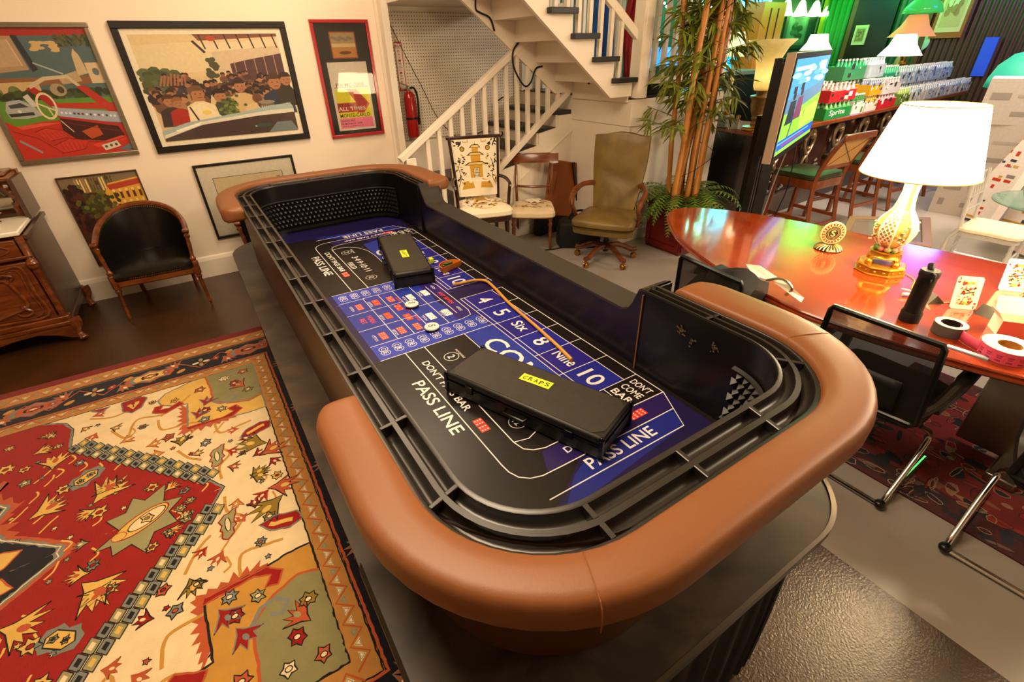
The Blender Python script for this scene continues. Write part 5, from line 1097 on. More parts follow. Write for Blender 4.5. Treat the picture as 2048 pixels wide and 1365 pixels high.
bp([(-.026, .80), (.026, .80), (.026, .89), (-.026, .89)], IV, 4); [bc.line([(x, .80), (x, .89)], .004, BKK, 5) for x in (-.026, -.013, 0, .013, .026)]; [bc.line([(-.026, z), (.026, z)], .003, BKK, 5) for z in (.82, .845, .87, .89)]
for s_ in (-1, 1):
    bc.ell(s_*.115, 1.075, .022, .026, BKK, 2, 8); bc.ell(s_*.115, 1.075, .015, .018, GY, 3, 8)
    for i in range(30): a = rnd.uniform(0, 3); bc.ell(s_*(.10+.09*rnd.random()), .74+.28*rnd.random(), .014, .006, rnd.choice((BKK, BKK, GY)), 2, 7, a)
    for i in range(12): bc.ell(s_*(.12+.07*rnd.random()), 1.10+.06*rnd.random(), .014, .006, BKK, 2, 7, rnd.uniform(0, 3))
    bc.line([(s_*.19, .72), (s_*.15, .80), (s_*.17, .90), (s_*.14, .98)], .005, BKK, 2)
    bp([(s_*.03, .70), (s_*.16, .69), (s_*.13, .76), (s_*.05, .79)], GY, 1); bc.line([(s_*.06, 1.155), (s_*.06, 1.135), (s_*.10, 1.135), (s_*.10, 1.15)], .006, '#b06a34', 2)
for i in range(10): bc.ell(rnd.uniform(-.1, .1), .77+rnd.uniform(-.01, .01), .02, .008, '#f4ecd8', 3, 8)
bx_ = MB(); rg = []
for z in [.62+.54*i/8 for i in range(9)]:
    w_ = .20; a, b = TB(-w_, z), TB(w_, z); rg.append([tuple(a+Vector((0, -.02, 0))), tuple(a+Vector((.02, -.03, 0))), tuple(b+Vector((-.02, -.03, 0))), tuple(b+Vector((0, -.02, 0))), tuple(b+Vector((0, .02, 0))), tuple(a+Vector((0, .02, 0)))])
bx_.loft(rg, cap=True); bc.build('backrest', M_PF, pc, extra=[(bx_, IV)])
for s_ in (-1, 1):
    MB().tube([tuple(TB(s_*.212, z)) for z in (.56, .75, .95, 1.175)], [.018, .017, .016, .018], 8).build('back_post', M_DARKWOOD, pc, smooth=True)
    MB().tube(smoothcurve([tuple(TB(s_*.215, .80)), (s_*.27, .08, .80), (s_*.28, -.06, .785), (s_*.27, -.13, .77), (s_*.262, -.12, .68), (s_*.255, -.11, .56)], 4), .017, 8).build('arm', M_DARKWOOD, pc, smooth=True)
    turned((s_*.21, -.22, ST-.12), (s_*.21, -.22, 0), [(0, .026), (.5, .02), (1, .014)]).build('leg', M_DARKWOOD, pc, smooth=True); turned((s_*.19, .18, ST-.12), (s_*.19, .23, 0), [(0, .022), (.5, .02), (1, .014)]).build('leg', M_DARKWOOD, pc, smooth=True)
MB().bar(tuple(TB(-.24, 1.175)), tuple(TB(.24, 1.175)), .03, .03).build('top_rail', M_DARKWOOD, pc, bevel=.008)
slab(cp, [(.98, ST-.15, 0), (1.0, ST-.14, 0), (1.0, ST-.095, 0)], M_DARKWOOD, 'seat_rail', pc, angle=.5)
# ================================================================ bar-back side chair
sd = thing('side_chair', 'small mahogany side chair with worn floral seat and open back', 'chair', (3.04, 4.33, 0), -0.66)
cp2 = [(x*.90, y*.92) for x, y in cp]
sc_ = Canvas(lambda u, v, h: (u, v, seat_z(u, v)-.135+h+.0035), .00008)
for i in range(26):
    x, y, a = rnd.uniform(-.18, .18), rnd.uniform(-.2, .14), rnd.uniform(0, 6); sc_.ell(x, y, .026, .007, rnd.choice(('#b07838', '#c89a60', '#a06a34')), 1, 8, a); sc_.line([(x, y), (x+.03*math.cos(a+.6), y+.03*math.sin(a+.6)), (x+.05*math.cos(a), y+.05*math.sin(a))], .004, '#a87038', 2)
sc_.build('seat', M_fab('floral_fabric', '#ffffff'), sd, extra=[(MB().loft([[(x*s_, y*s_, z-.135) for x, y in cp2] for s_, z in levels], cap=True), '#e0cba6')])
slab(cp2, [(.98, .36, 0), (1.0, .365, 0), (1.0, .385, 0)], M_WALNUT, 'seat_rail', sd, angle=.5)
for s_ in (-1, 1):
    turned((s_*.20, -.20, .37), (s_*.20, -.20, 0), [(0, .022), (.12, .022), (.16, .014), (.22, .024), (.3, .016), (.4, .02), (.7, .017), (.85, .012), (.9, .017), (1, .010)]).build('leg', M_WALNUT, sd, smooth=True)
    MB().tube(smoothcurve([(s_*.19, .28, 0), (s_*.19, .22, .2), (s_*.19, .19, .42), (s_*.195, .20, .6), (s_*.20, .25, .80), (s_*.205, .29, .93)], 4), .015, 8).build('back_post', M_WALNUT, sd, smooth=True)
MB().loft([[(x, .285-.05*(1-(x/.27)**2)+dy+(z-.88)*.2, z+(.0 if abs(x) < .2 else -.012)) for dy, z in ((-.010, .845), (-.012, .93), (-.004, .945), (.014, .94), (.012, .845))] for x in [-.27+.54*i/16 for i in range(17)]], cap=True).build('crest_rail', M_WALNUT, sd, smooth=True, angle=.6)
MB().tube([(x, .20+.04*(x/.19)**2-.01, .595) for x in [-.19+.38*i/8 for i in range(9)]], .013, 8).build('cross_rail', M_WALNUT, sd, smooth=True)
cl = MB(); G = 10; rr_ = random.Random(3)
cl.add([(-.07+.15*i/G+rr_.uniform(-.004, .004)+.02*math.sin(j), -.02+.13*j/G+rr_.uniform(-.004, .004), .478+.010*math.sin(i*1.3)*math.cos(j*1.1)+.006*rr_.random()) for i in range(G+1) for j in range(G+1)], [(i*(G+1)+j, (i+1)*(G+1)+j, (i+1)*(G+1)+j+1, i*(G+1)+j+1) for i in range(G) for j in range(G)])
o = cl.build('cleaning_cloth', mat('white_cloth', '#e6d8bd', 0.9), smooth=True, angle=0, solid=.004); o.location = (3.04, 4.33, 0); o.rotation_euler = (0, 0, -.66); tag(o, 'crumpled white cloth lying on the floral side chair seat', 'cloth')
# ================================================================ olive leather swivel chair
sw = thing('swivel_chair', 'high-backed worn olive leather swivel armchair on casters', 'office chair', (3.36, 3.47, 0), -1.0)
M_OLV = mat('worn_olive_leather', '#665026', 0.42, color2='#7a6332', nscale=3, bump=0.25, bscale=25, dist=1.0)
cp3 = [(-.27, -.27), (0, -.30), (.27, -.27), (.29, -.1), (.27, .15), (.22, .23), (0, .24), (-.22, .23), (-.27, .15), (-.29, -.1)]
cp3 = [(p.x, p.y) for p in smoothcurve([(a_, b_, 0) for a_, b_ in cp3], 3, True)]
slab(cp3, [(.93, .34, 0), (.99, .35, 0), (1.0, .40, 0), (.97, .405, 0)], M_OLV, 'seat_base', sw, angle=.9)
slab(cp3, [(.97, .405, 0), (1.03, .425, 0), (1.03, .46, 0), (.97, .485, 0), (.8, .50, 0), (.4, .51, 0), (.02, .512, 0)], M_OLV, 'seat', sw)
pp = [(cp3[i][0], cp3[i][1]) for i in range(len(cp3))]
MB().tube([(x*1.0, y*1.0, .404) for x, y in pp], .006, 6, closed=True).build('piping', mat('dark_piping', '#4a3414', .5), sw, smooth=True)
rg = []
N_ = 18
for i in range(N_+1):
    z = .45+.74*i/N_; t = i/N_; wv = .205+.065*math.sin(min(1, t*1.25)*PI/2)**1.2; yy = .19+.17*t+.04*math.sin(t*PI)
    ring = []
    for k in range(13):
        u = -1+2*k/12; top = (.018*math.cos(u*PI)-.010 if abs(u) < .75 else -.02-.02*(abs(u)-.75)) if i >= N_-1 else 0
        pad_ = .035*(1-u**4)*math.sin(min(1, t*1.02)*PI)**.4
        dimp = .008*math.sin(t*17+u*2)*math.exp(-((t-.5)/.22)**2)*math.exp(-(u/.6)**2)
        ring.append((u*wv, yy-.03-pad_+dimp, z+top))
    for k in range(12, -1, -1): u = -1+2*k/12; top = (.018*math.cos(u*PI)-.010 if abs(u) < .75 else -.02-.02*(abs(u)-.75)) if i >= N_-1 else 0; ring.append((u*wv, yy+.035, z+top))
    rg.append(ring)
MB().loft(rg, cap=True).build('backrest', M_OLV, sw, smooth=True, angle=1.1)
for s_ in (-1, 1):
    MB().tube(smoothcurve([(s_*.235, .26, .72), (s_*.31, .12, .73), (s_*.345, -.04, .70), (s_*.335, -.16, .655), (s_*.325, -.19, .60), (s_*.325, -.13, .54), (s_*.32, -.06, .47), (s_*.30, -.03, .40)], 5), [.022]*8+[.026]*10+[.022]*10+[.018]*8, 8, sx=1.2).build('arm', M_WALNUT, sw, smooth=True)
MB().lathe([(.03, .10), (.03, .22), (.022, .22), (.022, .34), (.09, .35)], n=16).build('column', M_BLK, sw, smooth=True, angle=.6)
for k in range(5):
    a = 2*PI*k/5+.55; d = Vector((math.cos(a), math.sin(a), 0))
    MB().tube([tuple(d*r+Vector((0, 0, z))) for r, z in ((.03, .155), (.12, .165), (.20, .135), (.28, .095), (.33, .10))], [.034, .030, .026, .026, .024], 8).build('base_leg', M_WALNUT, sw, smooth=True)
    c = MB(); p = d*.31; n_ = Vector((-d.y, d.x, 0))
    for q in (-.014, .014): c.lathe([(.001, -.008), (.026, -.008), (.030, -.003), (.030, .003), (.026, .008), (.001, .008)], tuple(p+n_*q+Vector((0, 0, .031))), 14, rotm(0, PI/2, math.atan2(n_.y, n_.x)))
    c.tube([tuple(p+Vector((0, 0, .055))), tuple(p+Vector((0, 0, .085)))], .014, 8).build('caster', M_BRASS, sw, smooth=True)
# ================================================================ leaning brown case, bags
lc = thing('leather_portfolio', 'flat brown leather portfolio leaning against the stair side', 'portfolio', (3.575, 4.50, 0.0), 0.0)
R1 = rotm(-.10, .22, 0)
MB().box((0.0, 0.02, 0.50), (.42, .03, .62), R1).build('panel', mat('brown_leather', '#8a4a1c', 0.4, noise=.15, nscale=5), lc, bevel=.01)
MB().box((-.16, -.03, 0.62), (.08, .02, .22), rotm(-.1, .3, 0)).build('flap', MATS['brown_leather'], lc, bevel=.008)
MB().bar((.16, .0, .78), (.29, .02, .20), .018, .035).build('edge', M_DARKWOOD, lc)
MB().box((0.02, 0.02, 0.1), (.40, .05, .2)).build('foot', M_BLKM, lc)
bg = thing('equipment_bag', 'black soft bag on the floor behind the olive swivel chair', 'bag', (3.44, 4.00, 0), -.6)
MB().loft([[(x*s_+rnd.uniform(-.006, .006), y*s_+rnd.uniform(-.006, .006), z) for x, y in [(-.22, -.13), (0, -.15), (.22, -.13), (.25, 0), (.22, .13), (0, .15), (-.22, .13), (-.25, 0)]] for s_, z in ((.95, 0), (1, .04), (1, .2), (.96, .26), (.7, .29), (.3, .30))], cap=True).build('body', mat('black_nylon', '#0d0d10', .6, noise=.2), bg, smooth=True)
MB().tube(smoothcurve([(-.12, 0, .28), (-.08, 0, .36), (.04, .02, .38), (.1, 0, .28)], 4), .012, 6).build('strap', M_BLKM, bg, smooth=True)
c = [(3.12, 4.5, .012), (3.16, 4.25, .01), (3.30, 4.05, .01), (3.42, 3.86, .012)]
cable('floor_cable', [(2.75, 4.25, .01), (2.95, 4.08, .012), (3.10, 4.02, .01), (3.22, 4.0, .012)], .006, M_BLKM, 'thin black cable on the pale floor under the side chair')
bt = thing('equipment_bag', 'grey tangled tool bag between the side chair and portfolio', 'bag', (3.30, 4.53, 0), .2)
MB().box((0, 0, .15), (.16, .12, .30)).build('body', M_BLKM, bt, bevel=.03)
for i in range(7):
    a = rnd.uniform(0, 6); MB().tube(smoothcurve([(.08*math.cos(a), .06*math.sin(a), .32), (.10*math.cos(a+1), .07*math.sin(a+1), .37), (.09*math.cos(a+2), .06*math.sin(a+2), .34), (.05*math.cos(a+3), .05*math.sin(a+3), .36)], 4), .007, 6).build('loose_cord', mat('blue_grey_cord', '#27303c', .5), bt, smooth=True)
# ================================================================ conference table and what stands on it
ZT = 0.75
near = [(3.20, 2.59), (3.02, 2.46), (2.76, 2.15), (2.58, 1.82), (2.455, 1.50), (2.37, 1.15), (2.35, .95), (2.39, .59), (2.50, .20), (2.68, -.2), (2.95, -.5), (3.25, -.58), (3.6, -.4), (3.82, .0), (3.90, .45), (3.87, .85), (3.82, 1.25), (3.77, 1.64), (3.68, 2.05), (3.55, 2.36), (3.38, 2.56)]
oval = [(p.x, p.y) for p in smoothcurve([(a_, b_, 0) for a_, b_ in near], 5, True)]
cx_, cy_ = 3.12, 1.05
def shrink(d): 
    q = []
    n = len(oval)
    for i in range(n):
        a, b = oval[i-1], oval[(i+1) % n]; dx, dy = b[0]-a[0], b[1]-a[1]; l = math.hypot(dx, dy) or 1; q.append((oval[i][0]+(-dy/l)*d*-1*-1, oval[i][1]+(dx/l)*d)) 
    return q
tb = thing('conference_table', 'glossy red mahogany oval table carrying the glowing lamp', 'table', (3.12, 1.0, 0))
M_TTOP = mat('glossy_red_mahogany', '#76260d', 0.14, color2='#88340e', nscale=2.2, stretch=(6, 1, 1), coat=0.8, dist=1.2)
MB().loft([[(x, y, z) for x, y in shrink(d)] for d, z in ((.03, ZT-.045), (.012, ZT-.04), (.0, ZT-.03), (.002, ZT-.022), (.010, ZT-.018), (.006, ZT-.006), (.012, ZT)) ], cap=True).build('tabletop', M_TTOP, tb, True, smooth=True, angle=.5)
for y in (1.75, .1):
    t_ = MB().box((3.10, y, .36), (.10, .5, .62)).build('pedestal', mat('satin_steel', '#9c968c', .3, .9), tb, True, bevel=.01)
    MB().box((3.18, y, .037), (.66, .12, .05)).build('pedestal_foot', MATS['satin_steel'], tb, True, bevel=.01); MB().box((3.10, y, .685), (.8, .12, .04)).build('crossbar', MATS['satin_steel'], tb, True, bevel=.01)
# porcelain lamp
LX_, LY_ = 3.205, 1.03
M_GILT = mat('gilt_metal', '#c08a2c', .3, .8, noise=.2, nscale=40)
M_PORC = mat('yellow_porcelain', '#c2a04e', .2, coat=.5)
lp = thing('table_lamp', 'tall pierced yellow porcelain lamp with glowing white drum shade', 'lamp', (LX_, LY_, ZT), .35)
def octa(r, z, n=8, wob=0): return [((r*(1+wob*(k % 2)))*math.cos(2*PI*k/n), (r*(1+wob*(k % 2)))*math.sin(2*PI*k/n), z) for k in range(n)]
MB().loft([octa(r, z, 16, w_) for r, z, w_ in ((.120, 0, .08), (.122, .006, .08), (.112, .010, .08), (.108, .036, .08), (.116, .042, .08), (.110, .050, .08), (.06, .054, .0))], cap=True).build('base', M_GILT, lp)
b_ = MB()
for k in range(16):
    a = 2*PI*(k+.5)/16; b_.ball((.110*math.cos(a), .110*math.sin(a), .022), .010, 7, 5, (1, 1, .8))
b_.build('base_beading', M_GILT, lp, smooth=True)
for k in range(4):
    a = PI/4+k*PI/2; MB().tube(smoothcurve([(.095*math.cos(a), .095*math.sin(a), .052), (.085*math.cos(a), .085*math.sin(a), .085), (.06*math.cos(a), .06*math.sin(a), .10)], 4), [.014, .012, .012, .010, .010, .010, .012, .012, .012], 7).ball((.09*math.cos(a), .09*math.sin(a), .062), .020, 8, 6).build('scroll_foot', M_GILT, lp, smooth=True)
MB().lathe([(.075, .088), (.082, .093), (.076, .10), (.074, .115), (.082, .122), (.06, .126)], n=24).build('gilt_collar', M_GILT, lp, smooth=True)
fl = MB()
for k in range(10): a = 2*PI*k/10; fl.ball((.052*math.cos(a), .052*math.sin(a), .14), .020, 7, 5, (1, 1, .8))
fl.build('flower_ring', mat('pink_green_glaze', '#b8685e', .3, color2='#4f9a3c', nscale=30), lp, smooth=True)
prof_ = [(.045, .145), (.06, .16), (.082, .19), (.096, .23), (.098, .26), (.085, .30), (.062, .335), (.045, .36), (.036, .40), (.031, .45), (.033, .49), (.044, .53)]
body = MB().loft([octa(r*.94, z, 8) for r, z in prof_], cap=True); body.build('vase_body', M_PORC, lp)
for k in range(8):
    a = 2*PI*k/8; MB().tube([(r*math.cos(a), r*math.sin(a), z) for r, z in prof_], .0045, 6).build('rib', mat('cream_glaze', '#f3e6c8', .25, coat=.4), lp, smooth=True)
la = MB()
for k in range(8):
    a0, a1 = 2*PI*k/8, 2*PI*(k+1)/8
    if k % 2 == 0: continue
    def PT(u, t):
        z = .17+(t*.34); 
        for (r0, z0), (r1, z1) in zip(prof_, prof_[1:]):
            if z0 <= z <= z1: r = r0+(r1-r0)*(z-z0)/(z1-z0); break
        p = Vector((r*math.cos(a0), r*math.sin(a0), z)).lerp(Vector((r*math.cos(a1), r*math.sin(a1), z)), u); return tuple(p)
    for j in range(-3, 12):
        seg = [(u, (j+u*3)/12) for u in (0, .25, .5, .75, 1)]; seg = [PT(u, t) for u, t in seg if 0 <= t <= 1]
        if len(seg) > 1: la.tube(seg, .003, 5)
        seg = [(u, (j+3-u*3)/12) for u in (0, .25, .5, .75, 1)]; seg = [PT(u, t) for u, t in seg if 0 <= t <= 1]
        if len(seg) > 1: la.tube(seg, .003, 5)
la.build('lattice', MATS['cream_glaze'], lp, smooth=True)
fl = MB()
for k in (0, 2, 4, 6):
    a = 2*PI*(k+.5)/8
    for i in range(9): z = .19+.012*i; fl.ball((.089*math.cos(a)+rnd.uniform(-.02, .02), .089*math.sin(a)+rnd.uniform(-.02, .02), z), .011, 6, 4, (1, 1, .6))
fl.build('painted_flowers', mat('flower_glaze', '#cf6f5c', .3, color2='#35803c', nscale=25), lp, smooth=True)['kind'] = 'stuff'
MB().tube([(0, 0, .52), (0, 0, .62)], .008, 8).build('stem', M_BRASS, lp, smooth=True)
MB().lathe([(.030, .60), (.036, .63), (.036, .66), (.02, .69), (.001, .70)], n=12).build('bulb', mat('lamp_bulb', '#fff2d0', .5, emit=60, ecolor='#ffd79a'), lp, smooth=True)
M_SHADE = mat('lamp_shade_fabric', '#fff4dc', .8, emit=20, ecolor='#ffe2b0')
SB, STp = .545, .875
MB().lathe([(.262, SB), (.176, STp)], n=48, cap=False).build('lamp_shade', M_SHADE, lp, smooth=True, angle=0)
MB().tube([(.262*math.cos(2*PI*k/40), .262*math.sin(2*PI*k/40), SB) for k in range(40)], .003, 6, closed=True).build('shade_trim', mat('shade_trim_gold', '#d6a23c', .5), lp, smooth=True)
MB().tube([(.176*math.cos(2*PI*k/40), .176*math.sin(2*PI*k/40), STp) for k in range(40)], .003, 6, closed=True).build('shade_trim', mat('shade_trim_gold', '#d6a23c', .5), lp, smooth=True)
dup(lp, (3.15, 0.16, ZT), .2, 'matching porcelain lamp farther along the red table, beyond the picture edge')
light('table_lamp_light', 'POINT', (LX_, LY_, ZT+.72), 26, WARM2, .05)
light('table_lamp_light', 'POINT', (3.15, 0.16, ZT+.72), 26, WARM2, .05)
# round poker-chip ornament
ch = thing('chip_trophy', 'round casino chip ornament on a fluted black stand', 'ornament', (3.32, 1.385, ZT), -.75)
MB().lathe([(.078, 0), (.080, .006), (.070, .016), (.05, .026), (.02, .034)], n=28).build('stand', M_BLK, ch, smooth=True)
f_ = MB()
for k in range(22):
    a = 2*PI*k/22; f_.tube([(.078*math.cos(a), .078*math.sin(a), .004), (.066*math.cos(a), .066*math.sin(a), .020), (.03*math.cos(a+.25), .03*math.sin(a+.25), .033)], [.006, .005, .002], 6)
f_.build('fluting', mat('antique_gold', '#b59a5c', .35, .7), ch, smooth=True)
Rc = rotm(0, 0, 0)
c_ = MB().lathe([(.001, -.006), (.070, -.006), (.074, -.003), (.074, .003), (.070, .006), (.001, .006)], (0, 0, .105), 36, rotm(PI/2, 0, 0))
cv = Canvas(lambda u, v, h: (u, -.0062-h, .105+v), .0003)
cv.ell(0, 0, .067, .067, '#c9a55c', 1, 32); cv.ell(0, 0, .064, .064, '#7c1512', 2, 32)
for k in range(20): a = 2*PI*k/20; cv.poly([(.056*math.cos(a)+dx*math.cos(a)-dy*math.sin(a), .056*math.sin(a)+dx*math.sin(a)+dy*math.cos(a)) for dx, dy in ((-.005, -.004), (.005, -.004), (.005, .004), (-.005, .004))], '#e2c888', 3)
cv.ell(0, 0, .048, .048, '#e2c888', 4, 32); cv.ell(0, 0, .045, .045, '#1d1a14', 5, 32); cv.ell(0, 0, .029, .029, '#c9a55c', 6, 24, ring=.002); cv.text('S', 0, 0, .026, .040, '#e8c96a', 0, 8)
for k in range(30): a = 2*PI*k/30; cv.line([(.033*math.cos(a), .033*math.sin(a)), (.041*math.cos(a), .041*math.sin(a))], .002, '#b08f4c', 6)
cv.build('chip', M_PRINT, ch, extra=[(c_, '#d8bd84')])
# black water bottle
wb = thing('water_bottle', 'black insulated water bottle with loop lid on the red table', 'bottle', (2.672, .665, ZT), .6)
MB().lathe([(.036, 0), (.040, .004), (.041, .05), (.038, .056), (.037, .215), (.034, .23)], n=28).build('body', M_BLK, wb, smooth=True, angle=.6)
MB().lathe([(.0425, .003), (.043, .045), (.041, .05)], n=28, cap=False).build('bumper', M_BLKM, wb, smooth=True)
MB().lathe([(.038, .225), (.040, .23), (.040, .252), (.036, .258), (.001, .258)], n=28).build('lid', M_BLKM, wb, smooth=True, angle=.6)
MB().lathe([(.013, 0), (.013, .024), (.010, .028), (.001, .028)], (.012, 0, .256), 14, rotm(0, .5, 0)).build('spout', M_BLKM, wb, smooth=True)
MB().tube(smoothcurve([(-.036, 0, .252), (-.058, 0, .255), (-.066, 0, .235), (-.058, 0, .215), (-.040, 0, .225)], 5), .0045, 7).build('loop', M_BLKM, wb, smooth=True)
MB().box((.036, -.010, .085), (.004, .022, .018), rotm(0, 0, -.27)).build('sticker', mat('silver_sticker', '#b6aca0', .4), wb)
# duct tape and pink ticket roll
def roll(name, label, loc, ro, ri, h, m, m2, cat):
    t = thing(name, label, cat, loc)
    MB().lathe([(ri+.004, 0), (ro, 0), (ro, h), (ri+.004, h), (ri+.004, 0)], n=40, cap=False).build('outer_roll', m, t, smooth=True, angle=.5)
    MB().lathe([(ri, .001), (ri+.004, .001), (ri+.004, h-.001), (ri, h-.001), (ri, .001)], n=40, cap=False).build('core', m2, t, smooth=True, angle=.5)
    return t
tp = roll('duct_tape', 'grey duct tape roll with pale edge on the red table', (2.675, .512, ZT+.001), .062, .038, .048, mat('grey_tape', '#57524a', .4), mat('tape_core', '#1b1715', .6), 'tape roll')
MB().lathe([(.040, .0485), (.061, .0485), (.061, .0495), (.040, .0495), (.040, .0485)], n=40, cap=False).build('side_face', mat('pale_tape_side', '#d9c8a2', .5), tp)
cv = Canvas(lambda u, v, h: (.0375*math.sin(u), .0375*math.cos(u), .022+v)); cv.text('TAPE', 0, .006, .9, .016, '#c83818', 0, 1, 1); cv.build('core_lettering', M_PRINT, tp)
pk = roll('ticket_roll', 'large bright pink raffle ticket roll at the table edge', (2.64, .300, ZT+.001), .092, .040, .052, mat('pink_paper', '#e4506c', .6, noise=.06), mat('card_core', '#a8752c', .7), 'ticket roll')
MB().lathe([(.041, .0525), (.091, .0525), (.091, .0535), (.041, .0535), (.041, .0525)], n=40, cap=False).build('side_face', mat('pale_pink_side', '#f2b8a8', .6), pk)
cv = Canvas(lambda u, v, h: ((.0925+h)*math.cos(u), (.0925+h)*math.sin(u), v))
for k in range(16):
    a = 2*PI*k/16
    cv.text('TICKET', a, .033, .24, .006, '#7a1a3a', 0, 1, 1); cv.text('TICKET', a, .024, .18, .005, '#7a1a3a', 0, 1, 1); cv.text('177070', a, .011, .2, .007, '#3a1a2a', 0, 1, 1); cv.line([(a+.19, .002), (a+.19, .05)], .004, '#b83a58', 1)
cv.build('ticket_print', M_PRINT, pk)
MB().loft([[(x, y, z), (x, y, z+.046)] for x, y, z in [(p.x, p.y, p.z+.001) for p in smoothcurve([(-.05, .078, 0), (-.02, .13, 0), (.02, .17, 0), (.07, .185, 0), (.12, .18, 0)], 5)]], closed=False).build('loose_end', MATS['pink_paper'], pk, smooth=True, solid=.001)
# standing playing cards
def pcard(label, loc, rz, lean, rank, suit, s_=1.0):
    t = thing('playing_card', label, 'playing card', loc, rz); W, H = .102*s_, .150*s_
    cv = Canvas(lambda u, v, h: tuple(rotm(lean, 0, 0) @ Vector((u*s_, -.001-h, .001+v*s_))), .0003); r = random.Random(ord(rank))
    Wc, Hc = .102, .150
    def dia(x, y, q, col='#c4261c'):
        if suit == 'd': cv.poly([(x, y-q), (x+q*.75, y), (x, y+q), (x-q*.75, y)], col, 5)
        else: cv.poly([(x, y-q), (x+q, y+q*.2), (x+q*.85, y+q*.8), (x+q*.4, y+q*.95), (x, y+q*.5), (x-q*.4, y+q*.95), (x-q*.85, y+q*.8), (x-q, y+q*.2)], col, 5)
    cv.text(rank, -.041, .138, .009, .014, '#c4261c', 0, 4); dia(-.041, .122, .006); cv.text(rank, .041, .012, .009, .014, '#c4261c', PI, 4); dia(.041, .028, .006)
    cv.line([(-.030, .018), (.030, .018), (.030, .132), (-.030, .132)], .0008, '#2a2a34', 3, True)
    for k in range(70):
        x, y = r.uniform(-.026, .026), r.uniform(.022, .128); cv.ell(x, y, r.uniform(.003, .008), r.uniform(.002, .005), r.choice(('#c4261c', '#d8a52c', '#1e1c22', '#d8a52c', '#c4261c', '#e8dcc0')), 4, 6, r.uniform(0, 3))
    cv.poly([(-.026, .070), (.026, .084), (.026, .080), (-.026, .066)], '#1e1c22', 5); dia(-.018, .118, .009); dia(.018, .032, .009)
    for yy, s2 in ((.108, 1), (.043, -1)): cv.ell(0, yy, .009, .011, '#e6cfa4', 5, 12); cv.poly([(-.010, yy+.009*s2), (.010, yy+.009*s2), (.012, yy+.018*s2), (-.012, yy+.018*s2)], '#d8a52c', 6)
    rc = [(-Wc/2+.008, 0), (Wc/2-.008, 0), (Wc/2, .008), (Wc/2, Hc-.008), (Wc/2-.008, Hc), (-Wc/2+.008, Hc), (-Wc/2, Hc-.008), (-Wc/2, .008)]
    b = MB().prism([(x*s_, y*s_) for x, y in rc], -.0007, .0007, lambda v: rotm(lean, 0, 0) @ Vector((v.x, v.z, .001+v.y)))
    cv.build('card_face', M_PRINT, t, extra=[(b, '#f1e5cd')])
    MB().prism([(-.03*s_, 0), (.03*s_, 0), (0, .055*s_)], -.0006, .0006, lambda v: Vector((v.x, v.z+.06*s_, v.y))).box((0, .03*s_, .001), (.06*s_, .06*s_, .0015)).build('stand', mat('black_card_stand', '#2b2822', .5), t)
    return t
pcard('jack of hearts playing card propped beside the duct tape', (3.00, .565, ZT), -.85, -.28, 'J', 'h', 1.08)
pcard('queen of diamonds playing card propped behind the jack', (3.44, .50, ZT), -1.0, -.25, 'Q', 'd', 1.12)
for loc, rz, lb in (((2.965, .66, ZT), -.5, 'black folded card stand behind the jack of hearts'), ((3.02, .44, ZT), -.2, 'black folded card stand behind the open pink box')):
    o = MB().add([(-.045, 0, 0), (.045, 0, 0), (0, .01, .042), (-.04, .07, 0), (.05, .07, 0), (.01, .075, .042)], [(0, 1, 2), (0, 3, 5, 2), (1, 4, 5, 2), (3, 4, 5), (0, 1, 4, 3)]).build('card_stand', MATS['black_card_stand']); o.location = loc; o.rotation_euler = (0, 0, rz); tag(o, lb, 'card stand')
bxo = thing('card_box', 'open white and pink cardboard box behind the pink ticket roll', 'box', (2.90, .36, ZT), -.95)
MP_, MW_ = mat('pink_card', '#c2604c', .6), mat('white_card', '#efe4cf', .6)
MB().box((0, -.045, .035), (.12, .0015, .07)).build('front', MP_, bxo); MB().box((0, .045, .035), (.12, .0015, .07)).build('back', MW_, bxo)
for s_ in (-1, 1): MB().box((s_*.06, 0, .035), (.0015, .09, .07)).build('side', MW_, bxo); MB().box((s_*.073, 0, .088), (.0015, .08, .045), rotm(0, s_*.65, 0)).build('flap', MW_, bxo)
MB().box((0, 0, .001), (.12, .09, .0015)).build('bottom', MW_, bxo); MB().box((0, .065, .105), (.12, .0015, .08), rotm(-.5, 0, 0)).build('lid', MW_, bxo)
o = MB().tube([(2.93, .80, ZT+.012), (2.99, .735, ZT+.012)], .009, 10).tube([(2.95, .82, ZT+.03), (2.965, .76, ZT+.03)], .004, 6).build('white_clip', mat('white_plastic', '#e6dcc6', .4), smooth=True); tag(o, 'small white plastic clip lying behind the water bottle', 'clip')
MB().tube(smoothcurve([(3.26, .93, ZT+.005), (3.20, .85, ZT+.004), (3.05, .80, ZT+.004), (2.95, .70, ZT+.004), (3.05, .62, ZT+.004), (3.2, .60, ZT+.004)], 6), .0028, 6).build('power_cord', mat('clear_gold_cord', '#c08a3a', .4), lp, True, smooth=True)
o = MB().box((2.545, .395, ZT+.004), (.022, .14, .006), rotm(0, 0, .1)).build('plastic_strip', mat('pale_blue_plastic', '#b9d4e2', .3)); tag(o, 'pale blue clear plastic strip at the red table edge', 'strip')
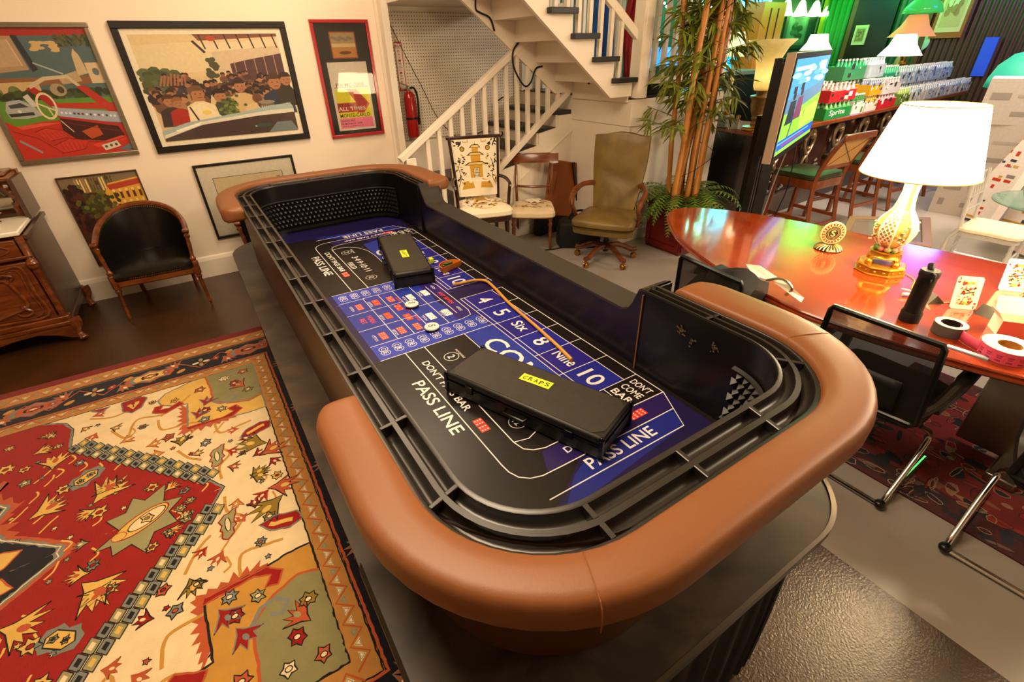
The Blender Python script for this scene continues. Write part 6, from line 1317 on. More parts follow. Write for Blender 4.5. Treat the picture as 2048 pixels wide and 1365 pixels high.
# ================================================================ black mesh office chairs on chrome sleds
M_MESH = mat('black_mesh', '#14110d', .6, alpha=.86)
mc = thing('mesh_chair', 'black mesh-back sled chair tucked in at the water bottle', 'office chair', (2.53, .63, 0), PI/2, 'black mesh chairs at the red table')
def bpnt(u, z): t = (z-.46)/.41; return Vector((u*(.215+.03*(1-t)), .235+.035*t+.015*(1-(u)**2)*1.0, z))
rim = [(-1, .47), (-1.0, .6), (-1, .75), (-1, .85), (-.96, .868), (-.5, .872), (0, .874), (.5, .872), (.96, .868), (1, .85), (1, .75), (1, .6), (1, .47), (.9, .455), (0, .45), (-.9, .455)]
MB().tube([tuple(bpnt(u, z)) for u, z in rim], .0135, 8, closed=True).build('back_frame', M_BLK, mc, smooth=True)
MB().add([tuple(bpnt(-1+2*i/12, .46+.41*j/10)) for i in range(13) for j in range(11)], [(i*11+j, (i+1)*11+j, (i+1)*11+j+1, i*11+j+1) for i in range(12) for j in range(10)]).build('mesh_panel', M_MESH, mc, smooth=True)
MB().add([tuple(bpnt(-.62+1.24*i/10, .50+.15*j/4)+Vector((0, .018, 0))) for i in range(11) for j in range(5)], [(i*5+j, (i+1)*5+j, (i+1)*5+j+1, i*5+j+1) for i in range(10) for j in range(4)]).build('lumbar_pad', M_BLKM, mc, smooth=True, solid=.012)
sp2 = [(-.22, -.23), (0, -.25), (.22, -.23), (.24, 0), (.22, .21), (0, .22), (-.22, .21), (-.24, 0)]; sp2 = [(p.x, p.y) for p in smoothcurve([(a_, b_, 0) for a_, b_ in sp2], 3, True)]
slab(sp2, [(.95, .405, 0), (1, .42, 0), (1, .45, 0), (.96, .462, 0), (.6, .468, 0), (.05, .468, 0)], M_BLKM, 'seat', mc)
for s_ in (-1, 1):
    am = smoothcurve([(s_*.235, .24, .52), (s_*.262, .17, .56), (s_*.275, .08, .62), (s_*.28, -.04, .655), (s_*.28, -.15, .655), (s_*.272, -.20, .62), (s_*.262, -.18, .54), (s_*.25, -.12, .47), (s_*.235, -.02, .42)], 5)
    MB().tube([tuple(p) for p in am], [.020]*6+[.024]*6+[.030]*14+[.026]*8+[.024]*7, 8, sx=1.0).build('armrest', mat('arm_plastic', '#1a1612', .35, coat=.3), mc, smooth=True)
    MB().tube(smoothcurve([(s_*.24, .13, .41), (s_*.262, -.02, .30), (s_*.27, .03, .22), (s_*.272, .20, .05), (s_*.272, .275, .014)], 5), .0125, 10).build('leg', M_CHROME, mc, smooth=True)
    MB().ball((s_*.272, .275, .02), .024, 10, 8, (1, 1.2, .85)).build('foot_cap', M_BLK, mc, smooth=True)
    MB().tube([(s_*.272, .25, .014), (s_*.26, -.25, .014)], .0115, 8).build('side_runner', M_CHROME, mc, smooth=True)
MB().tube([(-.272, .275, .014), (.272, .275, .014)], .011, 8).build('rear_bar', M_CHROME, mc, smooth=True)
mc.location.z = .006
dup(mc, (2.52, -.165, 0.008), PI/2+.05, 'black mesh-back sled chair at the right picture edge, standing on the red rug')
dup(mc, (2.46, 1.42, 0.0), PI/2-.12, 'black mesh-back sled chair with a dark bag hung over it, behind the rail')
fb = thing('folded_bag', 'dark folded fabric bag hanging over the mesh chair beside the table', 'bag', (2.33, 1.28, .62))
MB().loft([[(x+rnd.uniform(-.008, .008), y, z+rnd.uniform(-.008, .008)) for x, y, z in ring_] for ring_ in [[(-.10, -.06+.3*t, .16-.05*t), (-.02, -.06+.3*t, .235+.03*math.sin(t*5)), (.06, -.06+.3*t, .20), (.09, -.06+.3*t, .05), (.0, -.06+.3*t, .0), (-.09, -.06+.3*t, .04)] for t in [i/6 for i in range(7)]]], cap=True).build('body', mat('dark_bag_fabric', '#15120e', .5), fb, smooth=True)
MB().tube(smoothcurve([(.02, -.06, .22), (.06, -.12, .24), (.08, -.17, .20), (.06, -.16, .16)], 4), .008, 7).build('hook', M_CHROME, fb, smooth=True)
o = MB().add([(2.37, 1.36, .88), (2.40, 1.30, .885), (2.41, 1.12, .83), (2.37, 1.20, .84), (2.33, 1.28, .85), (2.44, 1.05, .78), (2.40, 1.04, .77)], [(0, 1, 3, 4), (1, 2, 3), (3, 2, 5, 6)]).build('paper_tag', mat('white_paper_tag', '#e2d6c2', .7), solid=.0015); tag(o, 'bent white paper tag lying on the folded dark bag', 'tag')
# ================================================================ planter, bamboo, ferns
PX_, PY_ = 4.27, 3.31
pl_ = thing('planter', 'square glossy red wooden planter at the corner of the landing box', 'planter', (PX_, PY_, 0))
M_REDP = mat('red_lacquer', '#6e0d0a', .3, color2='#560806', nscale=4, coat=.4)
MB().loft([[(sx_*w_, sy_*w_, z) for sx_, sy_ in ((-1, -1), (1, -1), (1, 1), (-1, 1))] for w_, z in ((.235, .0), (.25, .46), (.262, .465), (.262, .50), (.235, .50), (.225, .44))], cap=True).build('box', M_REDP, pl_, bevel=.006)
for k in range(4):
    R = rotm(0, 0, k*PI/2); m_ = MB()
    for c_, d_ in (((0, -.247, .06), (.44, .014, .05)), ((0, -.254, .41), (.46, .014, .05)), ((-.205, -.250, .235), (.045, .014, .32)), ((.205, -.250, .235), (.045, .014, .32))):
        m_.box(tuple(R @ Vector(c_)), d_, R)
    m_.build('side_moulding', M_REDP, pl_, bevel=.003)
MB().box((0, 0, .43), (.44, .44, .02)).build('soil', M_BLKM, pl_)
bb = thing('bamboo_plant', 'tall artificial bamboo canes with long green leaves in the red planter', 'plant', (PX_, PY_, .44))
M_CANE = mat('bamboo_cane', '#b3752c', .38, noise=.18, nscale=7, stretch=(1, 1, .4))
M_LEAF = mat('bamboo_leaf', '#5a6a18', .5, color2='#7d8526', nscale=14)
rb = random.Random(21)
def leaf(mb, p, d, L_, w_, droop):
    p = Vector(p); d = Vector(d).normalized(); side = d.cross(Vector((0, 0, 1)))
    if side.length < .1: side = Vector((1, 0, 0))
    side.normalize(); a = rb.uniform(-.9, .9); side = side*math.cos(a)+side.cross(d)*math.sin(a)
    pts = []; q = p.copy(); dd = d.copy()
    for i in range(6):
        t = i/5; wd = w_*math.sin(PI*min(1, t*.92+.08))**.8; pts.append((q-side*wd/2, q+side*wd/2)); dd = (dd+Vector((0, 0, -droop))).normalized(); q = q+dd*L_/5
    vs = [v for pr in pts for v in pr]; mb.add(vs, [(2*i, 2*i+1, 2*i+3, 2*i+2) for i in range(5)])
for k in range(11):
    a = k*2.4; r0 = .05+.15*rb.random(); x0, y0 = r0*math.cos(a), r0*math.sin(a)
    lean = (rb.uniform(-.05, .09), rb.uniform(-.06, .05)); H_ = rb.uniform(2.5, 2.95); R0 = rb.uniform(.019, .031)
    pts = []; rs = []
    n_ = int(H_/.28)
    for i in range(n_+1):
        z = H_*i/n_; x, y = x0+lean[0]*z+.010*math.sin(i*1.7+k), y0+lean[1]*z
        pts += [(x, y, z), (x, y, z+.008)]; rs += [R0*1.12*(1-.25*i/n_), R0*(1-.25*i/n_)]
    cane = MB().tube(pts, rs, 10).build('cane', M_CANE, bb, smooth=True)
    fo = MB()
    z = .70+rb.random()*.5
    while z < H_:
        az = rb.uniform(0, 2*PI); bx0, by0 = x0+lean[0]*z, y0+lean[1]*z; bl = rb.uniform(.12, .42)
        e = Vector((bx0+bl*math.cos(az), by0+bl*math.sin(az), z+.10)); fo.tube([(bx0, by0, z), tuple(e)], [.005, .002], 5)
        for q in range(rb.randint(10, 15)):
            t = rb.uniform(.3, 1); b0 = Vector((bx0, by0, z)).lerp(e, t); aa = az+rb.uniform(-1.3, 1.3); leaf(fo, b0, (math.cos(aa), math.sin(aa), rb.uniform(-.8, .5)), rb.uniform(.13, .25), rb.uniform(.018, .030), rb.uniform(.08, .26))
        z += rb.uniform(.10, .19)
    fo = fo.build('foliage', M_LEAF, None, smooth=True, angle=0); fo.parent = cane
M_FERN = mat('fern_leaf', '#6d8426', .5, color2='#456a22', nscale=10)
fn = thing('fern_plant', 'bushy green fern spilling over the rim of the red planter', 'plant', (PX_, PY_, .45))
for k in range(84):
    fo = MB(); az = 2*PI*k/58*5.02+rb.uniform(-.2, .2); L_ = rb.uniform(.42, .68); q = Vector((.1*math.cos(az), .1*math.sin(az), .0)); el = rb.uniform(.7, 1.55); st_ = L_/16; pr = []
    for i in range(17):
        pr.append(q.copy()); el -= .15; q = q+Vector((math.cos(az)*math.cos(el), math.sin(az)*math.cos(el), math.sin(el)))*st_
    fo.tube(pr, [.003*(1-i/20) for i in range(17)], 4)
    s_ = Vector((-math.sin(az), math.cos(az), 0))
    for i in range(2, 17):
        w_ = .062*math.sin(PI*(i/17)**.7)+.01; t_ = (pr[i]-pr[i-1]).normalized()
        for sg_ in (-1, 1):
            e = pr[i]+s_*sg_*w_+t_*.012+Vector((0, 0, -.012)); fo.add([pr[i]-t_*.010, pr[i]+t_*.010, e+t_*.003, e-t_*.003], [(0, 1, 2, 3)])
    fo.build('frond', M_FERN, fn, smooth=True, angle=0)
sl_ = MB().tube(smoothcurve([(PX_+.16*math.cos(i*1.9), PY_-.1+.14*math.sin(i*1.9), .6+i*.13) for i in range(16)], 4), .003, 5).build('string_lights', M_BLKM, smooth=True); tag(sl_, 'dark string light wire wound around the bamboo canes', 'string lights')
# things stored on the landing
fg = thing('draped_flag', 'red white and blue flag cloth draped behind the landing post', 'flag', (4.2, 4.35, 1.485))
rr_ = random.Random(8)
for i, c_ in enumerate(('#1f57a8', '#1f57a8', '#e4dccb', '#9c1a1a', '#1f57a8')):
    x = -.40+i*.16; MB().loft([[(x+.16*j/6+.02*math.sin(z*7+j), .03*math.sin(j*2.1+i)+.05*math.sin(z*3), z) for j in range(7)] for z in [.12+.95*q/8 for q in range(9)]], closed=False).build('cloth_panel', mat('cloth_'+c_[1:], c_, .8), fg, smooth=True, angle=0, solid=.006)
MB().box((0, .0, .06), (.7, .2, .12)).tube([(-.42, 0, .1), (-.42, 0, 1.1)], .012, 8).tube([(.42, 0, .1), (.42, 0, 1.1)], .012, 8).build('rack', M_BLKM, fg)
o = MB().loft([[(x*s_, y*s_, z) for x, y in [(-.22, -.12), (.22, -.12), (.25, 0), (.22, .12), (-.22, .12), (-.25, 0)]] for s_, z in ((.9, 0), (1, .03), (1, .13), (.85, .17), (.4, .18))], cap=True).build('storage_bag', M_BLKM, smooth=True); o.location = (4.35, 3.98, 1.486); tag(o, 'low black bag lying on the landing beside the post', 'bag')
# ================================================================ television on its stand
A_, B_ = Vector((4.0, 2.30, 0)), Vector((5.58, 2.87, 0)); dv = (B_-A_); TW = dv.length; ta = math.atan2(dv.y, dv.x)
tv = thing('television', 'flat television showing a blue and green sports broadcast', 'television', (A_.x, A_.y, 0), ta)
TZ0, TZ1 = 1.05, 1.843
MB().box((TW/2, .035, (TZ0+TZ1)/2), (TW, .07, TZ1-TZ0)).build('bezel', mat('silver_tan_bezel', '#a08c78', .35, .4), tv, bevel=.006)  # bezel in one even silver-tan colour of its own
MB().box((TW/2, -.002, (TZ0+TZ1)/2), (TW-.01, .008, TZ1-TZ0-.01)).build('screen_surround', M_BLK, tv)
cv = Canvas(lambda u, v, h: (.04+(TW-.08)*u, -.0065-h, TZ1-.045-(TZ1-TZ0-.10)*v), .0004); rt = random.Random(6)
cv.rect(0, 0, 1, 1, '#3f8fd0', 0); cv.poly([(0, .52), (.3, .47), (1, .42), (1, 1), (0, 1)], '#7dbb3c', 1); cv.poly([(0, .40), (1, .30), (1, .45), (.5, .52), (0, .55)], '#4d7a9a', 1)
for k in range(14): cv.ell(rt.random(), .08+.2*rt.random(), .12, .03, rt.choice(('#8cc8ec', '#a8d8f0', '#5ba0d8')), 1, 8)
for x, y in ((.16, .38), (.34, .36)): cv.ell(x, y, .04, .045, '#2a2c38', 3, 10); cv.poly([(x-.07, y+.05), (x+.07, y+.05), (x+.10, y+.30), (x-.10, y+.30)], '#24303c' if x < .3 else '#6a3a5c', 2); cv.rect(x-.06, y-.10, x+.02, y-.03, '#1e2028', 4)
cv.poly([(.45, .62), (.5, .58), (.9, .56), (1, .60), (1, .80), (.5, .84)], '#9ad24c', 2); cv.line([(.25, .62), (.2, .88)], .03, '#2c4a58', 3); cv.line([(.55, .60), (.55, .68)], .015, '#2c4a38', 3)
cv.rect(0, .84, 1, .95, '#1f54b0', 4); cv.rect(0, .865, .85, .885, '#5a9ae0', 5); cv.rect(.1, .905, .7, .92, '#b8304a', 5); cv.rect(.03, .08, .45, .12, '#d8e8f4', 5); cv.rect(.70, .05, .92, .16, '#c8dcf0', 5)
cv.build('screen', mat('screen_picture', '#ffffff', .25, attr=True, emit=1.1, noise=.02), tv)
MB().box((TW*.4, .10, 1.42), (.42, .05, .5)).box((.36, .13, 1.42), (.24, .05, .7)).build('mount', M_BLK, tv, bevel=.004)
for x in (.34, .44): MB().box((x, .18, .9), (.05, .06, 1.8)).build('stand_post', M_BLK, tv, bevel=.004)
MB().box((.3, .18, .02), (.7, .5, .04)).build('stand_base', M_BLK, tv, bevel=.004)
MB().tube(smoothcurve([(1.2, .02, 1.06), (1.15, 0, .9), (1.22, 0, .6), (1.25, .05, .3), (1.15, .05, .012)], 5), .006, 6).build('power_cable', M_BLKM, tv, smooth=True); MB().tube(smoothcurve([(.85, .03, 1.06), (.7, .05, .8), (.5, .05, .5), (.45, .1, .1)], 5), .006, 6).build('power_cable', mat('grey_cable', '#6a645c', .5), tv, smooth=True)
o = MB().prism([(-.06, -.08), (.07, -.11), (.07, .10), (-.06, .10)], 0, 1.31).box((0, -.005, 1.315), (.14, .22, .012)).build('speaker_column', M_BLK, bevel=.005); o.location = (4.74, 2.84, 0); tag(o, 'tall black column speaker standing left of the television', 'speaker')
# ================================================================ the bar
BA = .081; bo_ = Vector((5.36, 3.20, 0)); bd = Vector((math.cos(BA), math.sin(BA), 0)); bn = Vector((-math.sin(BA), math.cos(BA), 0))
def bar_(s_, d_, z): return tuple(bo_+bd*s_+bn*d_+Vector((0, 0, z)))
ba = thing('bar_counter', 'long dark bar with polished wood top and mirrored front panels', 'bar', tuple(bo_))
M_BTOP = mat('bar_top_wood', '#7e3a14', .2, color2='#93481c', nscale=2, stretch=(1, 6, 1), coat=.6)
MB().prism([(0, 0), (7.3, 0), (7.3, .62), (.80, .62), (1.05, 2.2), (.45, 2.25), (.04, .25)], 1.015, 1.07, lambda v: Vector(bar_(v.x, v.y, v.z))).build('bar_top', M_BTOP, ba, True, bevel=.012)
M_BFR = mat('dark_gloss_bar_front', '#1c120c', .18, color2='#33201a', nscale=3, coat=.5, dist=2)
MB().prism([(.16, .16), (7.2, .16), (7.2, .55), (.72, .55), (.9, 2.1), (.5, 2.1), (.18, .35)], .03, 1.012, lambda v: Vector(bar_(v.x, v.y, v.z))).build('bar_body', M_BFR, ba, True)
MB().prism([(.10, .10), (7.2, .10), (7.2, .5), (.7, .5), (.85, 2.1), (.45, 2.1), (.12, .35)], .0, .25, lambda v: Vector(bar_(v.x, v.y, v.z))).build('plinth', mat('grey_brown_plinth', '#4a3e36', .4), ba, True, bevel=.006)
rt = random.Random(2)
for k in range(8):
    s_ = .55+k*.82
    cv_ = MB()
    for sg_ in (-1, 1):
        cv_.tube([bar_(s_+sg_*.0+sg_*x, .11, z) for x, z in [(.02+.10*math.sin(q*.55), .98-.052*q) for q in range(9)]], [.022, .03, .026, .02, .02, .024, .026, .02, .012], 7)
    cv_.ball(bar_(s_, .09, .90), .045, 8, 6).ball(bar_(s_, .10, .74), .03, 8, 6).build('carved_bracket', mat('aged_gilt_carving', '#8d7458', .3, .5, noise=.3, nscale=20), ba, True, smooth=True)
    MB().prism([(s_+.14, .152), (s_+.68, .152), (s_+.68, .16), (s_+.14, .16)], .32, .92, lambda v: Vector(bar_(v.x, v.y, v.z))).build('front_panel', mat('copper_brown_panel', '#4a2412', .2, .6, noise=.4, nscale=5), ba, True)
    cr_ = MB()
    for q in range(26): cr_.ball(bar_(s_-.06+.12*rt.random()+.4*(q % 2), .13, .28+.30*rt.random()), .014, 6, 4)
    cr_.build('crystal_trim', mat('crystal_beads', '#cfc9bd', .08, .7), ba, True, smooth=True)['kind'] = 'stuff'
for k, yy in enumerate((.55, 1.05, 1.55)):
    MB().ball(bar_(.20+yy*.18, yy, .62), .20, 16, 10, (.25, 1, 1.5)).build('oval_carving', mat('red_brown_carving', '#3f1c10', .3, bump=.6, bscale=60), ba, True, smooth=True)
    MB().box(bar_(.14+yy*.18, yy-.24, .70), (.06, .05, .42)).build('marble_pilaster', mat('grey_marble_pilaster', '#8c857b', .3, noise=.3, nscale=9), ba, True, bevel=.01)
# ---- bar stools
bs = thing('bar_stool', 'wooden bar stool with green leather seat nearest the television', 'bar stool', (5.48, 2.70, 0), PI-.06, 'bar stools along the bar')
M_STW = mat('stained_oak', '#7d3c14', .32, color2='#6a3010', nscale=5, stretch=(6, 6, 1), coat=.3)
M_GRL = mat('dark_green_leather', '#2c2f10', .3, noise=.15, nscale=6)
sq = [(-.25, -.24), (0, -.255), (.25, -.24), (.26, 0), (.25, .22), (0, .235), (-.25, .22), (-.26, 0)]; sq = [(p.x, p.y) for p in smoothcurve([(a_, b_, 0) for a_, b_ in sq], 3, True)]
slab(sq, [(.96, .70, 0), (1, .71, 0), (1, .735, 0), (.96, .755, 0), (.7, .768, 0), (.05, .772, 0)], M_GRL, 'seat', bs)
slab(sq, [(.98, .62, 0), (1.0, .63, 0), (1.0, .705, 0)], M_STW, 'seat_rail', bs, angle=.5)
for s_ in (-1, 1):
    MB().bar((s_*.225, -.21, .62), (s_*.245, -.25, 0), .042, .042).build('leg', M_STW, bs, bevel=.006)
    MB().tube(smoothcurve([(s_*.235, .33, 0), (s_*.232, .26, .3), (s_*.23, .215, .62), (s_*.235, .23, .8), (s_*.24, .30, .98), (s_*.24, .38, 1.13)], 4), .024, 4, sx=1).build('leg', M_STW, bs)
    MB().bar((s_*.232, -.24, .30), (s_*.232, .25, .30), .022, .035).build('stretcher', M_STW, bs)
MB().bar((-.24, -.24, .20), (.24, -.24, .20), .024, .04).build('foot_rail', M_STW, bs, bevel=.004)
MB().bar((-.235, .27, .24), (.235, .27, .24), .022, .035).build('stretcher', M_STW, bs)
MB().bar((-.26, .385, 1.13), (.26, .385, 1.13), .035, .06).build('crest_rail', M_STW, bs, bevel=.008); MB().bar((-.235, .24, .83), (.235, .24, .83), .022, .04).build('lower_rail', M_STW, bs)
MB().bar((-.23, .25, .85), (.23, .37, 1.11), .014, .022).bar((.23, .25, .85), (-.23, .37, 1.11), .014, .022).build('cross_brace', M_STW, bs)
MB().add([(-.22, .258, .85), (.22, .258, .85), (.22, .378, 1.11), (-.22, .378, 1.11)], [(0, 1, 2, 3)]).build('cane_panel', mat('woven_cane', '#b58a48', .6, noise=.35, nscale=160), bs)
for p_, lb in (((6.62, 2.80, 0), 'wooden bar stool with green seat, second from the television'), ((7.7, 2.86, 0), 'wooden bar stool seen behind the lamp stem, third from the television'), ((8.85, 2.90, 0), 'wooden bar stool farthest along the bar, seen right of the lamp')): dup(bs, p_, PI-.1, lb)
# ---- clear chiavari chair
M_ACR = mat('clear_acrylic', '#d9d6d2', .05, alpha=.6, spec=1.0)
cc = thing('chiavari_chair', 'clear acrylic ballroom chair with cream cushion on pale floor', 'chair', (5.74, 1.14, 0), .05)
MB().loft([[(x*s_*.84, y*s_*.84, z) for x, y in sq] for s_, z in ((.96, .445), (1.02, .455), (1.02, .475), (.95, .49), (.6, .496), (.05, .498))], cap=True).build('cushion', mat('cream_cushion', '#e9dcc2', .7), cc, smooth=True)
MB().loft([[(x*s_*.82, y*s_*.82, z) for x, y in sq] for s_, z in ((1, .41), (1, .445))], cap=True).build('seat', M_ACR, cc, smooth=True, angle=.5)
kn = [(t, .013+(.006 if k % 2 else 0)) for k, t in enumerate([i/16 for i in range(17)])]
for s_ in (-1, 1):
    turned((s_*.19, -.19, .41), (s_*.20, -.20, 0), [(t, r) for t, r in kn]).build('leg', M_ACR, cc, smooth=True); MB().tube([(s_*.19, .25+.00*i-.004*i*(10-i)*.1, .0+.092*i) if i < 5 else (s_*.19, .19+.012*(i-5), .092*i) for i in range(11)], [.013+(.006 if i % 2 else 0) for i in range(11)], 8).build('leg', M_ACR, cc, smooth=True)
for z, dy in ((.62, .205), (.72, .225), (.90, .262)): MB().tube([(x, dy, z) for x in (-.19, -.06, .06, .19)], .010, 8).build('back_rail', M_ACR, cc, smooth=True)
for i in range(5): MB().tube([(-.13+i*.065, .225+.2*(z-.72), z) for z in (.72, .76, .79, .83, .86, .90)], [.008, .014, .008, .014, .008, .012], 7).build('spindle', M_ACR, cc, smooth=True)
for y in (-.19, .22): MB().tube([(-.19, y, .17), (.19, y, .17)], .009, 8).tube([(-.19, y, .25), (.19, y, .25)], .008, 8).build('stretcher', M_ACR, cc, smooth=True)
for s_ in (-1, 1): MB().tube([(s_*.195, -.19, .14), (s_*.195, .23, .14)], .009, 8).build('stretcher', M_ACR, cc, smooth=True)
# ---- low table with tan frame, glass table
lt = thing('coffee_table', 'low tan-framed table with smoky inset top behind the red table', 'table', (5.13, 1.74, 0))
q4 = [(5.24, 2.09), (5.78, 1.62), (4.90, 1.28), (4.62, 1.87)]; c4 = Vector((5.13, 1.74, 0)); q4i = [(c4.x+(x-c4.x)*.80, c4.y+(y-c4.y)*.80) for x, y in q4]
M_TAN = mat('tan_wood_frame', '#8d6a3c', .4, noise=.1)
MB().add([(x, y, z) for z in (.40, .45) for x, y in q4+q4i], [(0, 1, 5, 4), (1, 2, 6, 5), (2, 3, 7, 6), (3, 0, 4, 7), (8, 9, 13, 12), (9, 10, 14, 13), (10, 11, 15, 14), (11, 8, 12, 15), (0, 1, 9, 8), (1, 2, 10, 9), (2, 3, 11, 10), (3, 0, 8, 11), (4, 5, 13, 12), (5, 6, 14, 13), (6, 7, 15, 14), (7, 4, 12, 15)]).build('frame', M_TAN, lt, True, bevel=.006)
MB().prism(q4i, .43, .438).build('inset_top', mat('smoky_glass', '#8c8078', .1, alpha=.75), lt, True)
for x, y in q4: MB().box((c4.x+(x-c4.x)*.9, c4.y+(y-c4.y)*.9, .20), (.05, .05, .40)).build('leg', M_TAN, lt, True)
gt = thing('glass_table', 'round green-edged glass table at the right behind the clear chair', 'table', (6.98, .92, 0))
MB().lathe([(.58, .492), (.60, .496), (.60, .506), (.58, .51), (.001, .51)], n=48).build('glass_top', mat('green_edged_glass', '#5f8f7c', .05, alpha=.6), gt, smooth=True, angle=.6)
MB().lathe([(.25, 0), (.25, .02), (.04, .04), (.04, .47), (.18, .49)], n=24).build('pedestal', M_CHROME, gt, smooth=True, angle=.6)
# ---- cartons and printed boards at the right
for k, (z, h_, lb) in enumerate(((0, .55, 'lowest pale carton of the stack at the end of the bar'), (.551, .5, 'middle pale carton of the stack at the end of the bar'), (1.052, .46, 'topmost pale carton of the stack at the end of the bar'))):
    cv = Canvas(lambda u, v, h: (-.301-h, .28-u*.56, v*h_), .0006); cv.rect(.1, .55, .4, .7, '#8f857c', 1); cv.rect(.5, .6, .9, .66, '#a49a90', 1); cv.rect(.5, .2, .8, .3, '#8f857c', 1); cv.rect(.1, .2, .2, .35, '#a8483a' if k == 1 else '#8f857c', 1)
    t = thing('carton', lb, 'box', (8.15, 2.02-.02*k, z), .15+.05*k, 'cartons stacked by the bar'); cv.build('carton_body', M_PRINT, t, extra=[(MB().box((0, 0, h_/2), (.6, .56, h_)), '#b7aca2')])
rt = random.Random(12)
for k, (x, y, rz, lb) in enumerate(((7.75, 1.72, -.5, 'leaning white printed box nearest the pale cartons'), (7.85, 1.36, -.35, 'leaning white and red printed box at the right picture edge'))):
    t = thing('printed_box', lb, 'box', (x, y, .02), rz)
    cv = Canvas(lambda u, v, h: tuple(rotm(0, .22, 0) @ Vector((-.061-h, .17-u*.34, v*1.02))), .0006)
    for q in range(16): cv.rect(*(lambda a_, b_: (a_, b_, a_+rt.uniform(.1, .3), b_+rt.uniform(.01, .05)))(rt.uniform(.05, .6), rt.uniform(.03, .9)), rt.choice(('#8a8078', '#c33a28', '#3a3f4c', '#c9a24a')), 1+q % 3)
    cv.rect(0, .02, 1, .04, '#c9982c', 5); cv.rect(0, .96, 1, .98, '#c9982c', 5)
    cv.build('box_body', M_PRINT, t, extra=[(MB().box(tuple(rotm(0, .22, 0) @ Vector((0, 0, .51))), (.12, .34, 1.02), rotm(0, .22, 0)), '#e9dcd0')])
tl = thing('teal_lampshade', 'large teal green dome at the upper right edge', 'lampshade', (9.0, 2.22, 0))
MB().lathe([(.34, 1.36), (.33, 1.45), (.28, 1.6), (.17, 1.72), (.03, 1.76)], n=28, cap=False).build('dome', mat('teal_cloth', '#2f9a84', .6, emit=.25, ecolor='#38c8a0'), tl, smooth=True, angle=0, solid=.01)
MB().tube([(0, 0, 0), (0, 0, 1.74)], .02, 10).lathe([(.2, 0), (.2, .02), (.03, .03)], n=20).build('stand', M_BRASS, tl)
# ---- drink packs on the bar
_BT = {}
def pack(s_, d_, z, L_, H_, body, cap, label, word=None, film=False, rows=6, wc='#f2efe6'):
    t = thing('drink_pack', label, 'drink pack', bar_(s_, d_, z), BA, 'drink packs on the bar')
    cv = Canvas(lambda u, v, h: (u*L_, -.131-h, v*H_), .0008); r = random.Random(int(s_*100))
    cv.rect(.0, .62, 1, .66, cap, 1)
    for q in range(0 if word else 22 if film else 9): a_ = r.random()*.85; b_ = r.random()*.6; cv.rect(a_, b_, a_+r.uniform(.04, .14), b_+r.uniform(.05, .3), r.choice((cap, wc, '#7fa8c8', '#5a6068', '#c8dce4', '#3c4850') if film else (cap, wc, body, '#3a3430')), 1+q % 4)
    if word: cv.text(word, .45, .33, .6, .42, wc, 0, 3)
    cv.build('carton_wrap', M_PRINT, t, extra=[(MB().box((L_/2, 0, H_*.33), (L_, .26, H_*.66)), body)])
    key = (cap, H_)
    for i in range(rows):
        for j in (-.09, 0):
            if key in _BT: b_ = _BT[key].copy(); COL.objects.link(b_)
            else:
                b_ = MB().lathe([(.028, H_*.45), (.030, H_*.72), (.014, H_*.88), (.013, H_*.92), (.016, H_*.925), (.016, H_), (.001, H_)], (0, 0, 0), 9).build('bottle', mat('bottle_'+cap[1:], cap, .12, alpha=.75 if film else None, spec=.8), smooth=True, angle=.8)
                b_.data.materials.append(mat('cap_white', '#e4e2dc', .4))
                for p in b_.data.polygons:
                    if p.center.z > H_*.921: p.material_index = 1
                _BT[key] = b_
            b_.location = (L_*(i+.5)/rows, j, 0); b_.parent = t
    return t
S0 = 1.40
spec = [ # s, depth, z, length, height, body, cap colour, word, label
 (S0, .16, 1.072, .74, .19, '#1f8a3c', '#7fc97c', 'Sprite', 'green lemon soda pack with white lettering, lowest in the left stack'),
 (S0, .16, 1.265, .74, .20, '#c9242a', '#e8c8c0', None, 'red soda pack stacked on the green lemon soda pack'),
 (S0+.05, .45, 1.072, .74, .19, '#c9902a', '#d8d8d0', None, 'amber pack hidden behind the green lemon soda pack'),
 (S0+.05, .45, 1.265, .74, .20, '#dca418', '#e8e4da', None, 'yellow tray pack standing behind the red soda pack'),
 (S0+.78, .16, 1.072, .38, .24, '#e9e2d4', '#3f7f3c', None, 'white carton of green bottles right of the green lemon soda pack'),
 (S0+1.20, .16, 1.072, .40, .19, '#d8d2c4', '#d8a018', None, 'white pack with yellow cans under the taller yellow pack'),
 (S0+1.20, .16, 1.265, .40, .20, '#d9a31c', '#8088a0', None, 'yellow pack stacked on the white pack with yellow cans'),
 (S0+1.66, .16, 1.072, .62, .18, '#c21f26', '#e8c0c0', None, 'red soda pack with white lettering right of the yellow packs'),
 (S0+1.66, .16, 1.255, .62, .20, '#d8cfc8', '#b8a8a8', None, 'clear bottles in a white pack on the second red soda pack'),
 (S0+.95, .45, 1.45, .70, .25, '#3f8f5c', '#2fae6c', None, 'green bottle pack topmost at the left of the high stacks'),
 (S0+.95, .45, 1.072, .70, .37, '#5a4a34', '#6a7a5c', None, 'brown pack under the topmost green bottle pack'),
 (S0+1.75, .45, 1.45, .60, .25, '#b8c4c8', '#c8d8dc', None, 'clear bottle pack beside the topmost green bottle pack'),
 (S0+1.75, .45, 1.072, .60, .37, '#8a9088', '#a8b0a8', None, 'grey pack under the clear bottle pack'),
 (S0+2.45, .45, 1.30, .55, .28, '#2f9a6c', '#50c890', None, 'teal green pack between clear bottle packs'),
 (S0+2.40, .16, 1.072, .45, .22, '#5f7f2c', '#a8c060', None, 'olive green pack beside the second red soda pack'),
]
for s_, d_, z, L_, H_, b_, c_, w__, lb in spec: pack(s_, d_, z, L_, H_, b_, c_, lb, w__)
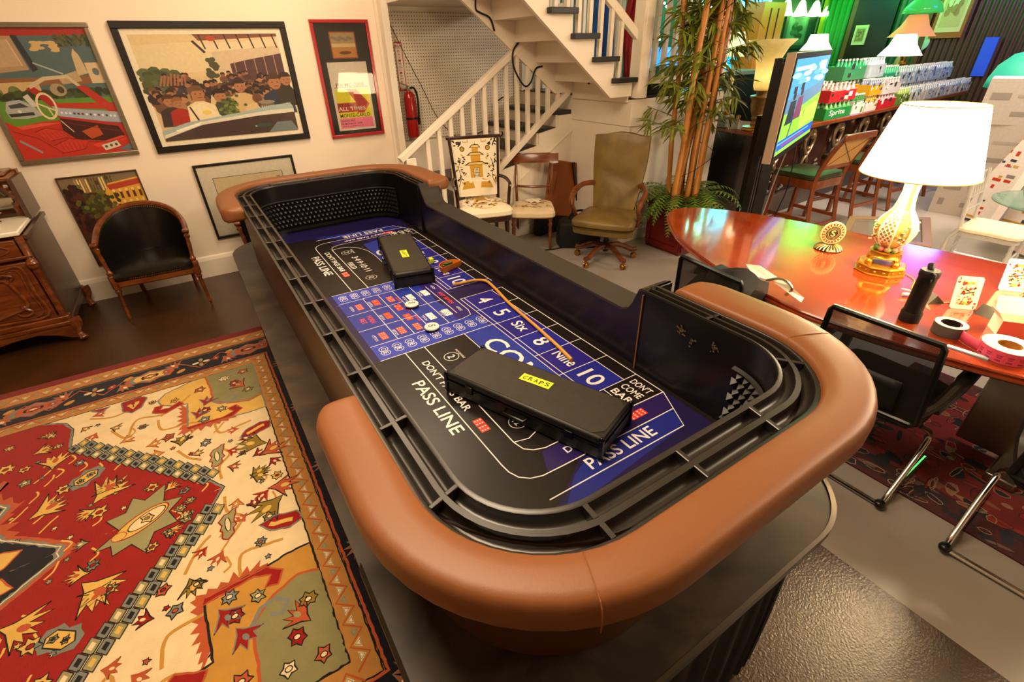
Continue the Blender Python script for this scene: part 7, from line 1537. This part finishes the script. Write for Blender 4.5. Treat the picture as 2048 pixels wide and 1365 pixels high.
for k in range(5):
    pack(S0+2.95+k*.62, .16, 1.072, .56, .21, '#b9b2a6', '#c4ccd0', ('first', 'second', 'third', 'fourth', 'fifth')[k]+' clear water pack counted from the olive green pack, front row', None, True)
    if k < 4: pack(S0+3.1+k*.66, .45, 1.30, .60, .25, '#a9b4b4', '#cdd6d8', ('first', 'second', 'third', 'fourth')[k]+' raised clear water pack counted from the teal green pack', None, True); pack(S0+3.1+k*.66, .45, 1.072, .60, .226, '#8f9a94', '#b0b8b8', ('first', 'second', 'third', 'fourth')[k]+' lower back clear water pack counted from the teal green pack', None, True)
# ---- torchiere, crystal lamp, glass, bowl on the bar corner
gl = thing('uplight_lamp', 'carved bronze uplight lamp with flared frosted glass shade on the bar', 'lamp', (5.50, 3.46, 1.071))
MB().lathe([(.13, 0), (.135, .01), (.12, .025), (.125, .035), (.05, .05)], n=28).build('base', M_GILT, gl, smooth=True, angle=.6)
MB().lathe([(.04, .04), (.05, .06), (.032, .09), (.05, .12), (.045, .14), (.07, .19), (.085, .25), (.082, .30), (.095, .32), (.11, .335), (.105, .345), (.05, .36), (.055, .39), (.08, .41)], n=28).build('carved_urn', mat('bronze_gilt_urn', '#8d6c3c', .35, .6, noise=.35, nscale=30, bump=.8, bscale=70), gl, smooth=True)
MB().lathe([(.078, .40), (.095, .44), (.10, .52), (.105, .60), (.125, .70), (.17, .80), (.235, .87)], n=32, cap=False).build('glass_shade', mat('frosted_glow_glass', '#cdbf8c', .3, emit=.28, ecolor='#f0c860', alpha=.82, noise=.25, nscale=18), gl, smooth=True, angle=0, solid=.006)
light('uplight_glow', 'POINT', (5.50, 3.46, 1.62), 12, WARM2, .05)
cl_ = thing('crystal_lamp', 'slim twisted crystal lamp column on a grey stone block', 'lamp', (5.46, 3.84, 1.071))
MB().box((0, 0, .065), (.15, .15, .13)).build('stone_block', mat('grey_stone', '#6d675e', .5), cl_, bevel=.006); MB().lathe([(.06, .13), (.06, .145), (.03, .155), (.04, .17)], n=16).build('brass_collar', M_BRASS, cl_, smooth=True)
MB().tube([(.006*math.cos(i*1.3), .006*math.sin(i*1.3), .17+.024*i) for i in range(22)], [.042-.0009*i+(.004 if i % 2 else 0) for i in range(22)], 10).build('twisted_column', mat('crystal', '#d8d2b0', .08, alpha=.8), cl_, smooth=True)
MB().lathe([(.11, .72), (.05, .95)], n=24, cap=False).build('lamp_shade', mat('green_lit_shade', '#e8f0c8', .7, emit=1.2, ecolor='#d8f0a0'), cl_, smooth=True, angle=0, solid=.004)
gc = thing('glass_jar', 'clear glass of wooden stirrers on the bar corner', 'glass', (5.43, 3.66, 1.071))
MB().lathe([(.045, 0), (.048, .005), (.052, .09), (.049, .09), (.045, .01)], n=20, cap=False).build('glass', M_ACR, gc, smooth=True, angle=.6)
for k in range(5): a = k*1.3; MB().tube([(.01*math.cos(a), .01*math.sin(a), .01), (.045*math.cos(a), .045*math.sin(a), .14)], .006, 6).build('stirrer', mat('pale_wood', '#c89a5c', .5), gc, smooth=True)
o = MB().lathe([(.02, 0), (.045, .03), (.05, .055), (.045, .055), (.02, .01)], n=20, cap=False).build('small_bowl', mat('brown_ceramic', '#7a4a28', .4), smooth=True); o.location = (5.47, 4.02, 1.071); tag(o, 'small brown bowl on the bar corner behind the glass', 'bowl')
# ================================================================ far wall of the bar room
def wallpic(name, label, c, w_, h_, face, fcol, icol, cat='picture', mat_=None, bl=None):
    t = thing(name, label, cat, c)
    M = (lambda u, v, h: (u*w_, -.03-h, v*h_)) if face == 'y' else (lambda u, v, h: (-.03-h, -u*w_, v*h_))
    cv = Canvas(M, .002); r = random.Random(len(label)); cv.rect(-.40, .1, .40, .9, icol[0], 1); cv.rect(-.32, .18, .32, .82, icol[1], 2)
    for k in range(14): cv.ell(r.uniform(-.2, .2), r.uniform(.3, .7), .09, .07, r.choice(icol[2:]), 3, 8, r.random()*3)
    d = (w_, .03, h_) if face == 'y' else (.03, w_, h_); cc_ = (0, -.015, h_/2) if face == 'y' else (-.015, 0, h_/2)
    cv.build('print', M_PRINT, t, extra=[(MB().box(cc_, d), fcol)]); return t
bl_ = thing('wall_light', 'wall light with four bright green glowing bell shades', 'wall light', (12.2, 7.16, 2.5))
MB().bar((-.95, 0, .30), (.95, 0, .30), .04, .05).build('rail', M_BRASS, bl_)
for k in range(4):
    x = -.82+k*.545; MB().lathe([(.15, -.22), (.10, -.10), (.06, .02), (.03, .06)], (x, -.15, .12), 16, cap=False).build('bell_shade', mat('green_glow_glass', '#d8ffc8', .4, emit=7, ecolor='#b8ff90'), bl_, smooth=True, angle=0); MB().bar((x, 0, .30), (x, -.15, .20), .02, .02).build('arm', M_BRASS, bl_)
wallpic('wall_picture', 'green-lit framed silhouette picture under the green bell lights', (12.2, 7.19, 1.80), .95, .66, 'y', '#20352c', ('#3c5c50', '#48685c', '#20382c', '#2c4a38'))
for k, (y, c_) in enumerate(((7.05, '#8a9a20'), (6.42, '#6a4a2a'), (4.98, '#6b3a1c'))): struct('trim_%d' % (k+2), MB().box((12.97, y, 1.85), (.06, .10, 3.7)), mat('post_'+c_[1:], c_, .4))
cu_ = MB().loft([[(12.90+.03*math.sin(i*1.1), 6.98-.5*i/24, z) for i in range(25)] for z in (.1, 3.5)], closed=False).build('curtain', mat('green_curtain', '#1f7a34', .6), smooth=True, angle=0, solid=.01); tag(cu_, 'ribbed green curtain hanging beside the yellow post', 'curtain')
wallpic('wall_picture', 'small pale framed picture on the dark door panel', (12.93, 6.14, 1.84), .26, .36, 'x', '#d8c49a', ('#c8b48a', '#8d7a50', '#6a5a3a', '#a8945c'))
o = MB().box((12.96, 5.98, 1.6), (.06, .78, 3.2)).build('door', mat('dark_door', '#15100c', .4)); o['kind'] = 'structure'; o.name = 'door_1'
wallpic('wall_picture', 'large orange-brown framed picture on the brown boarded wall', (12.93, 4.60, 1.92), .52, .95, 'x', '#a8521c', ('#e8c08c', '#d8a870', '#b07a48', '#e8cc9c'))
o = MB().lathe([(.001, 0), (.13, 0), (.14, .015), (.12, .03), (.001, .03)], (12.98, 4.97, 1.85), 24, rotm(0, -PI/2, 0)).build('wall_plate', mat('pale_green_plate', '#a8d8b0', .3), smooth=True); tag(o, 'round pale plate hung on the green boarded wall', 'plate')
o = MB().box((12.94, 3.86, 1.6), (.04, .2, .62)).build('blue_banner', mat('blue_lit_panel', '#2a50c8', .5, emit=.15, ecolor='#2a50ff')); tag(o, 'narrow blue glowing panel on the brown boarded wall', 'panel')
o = MB().box((12.94, 3.2, 1.35), (.04, .6, .12)).build('blue_shelf', MATS['blue_lit_panel']); tag(o, 'low blue glowing shelf at the right of the far wall', 'shelf')
# big blue lit display high on the bar wall (mirrored in the red table)
bd_ = thing('wall_display', 'bright teal and blue display high on the wall behind the bamboo', 'display', (9.9, 7.18, 2.5))
cv = Canvas(lambda u, v, h: (u*1.25, -.03-h, v*1.15), .003)
cv.rect(-.9, 0, .9, .95, '#58c8e8', 1); cv.rect(-.9, .55, .3, .95, '#a8e8f4', 2); cv.rect(.1, .1, .8, .5, '#3878d8', 2); cv.rect(-.8, .1, -.2, .4, '#70e0b0', 2); cv.rect(-.1, 0, .05, .95, '#18a060', 3)
cv.build('panel', mat('display_glow', '#ffffff', .4, attr=True, emit=5, noise=.02), bd_); MB().box((0, -.01, .545), (2.35, .03, 1.2)).build('frame', M_BLK, bd_)
for k, (x, z, c_, lb) in enumerate(((7.5, 1.75, '#2f78d0', 'blue lit cabinet left of the teal display'), (9.2, 1.55, '#2a9ad0', 'teal lit cabinet below the teal display'))):
    t = thing('lit_cabinet', lb, 'cabinet', (x, 6.95, 0)); MB().box((0, 0, z/2-.15), (.95, .4, z-.3)).build('body', M_BLK, t); MB().box((0, -.19, z), (.9, .04, .3)).build('lit_front', mat('lit_'+c_[1:], c_, .3, emit=1.5), t)
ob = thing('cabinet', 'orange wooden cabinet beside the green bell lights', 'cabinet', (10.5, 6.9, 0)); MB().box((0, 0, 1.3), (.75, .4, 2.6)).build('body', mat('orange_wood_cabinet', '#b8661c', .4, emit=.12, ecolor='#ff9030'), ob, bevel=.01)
for x in (-.12, .12): MB().box((x, -.206, 1.9), (.02, .012, 1.2)).build('iron_strap', M_BLKM, ob)
# green string lights seen through the bamboo
gs = MB()
for i in range(60): gs.ball((6.6+rnd.uniform(-.5, 2.4), 6.6+rnd.uniform(-.4, .4), 1.5+rnd.random()*1.6), .018, 6, 4)
o = gs.build('fairy_lights', mat('white_green_spark', '#e8ffe0', .5, emit=10, ecolor='#d8ffd0')); tag(o, 'tiny bright fairy lights glittering behind the bamboo leaves', 'fairy lights', kind='stuff')
bt_ = thing('backbar_cabinet', 'black back bar cabinet with green reflections behind the twisted crystal lamp', 'cabinet', (7.4, 5.6, 0)); MB().box((0, 0, .75), (2.2, .5, 1.5)).build('body', M_BLK, bt_, bevel=.01); MB().box((0, -.03, 1.52), (2.3, .6, .05)).build('top', mat('grey_green_top', '#5a6a5c', .3), bt_)
# lamps with fabric shades
def tlamp(label, loc, rb_, rt_, z0, z1, m, base, mb_):
    t = thing('table_lamp', label, 'lamp', loc); MB().lathe([(rb_, z0), ((rb_+rt_)/2*.86, (z0+z1)/2), (rt_, z1)], n=28, cap=False).build('lamp_shade', m, t, smooth=True, angle=0)
    MB().lathe([(.10, 0), (.10, .03), (.04, .05), (.07, z0*.5), (.03, z0*.9), (.012, z0), (.012, z1)], n=18).build('base', mb_, t, smooth=True); return t
tlamp('lamp with brown bell shade above the clear bottle packs', (11.55, 4.62, 1.53), .36, .14, .42, .75, mat('brown_lit_shade', '#8a5a34', .7, emit=.7, ecolor='#f0a060'), 0, M_BRASS)
tlamp('lamp with bright white cone shade above the clear bottle packs', (11.0, 4.48, 1.25), .33, .15, .42, .74, mat('white_lit_shade', '#fff0dc', .7, emit=2.0, ecolor='#ffe8d0'), 0, mat('green_gilt_base', '#5a6a20', .3, .4))
o = MB().box((11.25, 4.60, .62), (.95, .5, 1.24)).build('side_cabinet', M_DARKWOOD, bevel=.01); tag(o, 'dark side cabinet carrying the two shaded lamps behind the bar', 'cabinet')
MB_ = MB().box((11.56, 4.62, 1.385), (.30, .30, .28)).build('lamp_plinth', M_DARKWOOD); tag(MB_, 'dark block raising the brown bell-shaded lamp', 'plinth')
tlamp('small lamp with glowing cream shade between television and curtain', (11.6, 6.3, 1.15), .30, .16, .62, .90, MATS['white_lit_shade'], 0, M_BRASS)
o = MB().box((11.6, 6.3, .575), (.8, .5, 1.15)).build('side_cabinet', M_DARKWOOD, bevel=.01); tag(o, 'dark side cabinet carrying the small cream-shaded lamp', 'cabinet')
gd = thing('pendant_lamp', 'hanging green glass dome lampshade before the green boards', 'pendant lamp', (11.5, 4.56, 2.30)); MB().lathe([(.30, 0), (.26, .10), (.15, .22), (.04, .28)], n=26, cap=False).build('shade', mat('green_glass_shade', '#3f8a48', .2, emit=.3, ecolor='#40ff60'), gd, smooth=True, angle=0, solid=.006); MB().tube([(0, 0, .27), (0, 0, 1.39)], .008, 6).build('rod', M_BRASS, gd)
cf = thing('ceiling_fan', 'grey ceiling fan with lily shades before the dark door', 'ceiling fan', (12.0, 5.5, 2.62)); MB().lathe([(.1, 0), (.12, .08), (.05, .14), (.02, 1.07)], n=16).build('motor', M_BLK, cf)
for k in range(5): a = 2*PI*k/5; MB().bar((.1*math.cos(a), .1*math.sin(a), .05), (.5*math.cos(a), .5*math.sin(a), .05), .12, .008).build('blade', mat('blue_grey_blade', '#5a7080', .4), cf)
